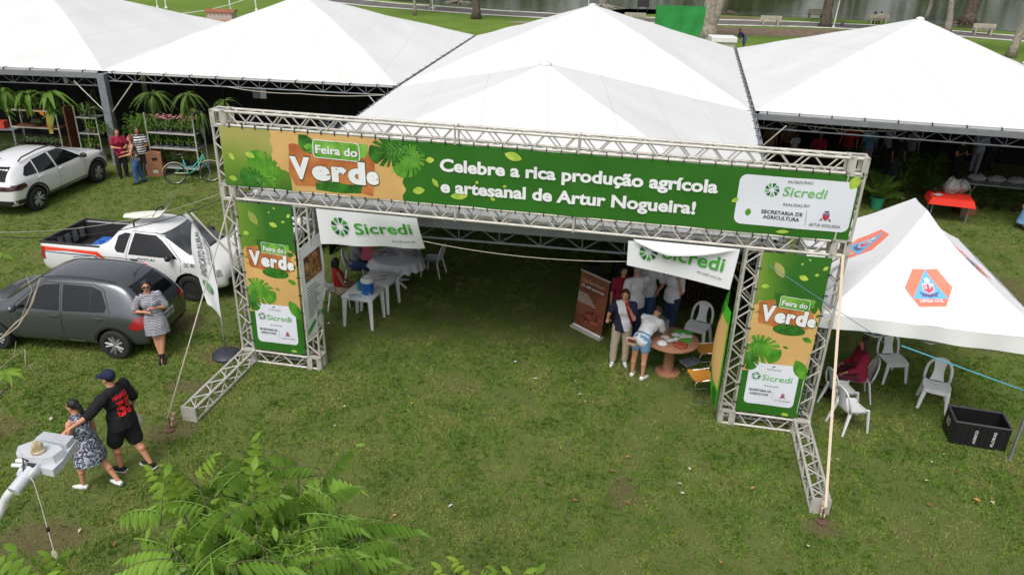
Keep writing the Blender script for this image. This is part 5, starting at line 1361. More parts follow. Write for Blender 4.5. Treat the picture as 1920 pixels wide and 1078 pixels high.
        if st == 'curly':
            rnd = random.Random(3)
            for _ in range(26): a = rnd.uniform(0, 2 * PI); z = rnd.uniform(-.6, 1); m.ell(hc + Hx * (.05 * H * math.cos(a) * math.sqrt(max(0, 1 - z * z * .6))) - Hy * (.018 * H + abs(.045 * H * math.sin(a))) + Hz * (z * .055 * H), .018 * H, n=6)
        if st == 'bun': m.ell(hc - Hy * .062 * H + Hz * .02 * H, .026 * H, n=10)
        if st == 'tail': m.path([hc - Hy * .06 * H + Hz * .005 * H, hc - Hy * .08 * H - Hz * .05 * H, hc - Hy * .07 * H - Hz * .12 * H], [.022 * H, .02 * H, .008 * H], 8); m.ell(hc - Hy * .055 * H, .028 * H, n=10)
        obj_from(remesh(m, 'hair', min(vox, .011), hm, 2), 'hair', t)
    return out
def shirt_print(out, body, M_, pos, w, cap_h, name='number', rotz=0.0, bold=.04, back=True, dn=(0, 0)):
    """lettering laid on the back of a shirt in the person's local frame"""
    bv = bvh_of(out['top_me']); H = out['H']; v, f = text2d(body, 1.0, bold); x0 = min(p[0] for p in v); x1 = max(p[0] for p in v); k = w / (x1 - x0); ky = cap_h / .729
    R = out['R']; X, Y, Z = R.col[0], R.col[1], R.col[2]; vs = []; sg = -1 if back else 1
    for p in v:
        a = (p[0] - (x0 + x1) / 2) * k; b = p[1] * ky
        o_ = out['P'] + Z * (pos * H + b) + X * (a * (1 if back else -1)) + Y * (sg * .6); h = bv.ray_cast(o_, -Y * sg, 1.2)
        vs.append((h[0] if h[0] else o_ - Y * sg * .5) + Y * sg * .007)
    mb = MB(); mb.add(vs, f); return mb.obj(name, M_, out['t'])
def stripes(name, c1, c2, sc, axis=2, w=0.5):
    def b(nt, bs, tc):
        sp = nt.nodes.new('ShaderNodeSeparateXYZ'); nt.links.new(tc.outputs['Object'], sp.inputs[0])
        mm = nt.nodes.new('ShaderNodeMath'); mm.operation = 'MULTIPLY'; mm.inputs[1].default_value = sc; nt.links.new(sp.outputs[axis], mm.inputs[0])
        fr = nt.nodes.new('ShaderNodeMath'); fr.operation = 'FRACT'; nt.links.new(mm.outputs[0], fr.inputs[0])
        gt = nt.nodes.new('ShaderNodeMath'); gt.operation = 'GREATER_THAN'; gt.inputs[1].default_value = w; nt.links.new(fr.outputs[0], gt.inputs[0])
        mx = nt.nodes.new('ShaderNodeMix'); mx.data_type = 'RGBA'; mx.inputs[6].default_value = (*c1, 1); mx.inputs[7].default_value = (*c2, 1); nt.links.new(gt.outputs[0], mx.inputs['Factor']); nt.links.new(mx.outputs[2], bs.inputs['Base Color'])
    return mat(name, c1, .85, build=b)
def pattern(name, cols, sc, kind='vor'):
    def b(nt, bs, tc):
        n = nt.nodes.new('ShaderNodeTexVoronoi' if kind == 'vor' else 'ShaderNodeTexNoise'); n.inputs['Scale'].default_value = sc; nt.links.new(tc.outputs['Object'], n.inputs['Vector'])
        r = nt.nodes.new('ShaderNodeValToRGB'); r.color_ramp.interpolation = 'CONSTANT'; e = r.color_ramp.elements
        while len(e) < len(cols): e.new(.5)
        for x, (p, c) in zip(e, cols): x.position = p; x.color = (*c, 1)
        nt.links.new(n.outputs['Distance' if kind == 'vor' else 'Fac'], r.inputs[0]); nt.links.new(r.outputs[0], bs.inputs['Base Color'])
    return mat(name, cols[0][1], .85, build=b)
def cloth(name, h, v=.08): return mat(name, hexc(h), .88, var=v, vscale=9, bump=.25, bscale=14)
C_BLACK = cloth('black_cotton', '#141418'); C_WHITE = cloth('white_cotton', '#d9d9de'); C_JEAN = cloth('blue_denim', '#3f5f8f', .18); C_JEAND = cloth('dark_denim', '#27395c', .15); C_DARK = cloth('dark_trousers', '#2a2022'); C_WSH = cloth('white_canvas_shoe', '#dcdcdc'); C_BSH = cloth('black_shoe', '#15151a'); C_GREY = cloth('grey_marl', '#77777f'); C_RED = cloth('red_cotton', '#b01f2c'); C_WINE = cloth('wine_cotton', '#8e1736'); C_BEIGE = cloth('beige_trousers', '#b3a58f'); C_NAVY = cloth('navy_cotton', '#1b2140'); C_LBLUE = cloth('light_blue_cotton', '#6f9cc4'); C_TAN = cloth('tan_cotton', '#8a6a52'); C_SOLE = cloth('pale_sole', '#cfcfd2')
C_LDEN = cloth('light_denim', '#6f94b8', .15)

# couple walking in the left foreground
mx = (-5.848,9.627,0); WRZ = math.radians(74)
man = person('man in cap, black 55 jersey and shorts with an arm round the woman beside him', (mx[0], mx[1]), WRZ, 1.80, torso=(-.02, .08, 1), tL=(0, .35, -1), sL_=(0, -.05, -1), tR=(0, -.22, -1), sR_=(0, -.5, -1), uaL=(-.85, .25, -.55), faL=(-1, .35, -.25), uaR=(.35, -.1, -1), faR=(.1, .35, -1), face=(-.1, 1, -.1), skin='a', hair=('black', 'short'), top=(C_BLACK, .95, True), bottom=(C_BLACK, 'knee'), shoes=(C_BSH, 0, C_SOLE), girth=1.22, male=True, vox=.011)
M_NUM = mat('jersey_red_print', hexc('#e01828'), .6)
shirt_print(man, '55', M_NUM, .085, .25, .23, 'number', bold=.05)
shirt_print(man, 'NAWICK', M_NUM, .232, .26, .06, 'lettering', bold=.03)
t = man['t']; hc, HR, H = man['hc'], man['HR'], 1.80
m = MB(); m.ell(hc + HR.col[2] * .026 * H - HR.col[1] * .006 * H, (.053 * H, .060 * H, .048 * H), HR, n=18)
def brim(u, v):
    a = -1 + 2 * u; q = hc + HR.col[1] * ((.045 + .055 * v * math.sqrt(max(0, 1 - a * a * .75))) * H) + HR.col[0] * (a * .044 * H) + HR.col[2] * ((.020 - .010 * v - .012 * a * a) * H); return q
m.grid(brim, 10, 6); m.grid(lambda u, v: brim(1 - u, v) - HR.col[2] * .004, 10, 6); m.obj('cap', C_NAVY, t, smooth=True)
m = MB()
for s in (-1, 1): m.ell(hc + HR.col[0] * (s * .019 * H) + HR.col[1] * .053 * H + HR.col[2] * .003 * H, (.016 * H, .006 * H, .010 * H), HR, n=10); m.tube(hc + HR.col[0] * (s * .034 * H) + HR.col[1] * .048 * H + HR.col[2] * .004 * H, hc + HR.col[0] * (s * .048 * H) + HR.col[2] * .002 * H, .0025 * H, n=5)
m.obj('sunglasses', M_DARK, t, smooth=True)
bag = thing('plastic_bag', 'small white plastic bag in the hand of the man with the cap', 'bag', (0, 0, 0))
_wr = man['J']['R'][5]; _c, _s = math.cos(WRZ), math.sin(WRZ); bw = (mx[0] + _wr.x * _c - _wr.y * _s, mx[1] + _wr.x * _s + _wr.y * _c, _wr.z - .07)
bag.location = bw
m = MB(); m.lathe([(.01, 0), (.05, -.04), (.10, -.14), (.11, -.24), (.07, -.29), (.01, -.30)], n=14); m.obj('bag_body', mat('thin_white_plastic', (.6, .6, .58), .5, bump=.6, bscale=12), bag, smooth=True)
P_DRESS = pattern('dark_paisley_print', [(0, hexc('#c8ccd6')), (.16, hexc('#23283c')), (.3, hexc('#9aa0b0')), (.38, hexc('#2c3247')), (.6, hexc('#aeb4c2'))], 22)
wx_ = (-6.167,9.18,0)
wom = person('woman in sleeveless grey patterned dress and white shoes walking with the capped man', (wx_[0], wx_[1]), WRZ + .05, 1.58, torso=(0, .14, 1), tL=(0, .42, -1), sL_=(0, .05, -1), tR=(0, -.35, -1), sR_=(0, -.62, -1), uaL=(-.18, .1, -1), faL=(-.05, .28, -1), uaR=(.15, -.1, -1), faR=(.1, .1, -1), face=(-.15, 1, -.25), skin='a', hair=('black', 'tail'), dress=(P_DRESS, 0, .78, 1.3), shoes=(C_WSH, 0), girth=1.1, vox=.011)
# striped dress, leaning on the hatchback
C_STR = stripes('navy_white_stripes', hexc('#bcbcc4'), hexc('#414552'), 36)
sx_ = (-7.031,13.039,0)
wst = person('woman in striped dress with glasses and arms folded, leaning on the grey hatchback', (sx_[0] + .20, sx_[1] - .02), math.radians(200), 1.66, torso=(.10, -.12, 1), tL=(.05, .24, -1), sL_=(.12, .18, -1), tR=(-.16, .20, -1), sR_=(-.1, .20, -1), uaL=(-.45, .1, -1), faL=(1, .55, .25), uaR=(.5, .1, -1), faR=(-1, .65, .1), face=(-.1, 1, -.15), skin='a', hair=('black', 'curly'), dress=(C_STR, .8, .72, 1.02), shoes=(C_BSH, .16), girth=1.16, vox=.011)
hc, HR, H = wst['hc'], wst['HR'], 1.66; m = MB()
for s in (-1, 1): m.lathe([(.013 * H, -.001), (.016 * H, -.001), (.016 * H, .001), (.013 * H, .001)], hc + HR.col[0] * (s * .019 * H) + HR.col[1] * .056 * H + HR.col[2] * .003 * H, 12, HR @ Matrix.Rotation(PI / 2, 3, 'X'))
m.tube(hc - HR.col[0] * .004 * H + HR.col[1] * .057 * H + HR.col[2] * .005 * H, hc + HR.col[0] * .004 * H + HR.col[1] * .057 * H + HR.col[2] * .005 * H, .002 * H); m.obj('glasses', M_DARK, wst['t'])
# by the plants
rp = (-12.968,24.508,0); person('woman in wine red tee and dark trousers looking down at her hands by the plants', rp, math.radians(-140), 1.62, face=(-.1, 1, -.5), uaL=(-.2, .2, -1), faL=(.45, .9, .1), uaR=(.2, .2, -1), faR=(-.45, .9, .1), skin='a', hair=('brown', 'bob'), top=(C_WINE, .6, True), bottom=(C_DARK, 'long'), shoes=(C_BSH, 0), girth=1.14, vox=.014, sL_=(0, -.1, -1), tR=(.1, .1, -1))
hp = (-12.126,24.332,1.5); person('woman in black and white striped tee standing behind the other two by the post', (hp[0] - .25, hp[1] + .35), math.radians(-155), 1.64, uaL=(-.2, .1, -1), faL=(.2, .8, .1), skin='b', hair=('brown', 'curly'), top=(stripes('black_white_bands', hexc('#d9d9da'), hexc('#18181c'), 13), .6, True), bottom=(C_DARK, 'long'), shoes=(C_BSH, 0), girth=1.18, vox=.016)
fp = (-12.186,23.877,0); C_FLOR = pattern('floral_print', [(0, hexc('#7a2530')), (.32, hexc('#1d1b22')), (.5, hexc('#c9b9a6')), (.56, hexc('#8d2f3a')), (.66, hexc('#20222c'))], 14, 'noise')
pf = person('red-haired woman in floral sleeveless top and jeans gesturing beside the cardboard boxes', fp, math.radians(115), 1.60, torso=(0, .06, 1), face=(-.2, 1, -.1), tL=(-.05, .22, -1), sL_=(0, -.1, -1), tR=(.05, -.15, -1), sR_=(.05, -.25, -1), uaL=(-.2, .35, -1), faL=(-.2, 1, -.1), uaR=(.25, .1, -1), faR=(-.35, .9, .05), skin='a', hair=('red', 'bob'), top=(C_FLOR, 0, True), bottom=(C_JEAN, 'long'), shoes=(C_BSH, 0), girth=1.12, vox=.014)
# seated pair at the left
person('seated person in red tank top and beige trousers facing the white cloth table', (-3.813,15.372,0), math.radians(-62), 1.62, tL=(-.12, 1, -.02), sL_=(0, .15, -1), tR=(.3, .95, .02), sR_=(-.2, .3, -1), uaL=(-.1, .35, -1), faL=(.25, .7, -.3), uaR=(.15, .3, -1), faR=(-.15, .8, -.35), face=(-.5, 1, -.1), torso=(0, -.1, 1), skin='b', hair=('black', 'bob'), top=(C_RED, 0, False), bottom=(C_BEIGE, 'crop'), shoes=(C_BSH, 0), girth=1.1, vox=.013)
gp = (-3.641,16.459,0); ph_ = person('seated man in grey tee holding up a pink sheet at the round cloth table', (gp[0] - .1, gp[1] + .3), math.radians(-85), 1.76, tL=(-.15, 1, -.02), sL_=(0, .1, -1), tR=(.15, 1, -.02), sR_=(0, .1, -1), uaL=(-.15, .6, -.8), faL=(.1, .9, .35), uaR=(.15, .6, -.8), faR=(-.1, .9, .35), torso=(0, .12, 1), skin='b', hair=('black', 'short'), top=(C_GREY, .9, False), bottom=(C_JEAND, 'long'), shoes=(C_BSH, 0), girth=1.25, male=True, vox=.013)
# group at the right of the entrance
def _tri(nt, bs, tc):
    sp = nt.nodes.new('ShaderNodeSeparateXYZ'); nt.links.new(tc.outputs['Object'], sp.inputs[0]); mr = nt.nodes.new('ShaderNodeMapRange'); mr.inputs[1].default_value = -.25; mr.inputs[2].default_value = .25
    ma = nt.nodes.new('ShaderNodeMath'); ma.operation = 'MULTIPLY_ADD'; ma.inputs[1].default_value = -.35; nt.links.new(sp.outputs[2], ma.inputs[0])
    a2 = nt.nodes.new('ShaderNodeMath'); a2.operation = 'ADD'; a2.inputs[1].default_value = .44; nt.links.new(ma.outputs[0], a2.inputs[0]); nt.links.new(sp.outputs[0], ma.inputs[2]); nt.links.new(a2.outputs[0], mr.inputs[0])
    r = nt.nodes.new('ShaderNodeValToRGB'); r.color_ramp.interpolation = 'CONSTANT'; e = r.color_ramp.elements
    while len(e) < 4: e.new(.5)
    for x, (q, c) in zip(e, ((0, '#1b2140'), (.27, '#a3202e'), (.42, '#d4d3d6'), (.74, '#1b2140'))): x.position = q; x.color = (*hexc(c), 1)
    nt.links.new(mr.outputs[0], r.inputs[0]); nt.links.new(r.outputs[0], bs.inputs['Base Color'])
C_TRI = mat('navy_red_white_blocks', (.6, .6, .6), .85, build=_tri)
wt = person('woman in white, red and navy top and beige trousers, hand to her mouth', (2.182,13.338,0), math.radians(172), 1.63, uaL=(-.15, .45, -1), faL=(.42, .35, 1), uaR=(.45, .0, -1), faR=(.05, 1, .1), face=(.0, 1, -.05), skin='a', hair=('brown', 'bob'), top=(C_TRI, .6, True), bottom=(C_BEIGE, 'long'), shoes=(C_WSH, 0), girth=1.12, vox=.012, tR=(.1, .1, -1), tL=(-.06, .0, -1))
bt = person('woman in white tee and denim shorts bending over the round wooden table', (2.497,12.829,0), math.radians(-38), 1.60, torso=(.0, .95, .75), tL=(-.04, -.10, -1), sL_=(-.02, -.02, -1), tR=(.05, -.06, -1), sR_=(.02, -.04, -1), uaL=(-.1, .35, -1), faL=(.15, .7, -.7), uaR=(.1, .45, -1), faR=(-.15, .8, -.6), face=(0, .5, -1), headup=(0, 1, .4), skin='a', hair=('brown', 'bun'), top=(C_WHITE, .7, False), bottom=(C_LDEN, 'short'), shoes=(C_WSH, 0), girth=1.12, vox=.012)
sb_ = thing('shoulder_bag', 'small pale crossbody bag hanging behind the bending woman', 'bag', (0, 0, 0))
_q = (2.253,12.562,0.92); sb_.location = _q
m = MB(); m.box((0, 0, 0), (.20, .07, .16), -.5, bev=.02); m.obj('bag_body', mat('cream_leather', hexc('#b79a86'), .5), sb_, smooth=40)
m = MB(); m.box((0.0, -.037, .03), (.15, .01, .07), -.5); m.obj('flap', mat('brown_leather', hexc('#5d3528'), .5), sb_)
for lb, hx, hy, hz, rz_, kw in (
    ('man with grey hair in white tee and jeans seen from behind near the brown banner', 1197, 507, 1.62, 25, dict(hair=('grey', 'short'), top=(C_WHITE, .7, True), bottom=(C_JEAND, 'long'), male=True, H=1.74, girth=1.15, uaR=(.3, .5, -1), faR=(-.3, .9, .3))),
    ('man in white tee and jeans standing behind the grey-haired man', 1221, 484, 1.66, -20, dict(hair=('black', 'short'), top=(C_WHITE, .8, True), bottom=(C_JEAN, 'long'), male=True, H=1.76, girth=1.1, uaR=(.3, .1, -1), faR=(-.2, .6, -.6))),
    ('man in white tee holding one hand to his ear beside the white chair', 1268, 497, 1.62, 120, dict(hair=('brown', 'short'), top=(C_WHITE, .8, True), bottom=(C_JEAND, 'long'), male=True, H=1.72, girth=1.1, uaL=(-.35, .2, -.6), faL=(.2, .3, 1), uaR=(.2, .1, -1), faR=(-.2, .7, -.4))),
    ('woman in dark red dress half hidden behind the brown banner', 1170, 500, 1.58, 200, dict(hair=('black', 'long'), top=(C_WINE, .7, True), bottom=(C_DARK, 'long'), H=1.60, girth=1.1))):
    q = {1197: (2.548,14.275,1.62), 1221: (2.89,14.847,1.66), 1268: (3.376,14.611,1.62), 1170: (2.291,14.538,1.58)}[hx]
    H_ = kw.pop('H'); person(lb, q, math.radians(rz_), H_, shoes=(C_BSH, 0), vox=.015, **kw)
# seated under the canopy
P_SEQ = pattern('maroon_sequins', [(0, hexc('#d8c0c8')), (.05, hexc('#3c1020')), (.5, hexc('#561626'))], 30)
person('person in maroon sequinned outfit sitting on a chair under the canopy edge', (6.488,12.37,0), math.radians(80), 1.62, tL=(-.1, 1, -.05), sL_=(0, .1, -1), tR=(.12, 1, -.05), sR_=(0, .1, -1), uaL=(-.1, .3, -1), faL=(.1, .8, -.4), uaR=(.1, .3, -1), faR=(-.1, .8, -.4), skin='b', hair=('brown', 'long'), top=(C_WINE, 1.6, True), bottom=(P_SEQ, 'long'), shoes=(C_BSH, 0), girth=1.25, vox=.016)
# far people
person('person in dark blue bending forward on the grass behind the tents', (16.9, 60.4), math.radians(95), 1.72, torso=(0, .8, .8), uaL=(-.1, .3, -1), uaR=(.1, .3, -1), skin='c', hair=('black', 'short'), top=(C_NAVY, 1.4, False), bottom=(cloth('violet_shorts', '#45468c'), 'knee'), shoes=(C_BSH, 0), male=True, vox=.03)
for lb, x, tp, hr, g_ in (('person in black sitting on the lakeside bench beside one in cream', 36.05, C_BLACK, 'long', 1.0), ('person in cream tee sitting on the lakeside bench beside one in black', 36.65, cloth('cream_cotton', '#cfc79a'), 'short', 1.2)):
    person(lb, (x, 82.9 - (x - 36) * .05), 0.0, 1.68, tL=(-.1, 1, 0), sL_=(0, .1, -1), tR=(.1, 1, 0), sR_=(0, .1, -1), skin='b', hair=('black', hr), top=(tp, .8, True), bottom=(C_DARK, 'long'), shoes=(C_BSH, 0), girth=g_ * 1.1, vox=.03)
# visitors under the right-hand tent
C_DKB = cloth('dark_blue_shirt', '#26304f')
vis = [
 ((10.311,28.932,1.55), 'woman in tan patterned top under the right tent by its corner post', 1.62, 170, 'a', ('black', 'long'), (C_TAN, .7, True), (C_DARK, 'long'), 1.2, {}),
 ((10.478,28.601,1.15), 'child in white top standing in front of the tan-shirted woman', 1.22, 190, 'c', ('black', 'short'), (C_WHITE, .7, True), (C_DARK, 'long'), 1.0, {}),
 ((12.337,28.289,1.6), 'man in bright red tee under the right tent', 1.72, 150, 'b', ('black', 'short'), (C_RED, .8, True), (C_DARK, 'long'), 1.15, dict(male=True)),
 ((13.072,28.216,1.6), 'woman in pale blue tee beside the man in red', 1.64, 165, 'b', ('black', 'long'), (C_LBLUE, .8, True), (cloth('lilac_trousers', '#a08c98'), 'long'), 1.15, {}),
 ((13.878,28.491,1.6), 'person in lilac tee with back half turned under the right tent', 1.68, 40, 'b', ('black', 'short'), (cloth('lilac_tee', '#9a93b4'), .8, True), (C_DARK, 'long'), 1.1, {}),
 ((13.436,26.664,1.6), 'man in black tee with pale print leaning towards the stall', 1.74, 200, 'b', ('black', 'short'), (C_BLACK, .8, True), (C_JEAND, 'long'), 1.2, dict(male=True, uaR=(.5, .3, -1), faR=(.3, .5, -1))),
 ((14.678,28.256,1.6), 'woman in grey tee behind the man in black', 1.62, 180, 'a', ('brown', 'long'), (C_GREY, .8, True), (C_DARK, 'long'), 1.1, {}),
 ((15.594,26.627,1.6), 'woman in black dress with hands raised behind the red table', 1.64, 195, 'a', ('black', 'bun'), (C_BLACK, .3, True), (C_BLACK, 'long'), 1.2, dict(uaL=(-.2, .3, -1), faL=(.4, .7, .4), uaR=(.2, .3, -1), faR=(-.4, .7, .5))),
 ((17.086,28.068,1.6), 'person in pale tee and light trousers holding a plastic bag at the stall', 1.7, -60, 'b', ('black', 'short'), (cloth('pale_blue_tee', '#a7b4cf'), .8, True), (cloth('pale_trousers', '#8f92a0'), 'long'), 1.15, dict(uaR=(.2, .4, -1), faR=(-.2, .8, .2))),
 ((17.936,28.678,1.6), 'man in dark blue shirt at the right end of the wrapped table', 1.74, 175, 'c', ('black', 'short'), (C_DKB, .8, True), (C_DARK, 'long'), 1.1, dict(male=True)),
 ((9.348,28.113,1.55), 'dim figure in brown behind the tent corner brace', 1.64, 150, 'c', ('black', 'long'), (C_TAN, .7, True), (C_DARK, 'long'), 1.1, {}),
 ((10.723,26.942,1.6), 'figure in dark red at the back under the right tent', 1.66, 170, 'c', ('black', 'short'), (C_WINE, .7, True), (C_DARK, 'long'), 1.1, {}),
]
for q, lb, H_, rzd, sk_, hr, tp, bt_, g_, kw in vis:
    person(lb, q, math.radians(rzd), H_, skin=sk_, hair=hr, top=tp, bottom=bt_, shoes=(C_BSH, 0), girth=g_, vox=.02, group='visitors under the right tent', **kw)
q = (15.484,22.033,0); person('woman in long pale blue dress at the right edge of the photo', (q[0], q[1]), math.radians(170), 1.64, skin='a', hair=('brown', 'long'), dress=(C_LBLUE, .3, 1.7, 1.7), shoes=(C_BSH, 0), vox=.018)
# people far left under the tent
q = (-16.337,24.086,1.5)

# ================================================================ FURNITURE AND STALLS
def plastic_chair(label, loc, rz, sc=1.0):
    t = thing('plastic_chair', label, 'chair', loc, rz, 'white plastic chairs')
    # local: faces +Y
    m = MB()
    def seat(u, v, top=1):
        x = (-.5 + u) * (.42 + .05 * math.sin(PI * v)); y = -.19 + .42 * v
        r = abs(2 * u - 1); f = .03 * r ** 4
        return (x, y, .43 + f * (1 - v * .5) - .015 * math.cos((2 * v - 1) * 1.2) * (1 - r * r) - (.03 * max(0, v - .85) / .15) - (0 if top else .022))
    m.grid(lambda u, v: seat(u, v, 1), 14, 12); m.grid(lambda u, v: seat(1 - u, v, 0), 14, 12); m.obj('seat', M_WHITEP, t, smooth=True)
    # back: outer hoop and central splat
    m = MB(); pts = []
    for k in range(21):
        a = PI * k / 20; x = -.20 * math.cos(a) * (1.08); z = .45 + .40 * math.sin(a) ** .55; y = -.19 - .10 * (z - .43) / .4
        pts.append((x, y, z))
    m.path(pts, [.026] * 21, 8, flat=.55, up=(0, 1, 0)); m.obj('back_frame', M_WHITEP, t, smooth=True)
    m = MB()
    def splat(u, v, s=1):
        w = .085 + .035 * abs(2 * v - 1) ** 2; x = (2 * u - 1) * w; z = .44 + .39 * v; return (x, -.192 - .10 * v + .008 * s - .03 * (1 - (2 * u - 1) ** 2) * .6, z)
    m.grid(lambda u, v: splat(u, v, 1), 8, 10); m.grid(lambda u, v: splat(1 - u, v, -1), 8, 10); m.obj('back_splat', M_WHITEP, t, smooth=True)
    for sx_, sy_ in ((-1, 1), (1, 1), (-1, -1), (1, -1)):
        m = MB(); a = Vector((sx_ * .18, .19 if sy_ > 0 else -.17, .44)); b = Vector((sx_ * .235, .235 if sy_ > 0 else -.27, 0.0))
        m.path([a, a.lerp(b, .5), b], [.042, .034, .024], 8, flat=.6, up=(0, 1, 0)); m.obj('leg', M_WHITEP, t, smooth=50)
    return t
def xy(p): return (p[0], p[1], 0)
plastic_chair('white plastic chair under the seated person in red', xy((-3.942,15.525,0)), math.radians(-62))
_g = (-3.641,16.459,0)
plastic_chair('white plastic chair under the man in the grey tee', (_g[0] - .1, _g[1] + .3, 0), math.radians(-85))
plastic_chair('empty white plastic chair beside the round wooden table', xy((3.903,14.233,0)), math.radians(150))
plastic_chair('white plastic chair standing half under the canopy valance', xy((7.456,13.074,0)), math.radians(186))
plastic_chair('white plastic chair turned aside on open grass near the black crate', xy((7.849,12.121,0)), math.radians(155))
plastic_chair('nearest white plastic chair, seen from its side next to the beige strap', xy((5.996,11.348,0)), math.radians(-75))
plastic_chair('white plastic chair standing just behind the nearest one', xy((6.044,11.936,0)), math.radians(-80))
plastic_chair('white plastic chair under the person in maroon', xy((6.488,12.37,0)), math.radians(80))
for lb, p, r in (('pale chair pushed against the far side of the round cloth table', (-2.558,17.646,0), 100), ('pale chair at the right end of the round cloth table', (-1.965,17.361,0), 75)):
    plastic_chair(lb, xy(p), math.radians(r))
def square_table(label, loc, rz):
    t = thing('plastic_table', label, 'table', loc, rz, 'white square plastic tables')
    m = MB(); m.box((0, 0, .70), (.70, .70, .03), bev=.012); m.box((0, 0, .665), (.64, .64, .05), bev=.01); m.obj('tabletop', M_WHITEP, t, smooth=40)
    for sx_ in (-1, 1):
        for sy_ in (-1, 1):
            m = MB(); m.path([(sx_ * .29, sy_ * .29, .68), (sx_ * .32, sy_ * .32, 0)], [.06, .032], 4, flat=.9); m.obj('leg', M_WHITEP, t)
    return t
ta = (-3.176,14.717,0); tb = (-3.093,15.638,0)
tab1 = square_table('nearer white plastic table with the blue drink cooler on it', (ta[0], ta[1] + .05, 0), math.radians(-14))
tab2 = square_table('farther white plastic table with pens and papers, butted to the nearer one', (ta[0] + .22, ta[1] + .80, 0), math.radians(-14))
cl_ = thing('drink_cooler', 'blue drink cooler with white lid standing on the plastic table', 'cooler', (ta[0] + .12, ta[1] - .02, .715), .3)
m = MB(); m.lathe([(.0, 0), (.11, 0), (.125, .02), (.135, .26), (.13, .28), (0, .28)], n=26); m.obj('body', M_BLUEP, cl_, smooth=40)
m = MB(); m.lathe([(.0, .28), (.14, .28), (.142, .33), (.11, .37), (0, .38)], n=26); m.box((0, 0, .40), (.12, .03, .03), bev=.008); m.obj('lid', M_WHITEP, cl_, smooth=40)
m = MB(); m.box((0.02, -.15, .05), (.03, .05, .03), bev=.005); m.obj('tap', M_WHITEP, cl_)
m = MB(); m.path([(.14, 0, .27), (.17, 0, .2), (.14, 0, .1)], .008, 6); m.obj('handle', M_WHITEP, cl_, smooth=True)
bo_ = thing('water_bottle', 'turquoise bottle with dark cap next to the drink cooler', 'bottle', (ta[0] - .1, ta[1] + .15, .715))
m = MB(); m.lathe([(0, 0), (.038, 0), (.04, .01), (.04, .17), (.022, .21), (0, .21)], n=18); m.obj('body', mat('turquoise_metal', hexc('#3aa3a8'), .3, .3), bo_, smooth=40)
m = MB(); m.lathe([(0, .21), (.024, .21), (.024, .25), (0, .255)], n=14); m.obj('cap', M_DARK, bo_, smooth=40)
M_PAPER = mat('paper', (.7, .7, .68), .8); M_PINK = mat('pink_paper', hexc('#d9647a'), .8)
def sheet(label, loc, sz, rz, m_, cat='paper', tilt=None, name='paper_sheet'):
    mb = MB(); mb.box((0, 0, 0), (sz[0], sz[1], .003)); o = mb.obj(name, m_); o.location = loc; o.rotation_euler = tilt or (0, 0, rz); return tag(o, label, cat)
sheet('pale blue sheet lying at the front left corner of the nearer plastic table', (ta[0] - .12, ta[1] - .17, .7175), (.26, .2), .2, mat('pale_blue_paper', (.45, .58, .66), .8))
sheet('large white sheet on the farther plastic table', (ta[0] + .15, ta[1] + .9, .7175), (.42, .3), -.2, M_PAPER)
for k, (dx, dy, r, lb) in enumerate(((.10, .66, -.1, 'nearest black pen'), (.32, .70, .3, 'right-hand black pen'), (.3, .88, .1, 'farthest black pen'), (-.18, -.12, .4, 'single black pen on the nearer table'))):
    mb = MB(); mb.tube((-.09, 0, 0), (.09, 0, 0), .006, n=6); o = mb.obj('pen', M_DARK); o.location = (ta[0] + dx, ta[1] + dy, .725); o.rotation_euler = (0, 0, r); tag(o, lb + (' on the farther plastic table' if k < 3 else ''), 'pen', 'pens on the plastic tables')
q = (-3.193,16.188,0.95); sheet('pink sheet held up by the man in the grey tee', (q[0] - .15, q[1], 1.0), (.22, .3), 0, M_PINK, tilt=(1.2, .2, .5))
# round table with a white cloth
rt = (-2.758,16.735,0); RT = (rt[0], rt[1])
t = thing('round_table', 'white pedestal table under the scalloped white cloth', 'table', (RT[0], RT[1], 0), 0)
m = MB(); m.lathe([(0, .70), (.58, .70), (.58, .725), (0, .725)], n=36); m.obj('tabletop', M_WHITEP, t, smooth=40)
m = MB(); m.lathe([(.05, .05), (.045, .4), (.05, .70)], n=14); m.obj('pedestal', M_WHITEP, t, smooth=40)
for k in range(4): m = MB(); a = PI / 4 + k * PI / 2; m.path([(0, 0, .12), (.36 * math.cos(a), .36 * math.sin(a), .02)], [.04, .024], 8); m.obj('foot', M_WHITEP, t, smooth=True)
m = MB()
def tc_(u, v):
    a = 2 * PI * u
    if v < .5: r = .62 * v * 2; return (r * math.cos(a), r * math.sin(a), .732)
    w = (v - .5) * 2; drop = .26 + .05 * math.sin(a * 3 + 1) - .02 * math.cos(a * 22); r = .62 + (.05 + .035 * math.sin(a * 17)) * w
    return (r * math.cos(a), r * math.sin(a), .732 - drop * w)
m.grid(tc_, 120, 12); o = m.obj('tablecloth', mat('white_tablecloth', (.62, .63, .68), .8, bump=.3, bscale=9), smooth=True, loc=(RT[0], RT[1], 0)); tag(o, 'white scalloped cloth draped over the round table', 'tablecloth')
M_CELLO = mat('clear_cellophane', (.5, .5, .52), .12, spec=.8, bump=1.0, bscale=14, alpha=.45)
rnd = random.Random(11)
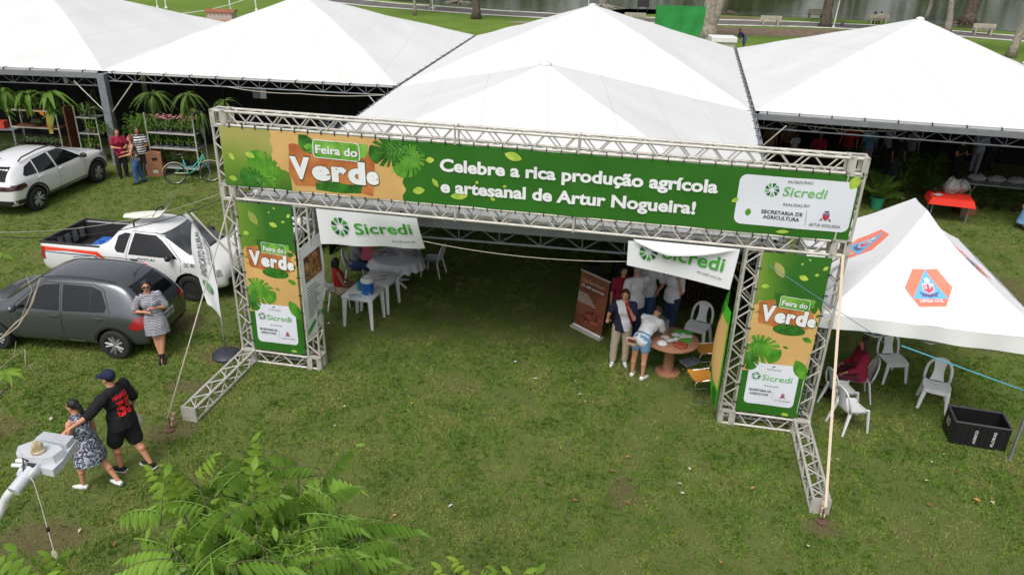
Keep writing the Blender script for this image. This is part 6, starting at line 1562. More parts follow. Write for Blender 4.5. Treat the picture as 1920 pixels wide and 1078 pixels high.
def cello(label, loc, r, h, col=None, sd=0, flat=False):
    m = MB(); rr = random.Random(sd)
    def f(u, v):
        a = 2 * PI * u; q = 1 + .25 * noise.noise((math.cos(a) * 2 + sd, math.sin(a) * 2, v * 3)); w = math.sin(PI * min(1, v * .9 + .08)) ** .6
        return (r * q * w * math.cos(a), r * q * w * math.sin(a) * (.7 if flat else 1), h * v * (1 + .2 * noise.noise((a, v * 2, sd))))
    m.grid(f, 22, 10); o = m.obj('wrapped_bundle', M_CELLO, loc=loc); tag(o, label, 'bundle', 'cellophane bundles'); 
    m = MB(); 
    for _ in range(14): a = rr.uniform(0, 2 * PI); q = rr.uniform(0, r * .6); m.ell((q * math.cos(a), q * math.sin(a), rr.uniform(.1, .7) * h), (r * .16, r * .16, h * .12), n=6)
    m.obj('contents', col or mat('dim_contents', (.12, .11, .10), .7, var=.5, vscale=12), o)
    return o
cello('clear wrapped bundle on the left of the round cloth table', (RT[0] - .28, RT[1] + .12, .735), .26, .1, sd=1, flat=True)
cello('clear wrapped bundle with brownish contents on the right of the round cloth table', (RT[0] + .28, RT[1] + .08, .735), .28, .12, mat('brown_contents', (.2, .1, .07), .7), 2, True)
# wooden pedestal table at the right
wt_ = (3.104,12.983,0); t = thing('wooden_table', 'round wooden pedestal table covered in leaflets', 'table', (wt_[0], wt_[1] + .05, 0)); M_WOODT = mat('reddish_wood', hexc('#a5765a'), .5, var=.15, vscale=3, bump=.1)
m = MB(); m.lathe([(0, .70), (.50, .70), (.52, .715), (.52, .735), (.50, .75), (0, .75)], n=44); m.obj('tabletop', M_WOODT, t, smooth=40)
m = MB(); m.lathe([(.11, .04), (.10, .35), (.09, .70)], n=20); m.obj('pedestal', M_WOODT, t, smooth=40)
m = MB(); m.lathe([(0, 0), (.24, 0), (.24, .035), (.2, .05), (0, .05)], n=32); m.obj('base', M_WOODT, t, smooth=40)
tx, ty = wt_[0], wt_[1] + .05
sheet('bright green leaflet sheet on the right of the wooden table', (tx + .22, ty + .1, .755), (.36, .5), -.3, mat('leaflet_green', hexc('#4fae3a'), .5))
for k in range(9):
    a = rnd.uniform(0, 2 * PI); r_ = rnd.uniform(.05, .36); sheet('white leaflet in the loose pile on the wooden table', (tx + .05 + r_ * math.cos(a) * .8, ty + r_ * math.sin(a) * .7, .760 + .004 * k), (.15, .1), rnd.uniform(0, 3), M_PAPER)['group'] = 'leaflets on the wooden table'
o = MB().lathe([(0, 0), (.13, 0), (.14, .03), (.10, .06), (0, .06)], n=14).obj('folded_cloth', mat('rust_cloth', hexc('#9a4a34'), .8, bump=.4, bscale=12), loc=(tx + .12, ty - .28, .75)); tag(o, 'rust coloured bundle at the near edge of the wooden table', 'cloth')
o = MB().lathe([(0, 0), (.10, 0), (.11, .02), (.05, .06), (0, .065)], n=14).obj('folded_hat', C_WHITE, loc=(tx - .22, ty - .22, .752), smooth=True); tag(o, 'white folded hat at the left edge of the wooden table', 'hat')
t = thing('ballot_box', 'clear acrylic box at the back of the wooden table', 'box', (tx - .18, ty + .28, .752), .3); M_ACR = mat('clear_acrylic', (.35, .37, .4), .05, alpha=.35, spec=.8)
for dx, dy, sx_, sy_ in ((-.11, 0, .006, .22), (.11, 0, .006, .22), (0, -.11, .214, .006), (0, .11, .214, .006)): MB().box((dx, dy, .14), (sx_, sy_, .28)).obj('panel', M_ACR, t)
MB().box((0, 0, .005), (.21, .21, .01)).obj('floor', M_ACR, t)
def orange_chair(label, loc, rz):
    t = thing('cantilever_chair', label, 'chair', loc, rz, 'orange cantilever chairs'); M_O = mat('orange_plywood', hexc('#c98a34'), .45, var=.08, vscale=4)
    m = MB(); m.grid(lambda u, v: (-.22 + .44 * u, -.2 + .42 * v, .45 - .03 * math.sin(PI * u) + .012 * v), 8, 8); m.grid(lambda u, v: (.22 - .44 * u, -.2 + .42 * v, .44 - .03 * math.sin(PI * u) + .012 * v), 8, 8); m.obj('seat', M_O, t, smooth=True)
    m = MB(); m.grid(lambda u, v: (-.21 + .42 * u, -.21 - .02 * v - .03 * math.sin(PI * u), .54 + .26 * v), 8, 8); m.grid(lambda u, v: (.21 - .42 * u, -.222 - .02 * v - .03 * math.sin(PI * u), .54 + .26 * v), 8, 8); m.obj('backrest', M_O, t, smooth=True)
    m = MB()
    for s in (-1, 1): m.path([(s * .19, -.22, .78), (s * .20, -.21, .47), (s * .20, .18, .44), (s * .21, .22, .40), (s * .21, .22, .03), (s * .21, .18, .012), (s * .21, -.22, .012)], .012, 8)
    m.tube((-.21, -.22, .012), (.21, -.22, .012), .012); m.obj('frame', M_CHROME, t, smooth=50)
orange_chair('orange plywood chair with chrome frame at the wooden table', xy((3.891,13.231,0)), math.radians(95))
orange_chair('nearest orange plywood chair with chrome frame beside the right pylon', xy((3.571,12.21,0)), math.radians(100))
# brown roll-up banner
rb = thing('roll_up_banner', 'brown printed roll-up banner with text lines leaning under the entrance tent', 'banner', (1.63, 14.55, 0), math.radians(-48))
M_ROLL = mat('print_brown', hexc('#6b3a2a'), .5, col2=hexc('#9a5a40'), vscale=1.5)
RF = lambda x, z, o: (x, -o + .10 * z, z * .88)
m = MB(); m.grid(lambda u, v: RF(-.40 + .8 * u, .06 + 1.42 * v, 0), 4, 16); m.obj('sheet', M_ROLL, rb)
a = Art(rb, fn=RF, base=.006)
a.line('Café Divino Dessert', (-.3, 1.24), (.3, 1.24), pm('print_gold', '#d8b48a'), .09); a.line('O café gourmet', (-.32, 1.12), (.32, 1.12), P_WHITE, .06, .02)
a.multi([[(-.38, .95 - .045 * k), (-.1 + .05 * k, .95 - .045 * k), (-.1 + .05 * k, .962 - .045 * k), (-.38, .962 - .045 * k)] for k in range(6)], P_WHITE, 'printed_line')
a.poly([(-.3, .35), (-.1, .25), (.25, .3), (.36, .5), (.2, .62), (-.05, .55)], mat('print_cup', hexc('#3a1511'), .4, col2=hexc('#b5634e'), vscale=9), 'printed_photo')
a.poly([(-.40, .06), (.40, .06), (.40, .11), (-.40, .11)], P_WHITE, 'printed_line')
MB().box((0, .0, .03), (.86, .16, .06), bev=.01).obj('base', M_STEEL, rb); MB().box((0, .145, 1.31), (.84, .03, .03)).obj('top_rail', M_STEEL, rb)
# bottle pack on the grass
t = thing('bottle_pack', 'shrink-wrapped pack of water bottles lying on the grass by the table', 'bottle pack', xy((3.692,13.302,0)), .5)
for i in range(6):
    for j in range(2): MB().lathe([(0, 0), (.03, 0), (.032, .15), (.012, .19), (.012, .21), (0, .21)], (-.17 + .066 * i, j * .066, .032), 8, Matrix.Rotation(-PI / 2, 3, 'X')).obj('bottle', mat('clear_bottle', (.35, .37, .45), .08, spec=.8, var=.3, vscale=20), t)
# black crate
cr = (8.094,10.865,0); t = thing('black_crate', 'large open black plastic crate with white lettering on its side', 'crate', (cr[0], cr[1] + .25, 0), math.radians(-14))
M_CRATE = mat('black_crate_plastic', (.014, .014, .016), .4, bump=.15, bscale=20); w_, d_, h_ = .86, .52, .44
for nm, c, s in (('front_wall', (0, -d_ / 2, h_ / 2), (w_, .025, h_)), ('back_wall', (0, d_ / 2, h_ / 2), (w_, .025, h_)), ('end_wall', (-w_ / 2, 0, h_ / 2), (.025, d_ - .025, h_)), ('end_wall', (w_ / 2, 0, h_ / 2), (.025, d_ - .025, h_)), ('floor', (0, 0, .02), (w_ - .03, d_ - .03, .03))): MB().box(c, s, bev=.006).obj(nm, M_CRATE, t)
m = MB()
for a_, b_ in (((-1, -1), (1, -1)), ((1, -1), (1, 1)), ((1, 1), (-1, 1)), ((-1, 1), (-1, -1))): m.tube((a_[0] * w_ / 2, a_[1] * d_ / 2, h_), (b_[0] * w_ / 2, b_[1] * d_ / 2, h_), .018, n=8)
m.obj('rim', mat('crate_rim', (.06, .06, .065), .35), t)
for k in range(9): MB().box((-.38 + .095 * k, -d_ / 2 - .018, h_ / 2), (.012, .012, h_ - .06)).obj('rib', M_CRATE, t)
M_CW = mat('crate_paint', (.6, .6, .62), .7)
def crate_text(body, x, z0, z1, w):
    v, f = text2d(body, 1, .03); x0 = min(p[0] for p in v); x1 = max(p[0] for p in v); k = (z1 - z0) / (x1 - x0); MB().add([(x - p[1] * w / .729, -d_ / 2 - .026, z0 + (p[0] - x0) * k) for p in v], f).obj('lettering', M_CW, t)
crate_text('AGRICO', -.06, .07, .34, .045); crate_text('FLORAS', .22, .07, .36, .045)
v, f = text2d('RO', 1, .03); MB().add([(-w_ / 2 - .015, .1 - p[0] * .12, .2 + p[1] * .2) for p in v], f).obj('lettering', M_CW, t)
# cardboard boxes
bx_ = (-12.001,24.608,0); M_CARD = mat('cardboard', hexc('#9a6a4c'), .85, var=.1, vscale=3)
for k, (lb, z, sz, rz_) in enumerate((('lower brown cardboard box beside the bicycle wheel', 0, (.52, .42, .42), .15), ('upper brown cardboard box stacked by the bicycle', .43, (.46, .40, .38), .28))):
    t = thing('cardboard_box', lb, 'box', (bx_[0], bx_[1] + .2, z), rz_, 'cardboard boxes by the bicycle'); MB().box((0, 0, sz[2] / 2), sz, bev=.006).obj('carton', M_CARD, t)
    for s in (-1, 1): MB().box((s * sz[0] * .24, 0, sz[2] + .006), (sz[0] * .46, sz[1] * .98, .008), R=Matrix.Rotation(s * .12, 3, 'Y')).obj('flap', M_CARD, t)
    MB().box((.02, -sz[1] / 2 - .002, sz[2] * .45), (.16, .004, .1)).obj('printed_label', mat('box_label', (.55, .55, .5), .6) if k == 0 else M_SEAM, t)
# bicycle
bk = thing('bicycle', 'turquoise step-through cruiser bicycle with cream mudguards by the plant rack', 'bicycle', (0, 0, 0))
b0 = Vector((-10.992,23.882,0)); b1 = Vector((-9.874,24.287,0)); _d = (b1 - b0).normalized(); b0 = b0; bk.location = (b0.x, b0.y, 0); bk.rotation_euler = (-.10, 0, math.atan2(_d.y, _d.x))
M_TURQ = mat('turquoise_frame', hexc('#2fb5a6'), .3, coat=.5); M_CREAM = mat('cream_mudguard', hexc('#cfc6a4'), .35); WB = 1.08; Rw = .33
def bike_wheel(x):
    w = MB(); R = Matrix.Rotation(PI / 2, 3, 'X'); n = 40; vs = []
    for i in range(n):
        a = 2 * PI * i / n
        for k in range(8): b = 2 * PI * k / 8; vs.append(((Rw + .02 * math.cos(b)) * math.cos(a), .02 * math.sin(b), (Rw + .02 * math.cos(b)) * math.sin(a)))
    w.add(vs, [(i * 8 + k, ((i + 1) % n) * 8 + k, ((i + 1) % n) * 8 + (k + 1) % 8, i * 8 + (k + 1) % 8) for i in range(n) for k in range(8)]); wo = w.obj('wheel', M_TYRE, bk, smooth=True, loc=(x, 0, Rw + .02))
    w = MB(); w.path([((Rw - .025) * math.cos(2 * PI * i / 36), 0, (Rw - .025) * math.sin(2 * PI * i / 36)) for i in range(37)], .009, 6, caps=False); w.obj('rim', M_CHROME, wo, smooth=True)
    w = MB()
    for i in range(20): a = 2 * PI * i / 20; w.tube((0, .02 * (-1) ** i, 0), ((Rw - .02) * math.cos(a), 0, (Rw - .02) * math.sin(a)), .0022, n=3, caps=False)
    w.tube((0, -.04, 0), (0, .04, 0), .02, n=8); w.obj('spokes', M_CHROME, wo)
bike_wheel(0); bike_wheel(WB)
zc = Rw + .02
def T_(nm, pts, r, m_=M_TURQ): MB().path(pts, r, 8).obj(nm, m_, bk, smooth=True)
T_('frame', [(0, 0, zc), (.42, 0, zc - .04), (.30, 0, .78)], .014); T_('seat_stay', [(0, 0, zc), (.33, 0, .70)], .011)
T_('down_tube', [(.42, 0, zc - .04), (.60, 0, .42), (.78, 0, .62), (.90, 0, .82)], .017); T_('top_tube', [(.36, 0, .50), (.58, 0, .54), (.76, 0, .72), (.91, 0, .90)], .014); T_('fork', [(.90, 0, .95), (.97, 0, .62), (WB, 0, zc)], .013)
T_('seat_post', [(.31, 0, .74), (.27, 0, .92)], .012, M_CHROME)
m = MB(); m.ell((.24, 0, .95), (.13, .09, .035), n=14); m.obj('saddle', M_TRIM, bk, smooth=True)
T_('handlebar', [(.74, -.28, 1.08), (.82, -.22, 1.10), (.89, -.06, 1.03), (.89, .06, 1.03), (.82, .22, 1.10), (.74, .28, 1.08)], .011, M_CHROME); T_('stem', [(.90, 0, .92), (.89, 0, 1.04)], .012, M_CHROME)
for x, a0, a1 in ((0, -.15, 2.9), (WB, .5, 2.2)):
    m = MB(); m.grid(lambda u, v: (x + (Rw + .05 - .012 * abs(2 * v - 1) ** 2) * math.cos(a0 + (a1 - a0) * u), -.035 + .07 * v, zc + (Rw + .05 - .012 * abs(2 * v - 1) ** 2) * math.sin(a0 + (a1 - a0) * u)), 24, 4); m.obj('mudguard', M_CREAM, bk, smooth=True)
m = MB(); m.path([(.0, -.05, zc + .03), (.42, -.05, zc + .0)], [.035, .05], 8, flat=.3, up=(0, 0, 1)); m.obj('chain_guard', M_CREAM, bk, smooth=True)
m = MB(); m.tube((.42, -.09, zc - .04), (.42, .09, zc - .04), .015); m.tube((.42, -.09, zc - .04), (.52, -.09, zc - .15), .009); m.tube((.42, .09, zc - .04), (.32, .09, zc + .07), .009); m.box((.52, -.13, zc - .15), (.09, .08, .02)); m.box((.32, .13, zc + .07), (.09, .08, .02)); m.obj('pedals', M_DARK, bk)
m = MB(); m.tube((.3, .05, .24), (.22, .16, .02), .01); m.obj('kickstand', M_CHROME, bk)

# ================================================================ PLANTS
def leaf_mat(name, c1, c2, sc=3.0, tr=0.35):
    def b(nt, bs, tc):
        g = nt.nodes.new('ShaderNodeNewGeometry'); n = nt.nodes.new('ShaderNodeTexNoise'); n.inputs['Scale'].default_value = sc; nt.links.new(g.outputs['Position'], n.inputs['Vector'])
        oi = nt.nodes.new('ShaderNodeObjectInfo'); ad = nt.nodes.new('ShaderNodeMath'); ad.operation = 'MULTIPLY_ADD'; ad.inputs[1].default_value = .5; nt.links.new(oi.outputs['Random'], ad.inputs[0]); nt.links.new(n.outputs['Fac'], ad.inputs[2])
        r = nt.nodes.new('ShaderNodeValToRGB'); r.color_ramp.elements[0].position = .4; r.color_ramp.elements[1].position = 1.0; r.color_ramp.elements[0].color = (*c1, 1); r.color_ramp.elements[1].color = (*c2, 1)
        nt.links.new(ad.outputs[0], r.inputs[0]); nt.links.new(r.outputs[0], bs.inputs['Base Color'])
        tl = nt.nodes.new('ShaderNodeBsdfTranslucent'); nt.links.new(r.outputs[0], tl.inputs['Color']); mx = nt.nodes.new('ShaderNodeMixShader'); mx.inputs[0].default_value = tr
        out = [x for x in nt.nodes if x.type == 'OUTPUT_MATERIAL'][0]; nt.links.new(bs.outputs[0], mx.inputs[1]); nt.links.new(tl.outputs[0], mx.inputs[2]); nt.links.new(mx.outputs[0], out.inputs['Surface'])
    return mat(name, c1, .45, build=b, spec=.3)
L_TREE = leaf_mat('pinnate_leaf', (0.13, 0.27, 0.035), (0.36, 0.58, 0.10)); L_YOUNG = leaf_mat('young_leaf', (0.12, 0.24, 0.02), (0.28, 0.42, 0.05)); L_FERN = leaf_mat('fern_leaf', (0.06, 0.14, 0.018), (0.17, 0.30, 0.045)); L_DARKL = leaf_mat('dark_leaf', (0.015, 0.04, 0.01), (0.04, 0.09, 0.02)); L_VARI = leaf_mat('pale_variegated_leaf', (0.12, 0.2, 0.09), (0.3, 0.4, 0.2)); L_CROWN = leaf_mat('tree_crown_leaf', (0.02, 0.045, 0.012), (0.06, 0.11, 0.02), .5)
M_TWIG = mat('green_brown_twig', (0.10, 0.085, 0.04), .7); M_BARK = mat('grey_brown_bark', (0.11, 0.085, 0.065), .9, var=.35, vscale=4, bump=.8, bscale=14); M_BARKL = mat('pale_bark', (0.3, 0.26, 0.22), .9, var=.3, vscale=4, bump=.7, bscale=14); M_BARE = mat('bare_pale_branch', (0.34, 0.29, 0.22), .8, var=.2, vscale=8)
def leaflet(m, base, d, side, L, W, droop=.25, mi=0, bend=.0):
    """one leaf: 6 triangles folded along the midrib"""
    d = Vector(d).normalized(); s = Vector(side).normalized(); n = d.cross(s).normalized()
    b = Vector(base); p1 = b + d * L * .35 - Vector((0, 0, droop * L * .1)); p2 = b + d * L * .72 - Vector((0, 0, droop * L * .4)); p3 = b + d * L - Vector((0, 0, droop * L))
    up = n * W * .12
    m.add([b, p1 + s * W * .5 + up, p1 - s * W * .5 + up, p1, p2 + s * W * .38 + up, p2 - s * W * .38 + up, p2, p3], [(0, 1, 3), (0, 3, 2), (1, 4, 6, 3), (3, 6, 5, 2), (4, 7, 6), (6, 7, 5)], mi)
def frond_mesh(name, L, npairs, ll, lw, droop, hang, mats, seed=0, rise=.3, taper=.6):
    rnd = random.Random(seed); m = MB(); pts = []
    for i in range(9): t = i / 8; pts.append(Vector((0, L * t * (1 - .12 * t), L * (rise * t - droop * t * t))))
    m.path(pts, [.0045 * (1 - .7 * i / 8) * (L / .35) ** .5 for i in range(9)], 4, mi=1)
    for k in range(npairs):
        t = .14 + .84 * k / (npairs - 1); f = t * 8; i = min(int(f), 7); p = pts[i].lerp(pts[i + 1], f - i); d = (pts[i + 1] - pts[i]).normalized()
        sc = math.sin(PI * (.22 + .62 * t)) if taper else 1
        for s in (-1, 1):
            sd = Vector((s, 0, 0)); q = (sd * (1 - hang) + d * .35 + Vector((0, 0, -hang * 1.3)) + Vector((rnd.uniform(-.1, .1), rnd.uniform(-.12, .12), rnd.uniform(-.1, .1)))).normalized()
            leaflet(m, p, q, d, ll * sc * rnd.uniform(.85, 1.1), lw * (.6 + .4 * sc), .15 + hang * .2)
    leaflet(m, pts[-1], (pts[-1] - pts[-2]), Vector((1, 0, 0)), ll * .8, lw, .3)
    me = m.mesh(name, mats); me.shade_smooth(); return me
def place(me, name, parent, loc, yaw, pitch=0.0, roll=0.0, s=1.0):
    o = bpy.data.objects.new(name, me); COL.objects.link(o); o.parent = parent
    o.matrix_basis = Matrix.Translation(loc) @ Matrix.Rotation(yaw, 4, 'Z') @ Matrix.Rotation(pitch, 4, 'X') @ Matrix.Rotation(roll, 4, 'Y') @ Matrix.Scale(s, 4); return o
FR = [frond_mesh('leaf_frond', .40, 9, .125, .045, .45, .85, [L_TREE, M_TWIG], i, .25) for i in range(4)] + [frond_mesh('leaf_frond', .26, 5, .11, .042, .2, .5, [L_YOUNG, M_TWIG], 9 + i, .5) for i in range(2)]
FERN = [frond_mesh('fern_frond', .6, 36, .055, .017, 1.3, .2, [L_FERN, M_TWIG], i, .5) for i in range(3)]
PALM = [frond_mesh('palm_frond', .9, 20, .2, .022, .55, .25, [L_FERN, M_TWIG], i, .7) for i in range(2)]
STRAP = []
for i in range(3):
    m = MB(); rnd = random.Random(i); L = .75; pts = [(L * (.55 * t), L * (.5 * t - .95 * t * t)) for t in [k / 7 for k in range(8)]]
    vs = []; 
    for k, (a, z) in enumerate(pts): w = .05 * math.sin(PI * min(1, .15 + .85 * k / 7.5)) + .002; vs += [(-w, a, z), (0, a, z - .015), (w, a, z)]
    m.add(vs, [(3 * k + j, 3 * k + j + 1, 3 * k + j + 4, 3 * k + j + 3) for k in range(7) for j in (0, 1)]); me = m.mesh('strap_leaf', L_FERN); me.shade_smooth(); STRAP.append(me)
ORD = ['leftmost', 'second from left', 'third from left', 'fourth from left', 'fifth from left', 'sixth from left']
M_POT = mat('black_nursery_pot', (0.03, 0.025, 0.022), .6); M_TERRA = mat('terracotta_pot', hexc('#8d5b45'), .8, var=.1, vscale=6)
def pot(parent, r=.1, h=.16, m_=None, z=0):
    MB().lathe([(0, 0), (r * .75, 0), (r, h), (r * 1.08, h), (r * 1.08, h + .015), (r * .92, h + .015), (r * .9, h - .02), (0, h - .02)], (0, 0, z), 16).obj('pot', m_ or M_POT, parent, smooth=40)
# ---- near tree whose crown rises into the bottom of the picture
rnd = random.Random(21)
nt_ = thing('young_pinnate_tree', 'young tree with drooping pinnate leaves rising at the bottom left of centre', 'tree', (-1.05, 2.75, 0))
base = Vector((-1.05, 2.75, 0)); fork = Vector((-1.1, 2.85, 3.6))
MB().path([(0, 0, 0), (.03, .02, 1.3), (-.02, .05, 2.5), tuple(fork - base)], [.07, .055, .045, .035], 10).obj('trunk', M_BARK, nt_, smooth=True)
shoots = [(-1.909,3.459,4.906), (-1.765,3.461,4.985), (-1.583,3.561,4.835), (-1.767,3.031,4.987), (-1.35,4.022,4.628), (-1.193,3.949,4.639), (-0.984,3.608,4.639), (-1.254,3.664,4.642), (-0.834,3.486,4.612), (-1.529,3.106,4.929), (-1.359,3.248,4.844), (-1.202,2.946,4.912), (-1.539,2.755,5.033), (-0.993,3.147,4.745), (-0.836,3.135,4.687), (-1.332,2.795,4.967), (-1.015,2.841,4.882), (-1.478,2.49,5.045), (-0.801,2.797,4.776), (-0.768,2.872,4.697), (-1.165,2.467,5.018)]
SH = MB()
for k, p in enumerate(shoots):
    p = Vector(p) - base; a = fork - base + Vector((rnd.uniform(-.1, .1), rnd.uniform(-.1, .1), rnd.uniform(-.3, .1))); mid = a.lerp(p, .55) + Vector((0, 0, -.12))
    SH.path([a, mid, p], [.016, .010, .004], 6)
    n = 13
    for i in range(n):
        t = .3 + .7 * i / (n - 1); q = (a * (1 - t) ** 2 + mid * 2 * t * (1 - t) + p * t * t) if True else None
        yaw = rnd.uniform(0, 2 * PI) if i else 0; yaw = i * 2.4 + k * .9
        young = (i >= n - 2 and k in (0, 1, 2, 3, 7, 10)) 
        me = FR[4 + rnd.randrange(2)] if young else FR[rnd.randrange(4)]
        place(me, 'leaf_frond', nt_, q, yaw, rnd.uniform(-.1, .45) if not young else rnd.uniform(.4, .9), rnd.uniform(-.2, .2), rnd.uniform(.75, 1.1) * (1.0 if k < 12 else .95))
SH.obj('branches', M_TWIG, nt_, smooth=True)
IF = MB(); CEN = Vector((-1.308,3.149,4.498)) - base
for k in range(1500):
    p = Vector(rnd.choice(shoots)) - base; t = rnd.uniform(.0, .7); q = CEN.lerp(p, t) + Vector((rnd.gauss(0, .14), rnd.gauss(0, .14), rnd.gauss(-.12, .12))); a = rnd.uniform(0, 2 * PI)
    d = Vector((math.cos(a) * .55, math.sin(a) * .55, -rnd.uniform(.3, 1.1))); leaflet(IF, q, d, (-math.sin(a), math.cos(a), .1), rnd.uniform(.06, .1), rnd.uniform(.025, .035), .2)
for k in range(300):
    p = Vector(shoots[k % len(shoots)]) - base; t = rnd.uniform(.25, .95); q = CEN.lerp(p, t) + Vector((rnd.gauss(0, .08), rnd.gauss(0, .08), rnd.gauss(-.08, .07)))
    M4 = Matrix.Translation(q) @ Matrix.Rotation(rnd.uniform(0, 6.28), 4, 'Z') @ Matrix.Rotation(rnd.uniform(-.3, .35), 4, 'X') @ Matrix.Scale(rnd.uniform(.7, 1.0), 4); me = FR[k % 4]
    IF.add([M4 @ v.co for v in me.vertices], [tuple(f.vertices) for f in me.polygons])
io = IF.obj('inner_foliage', L_TREE, nt_); io['kind'] = 'stuff'
def small_tree(label, base, tips, nf, young=True, name='young_pinnate_tree', sd=0, forkz=None):
    rnd = random.Random(sd); base = Vector(base); t = thing(name, label, 'tree', base); tips = [Vector(p) - base for p in tips]
    fk = sum(tips, Vector((0, 0, 0))) / len(tips); fk = Vector((fk.x * .4, fk.y * .4, (forkz or fk.z - .8)))
    MB().path([(0, 0, 0), (fk.x * .3, fk.y * .3, fk.z * .5), tuple(fk)], [.06, .045, .03], 10).obj('trunk', M_BARK, t, smooth=True); b = MB()
    for p in tips:
        mid = fk.lerp(p, .5) + Vector((0, 0, .05)); b.path([fk, mid, p], [.018, .012, .004], 6)
        for i in range(nf):
            u = .55 + .45 * i / max(1, nf - 1); q = fk * (1 - u) ** 2 + mid * 2 * u * (1 - u) + p * u * u
            place(FR[4 + rnd.randrange(2)] if young else FR[rnd.randrange(4)], 'leaf_frond', t, q, i * 2.4 + rnd.uniform(0, 1), rnd.uniform(.1, .7), 0, rnd.uniform(.7, 1.0))
    b.obj('branches', M_TWIG, t, smooth=True); return t
small_tree('small yellow-green treetop just entering at the bottom edge right of the big one', (0.05, 2.6, 0), [(-0.112,3.111,4.695), (-0.226,2.982,4.715), (0.088,3.001,4.727), (0.187,2.954,4.686)], 5, True, sd=3)
small_tree('sparse treetop just entering at the bottom left corner under the street lamp', (-2.6, 2.2, 0), [(-2.183,2.638,5.041), (-2.006,2.691,4.96), (-2.001,2.511,5.097), (-2.144,2.46,5.161)], 4, True, sd=5)
# left edge tree with bare pale twigs
lt = thing('side_tree', 'tree outside the left edge reaching in with bare pale branches and bright green leaves', 'tree', (-4.9, 4.6, 0)); lb_ = Vector((-4.9, 4.6, 0))
MB().path([(0, 0, 0), (.1, 0, 2), (.1, .1, 4.2)], [.12, .09, .06], 12).obj('trunk', M_BARK, lt, smooth=True)
def rel(p): return tuple(Vector(p) - lb_)
MB().path([(.1, .1, 3.6), rel((-3.755,4.041,4.973)), rel((-3.394,4.303,4.905)), rel((-3.353,4.351,4.93)), rel((-3.376,4.387,5.012))], [.03, .02, .012, .008, .004], 8).obj('branch', M_BARK, lt, smooth=True)
m = MB()
for pts, r in (([(-4.062,4.377,4.993), (-3.792,4.64,5.038), (-3.642,4.765,5.051), (-3.557,4.863,5.11), (-3.492,4.977,5.236), (-3.453,5.085,5.402)], .016), ([(-3.642,4.765,5.051), (-3.569,4.869,5.137), (-3.512,4.933,5.179), (-3.479,5.028,5.32)], .012), ([(-3.557,4.863,5.11), (-3.496,5.018,5.324), (-3.532,5.048,5.437)], .006), ([(-3.596,4.343,4.777), (-3.518,4.528,4.963), (-3.457,4.606,5.013), (-3.453,4.662,5.102)], .006), ([(-3.457,4.606,5.013), (-3.405,4.663,5.043)], .004), ([(-3.391,4.591,4.909), (-3.375,4.619,4.935), (-3.336,4.656,4.95), (-3.327,4.635,4.906)], .004), ([(-3.375,4.619,4.935), (-3.34,4.604,4.872), (-3.309,4.564,4.775)], .003)):
    P = [rel(p) for p in pts]; n = len(P); m.path(P, [r * .6 * (1 - .6 * i / (n - 1)) for i in range(n)], 6)
m.path([(.1, .1, 4.0), rel((-4.062,4.377,4.993))], [.03, .018], 6); m.path([rel((-3.405,4.663,5.043)), rel((-3.391,4.591,4.909))], .003, 5)
m.obj('bare_branches', M_BARE, lt, smooth=True)
for k, (p, nf) in enumerate(((rel((-3.381,4.384,5.013)), 8), (rel((-3.659,5.026,5.589)), 5))):
    for i in range(nf):
        m = MB(); a = i * 2 * PI / nf + k; leaflet(m, (0, 0, 0), (math.cos(a), math.sin(a), .15), (-math.sin(a), math.cos(a), 0), .13, .045, .5); o = m.obj('leaf', L_YOUNG, lt); o.location = p
MB().path([(.1, .1, 4.2), rel((-3.932,5.042,5.49)), rel((-3.659,5.023,5.582))], [.03, .015, .004], 6).obj('branch', M_BARK, lt, smooth=True)
# ---- hanging ferns
def hanging(label, p, kind='fern', n=14, s=1.0, sd=0, hook=3.0):
    rnd = random.Random(sd); t = thing('hanging_' + ('fern' if kind == 'fern' else 'plant'), label, 'hanging plant', p); pot(t, .12, .14, M_POT, -.12)
    MB().tube((0, 0, 0), (0, 0, max(.05, hook - p[2])), .004, n=4).obj('hanger', M_DARK, t)
    src = {'fern': FERN, 'palm': PALM, 'strap': STRAP}[kind]; nm = {'fern': 'fern_frond', 'palm': 'palm_frond', 'strap': 'strap_leaf'}[kind]
    for i in range(n): place(src[i % len(src)], nm, t, (0, 0, 0), i * 2.4 + rnd.uniform(-.2, .2), rnd.uniform(-1.5, .65), rnd.uniform(-.3, .3), s * rnd.uniform(.5, 1.1))
    return t
hanging('broad-leaved hanging plant at the far left, half out of frame', (-17.3, 25.9, 2.35), 'strap', 22, 1.7, 1)
hanging('bright green strap-leaved hanging plant, second from the left', (-16.4, 25.8, 2.35), 'strap', 20, 1.4, 2)
hanging('long strap-leaved hanging plant left of the tent post', (-15.55, 25.6, 2.35), 'strap', 24, 1.7, 3)
hanging('dim fern hanging further back just left of the tent post', (-14.9, 27.2, 2.3), 'fern', 10, .7, 4)
hanging('full fern hanging right of the tent post above the stall', (-11.95, 25.3, 2.55), 'fern', 44, 1.25, 5)
hanging('full fern hanging over the pink flower rack', (-10.75, 25.15, 2.6), 'fern', 44, 1.3, 6)
hanging('dimmer fern hanging behind the arch corner', (-9.75, 25.6, 2.35), 'fern', 26, 1.3, 7)
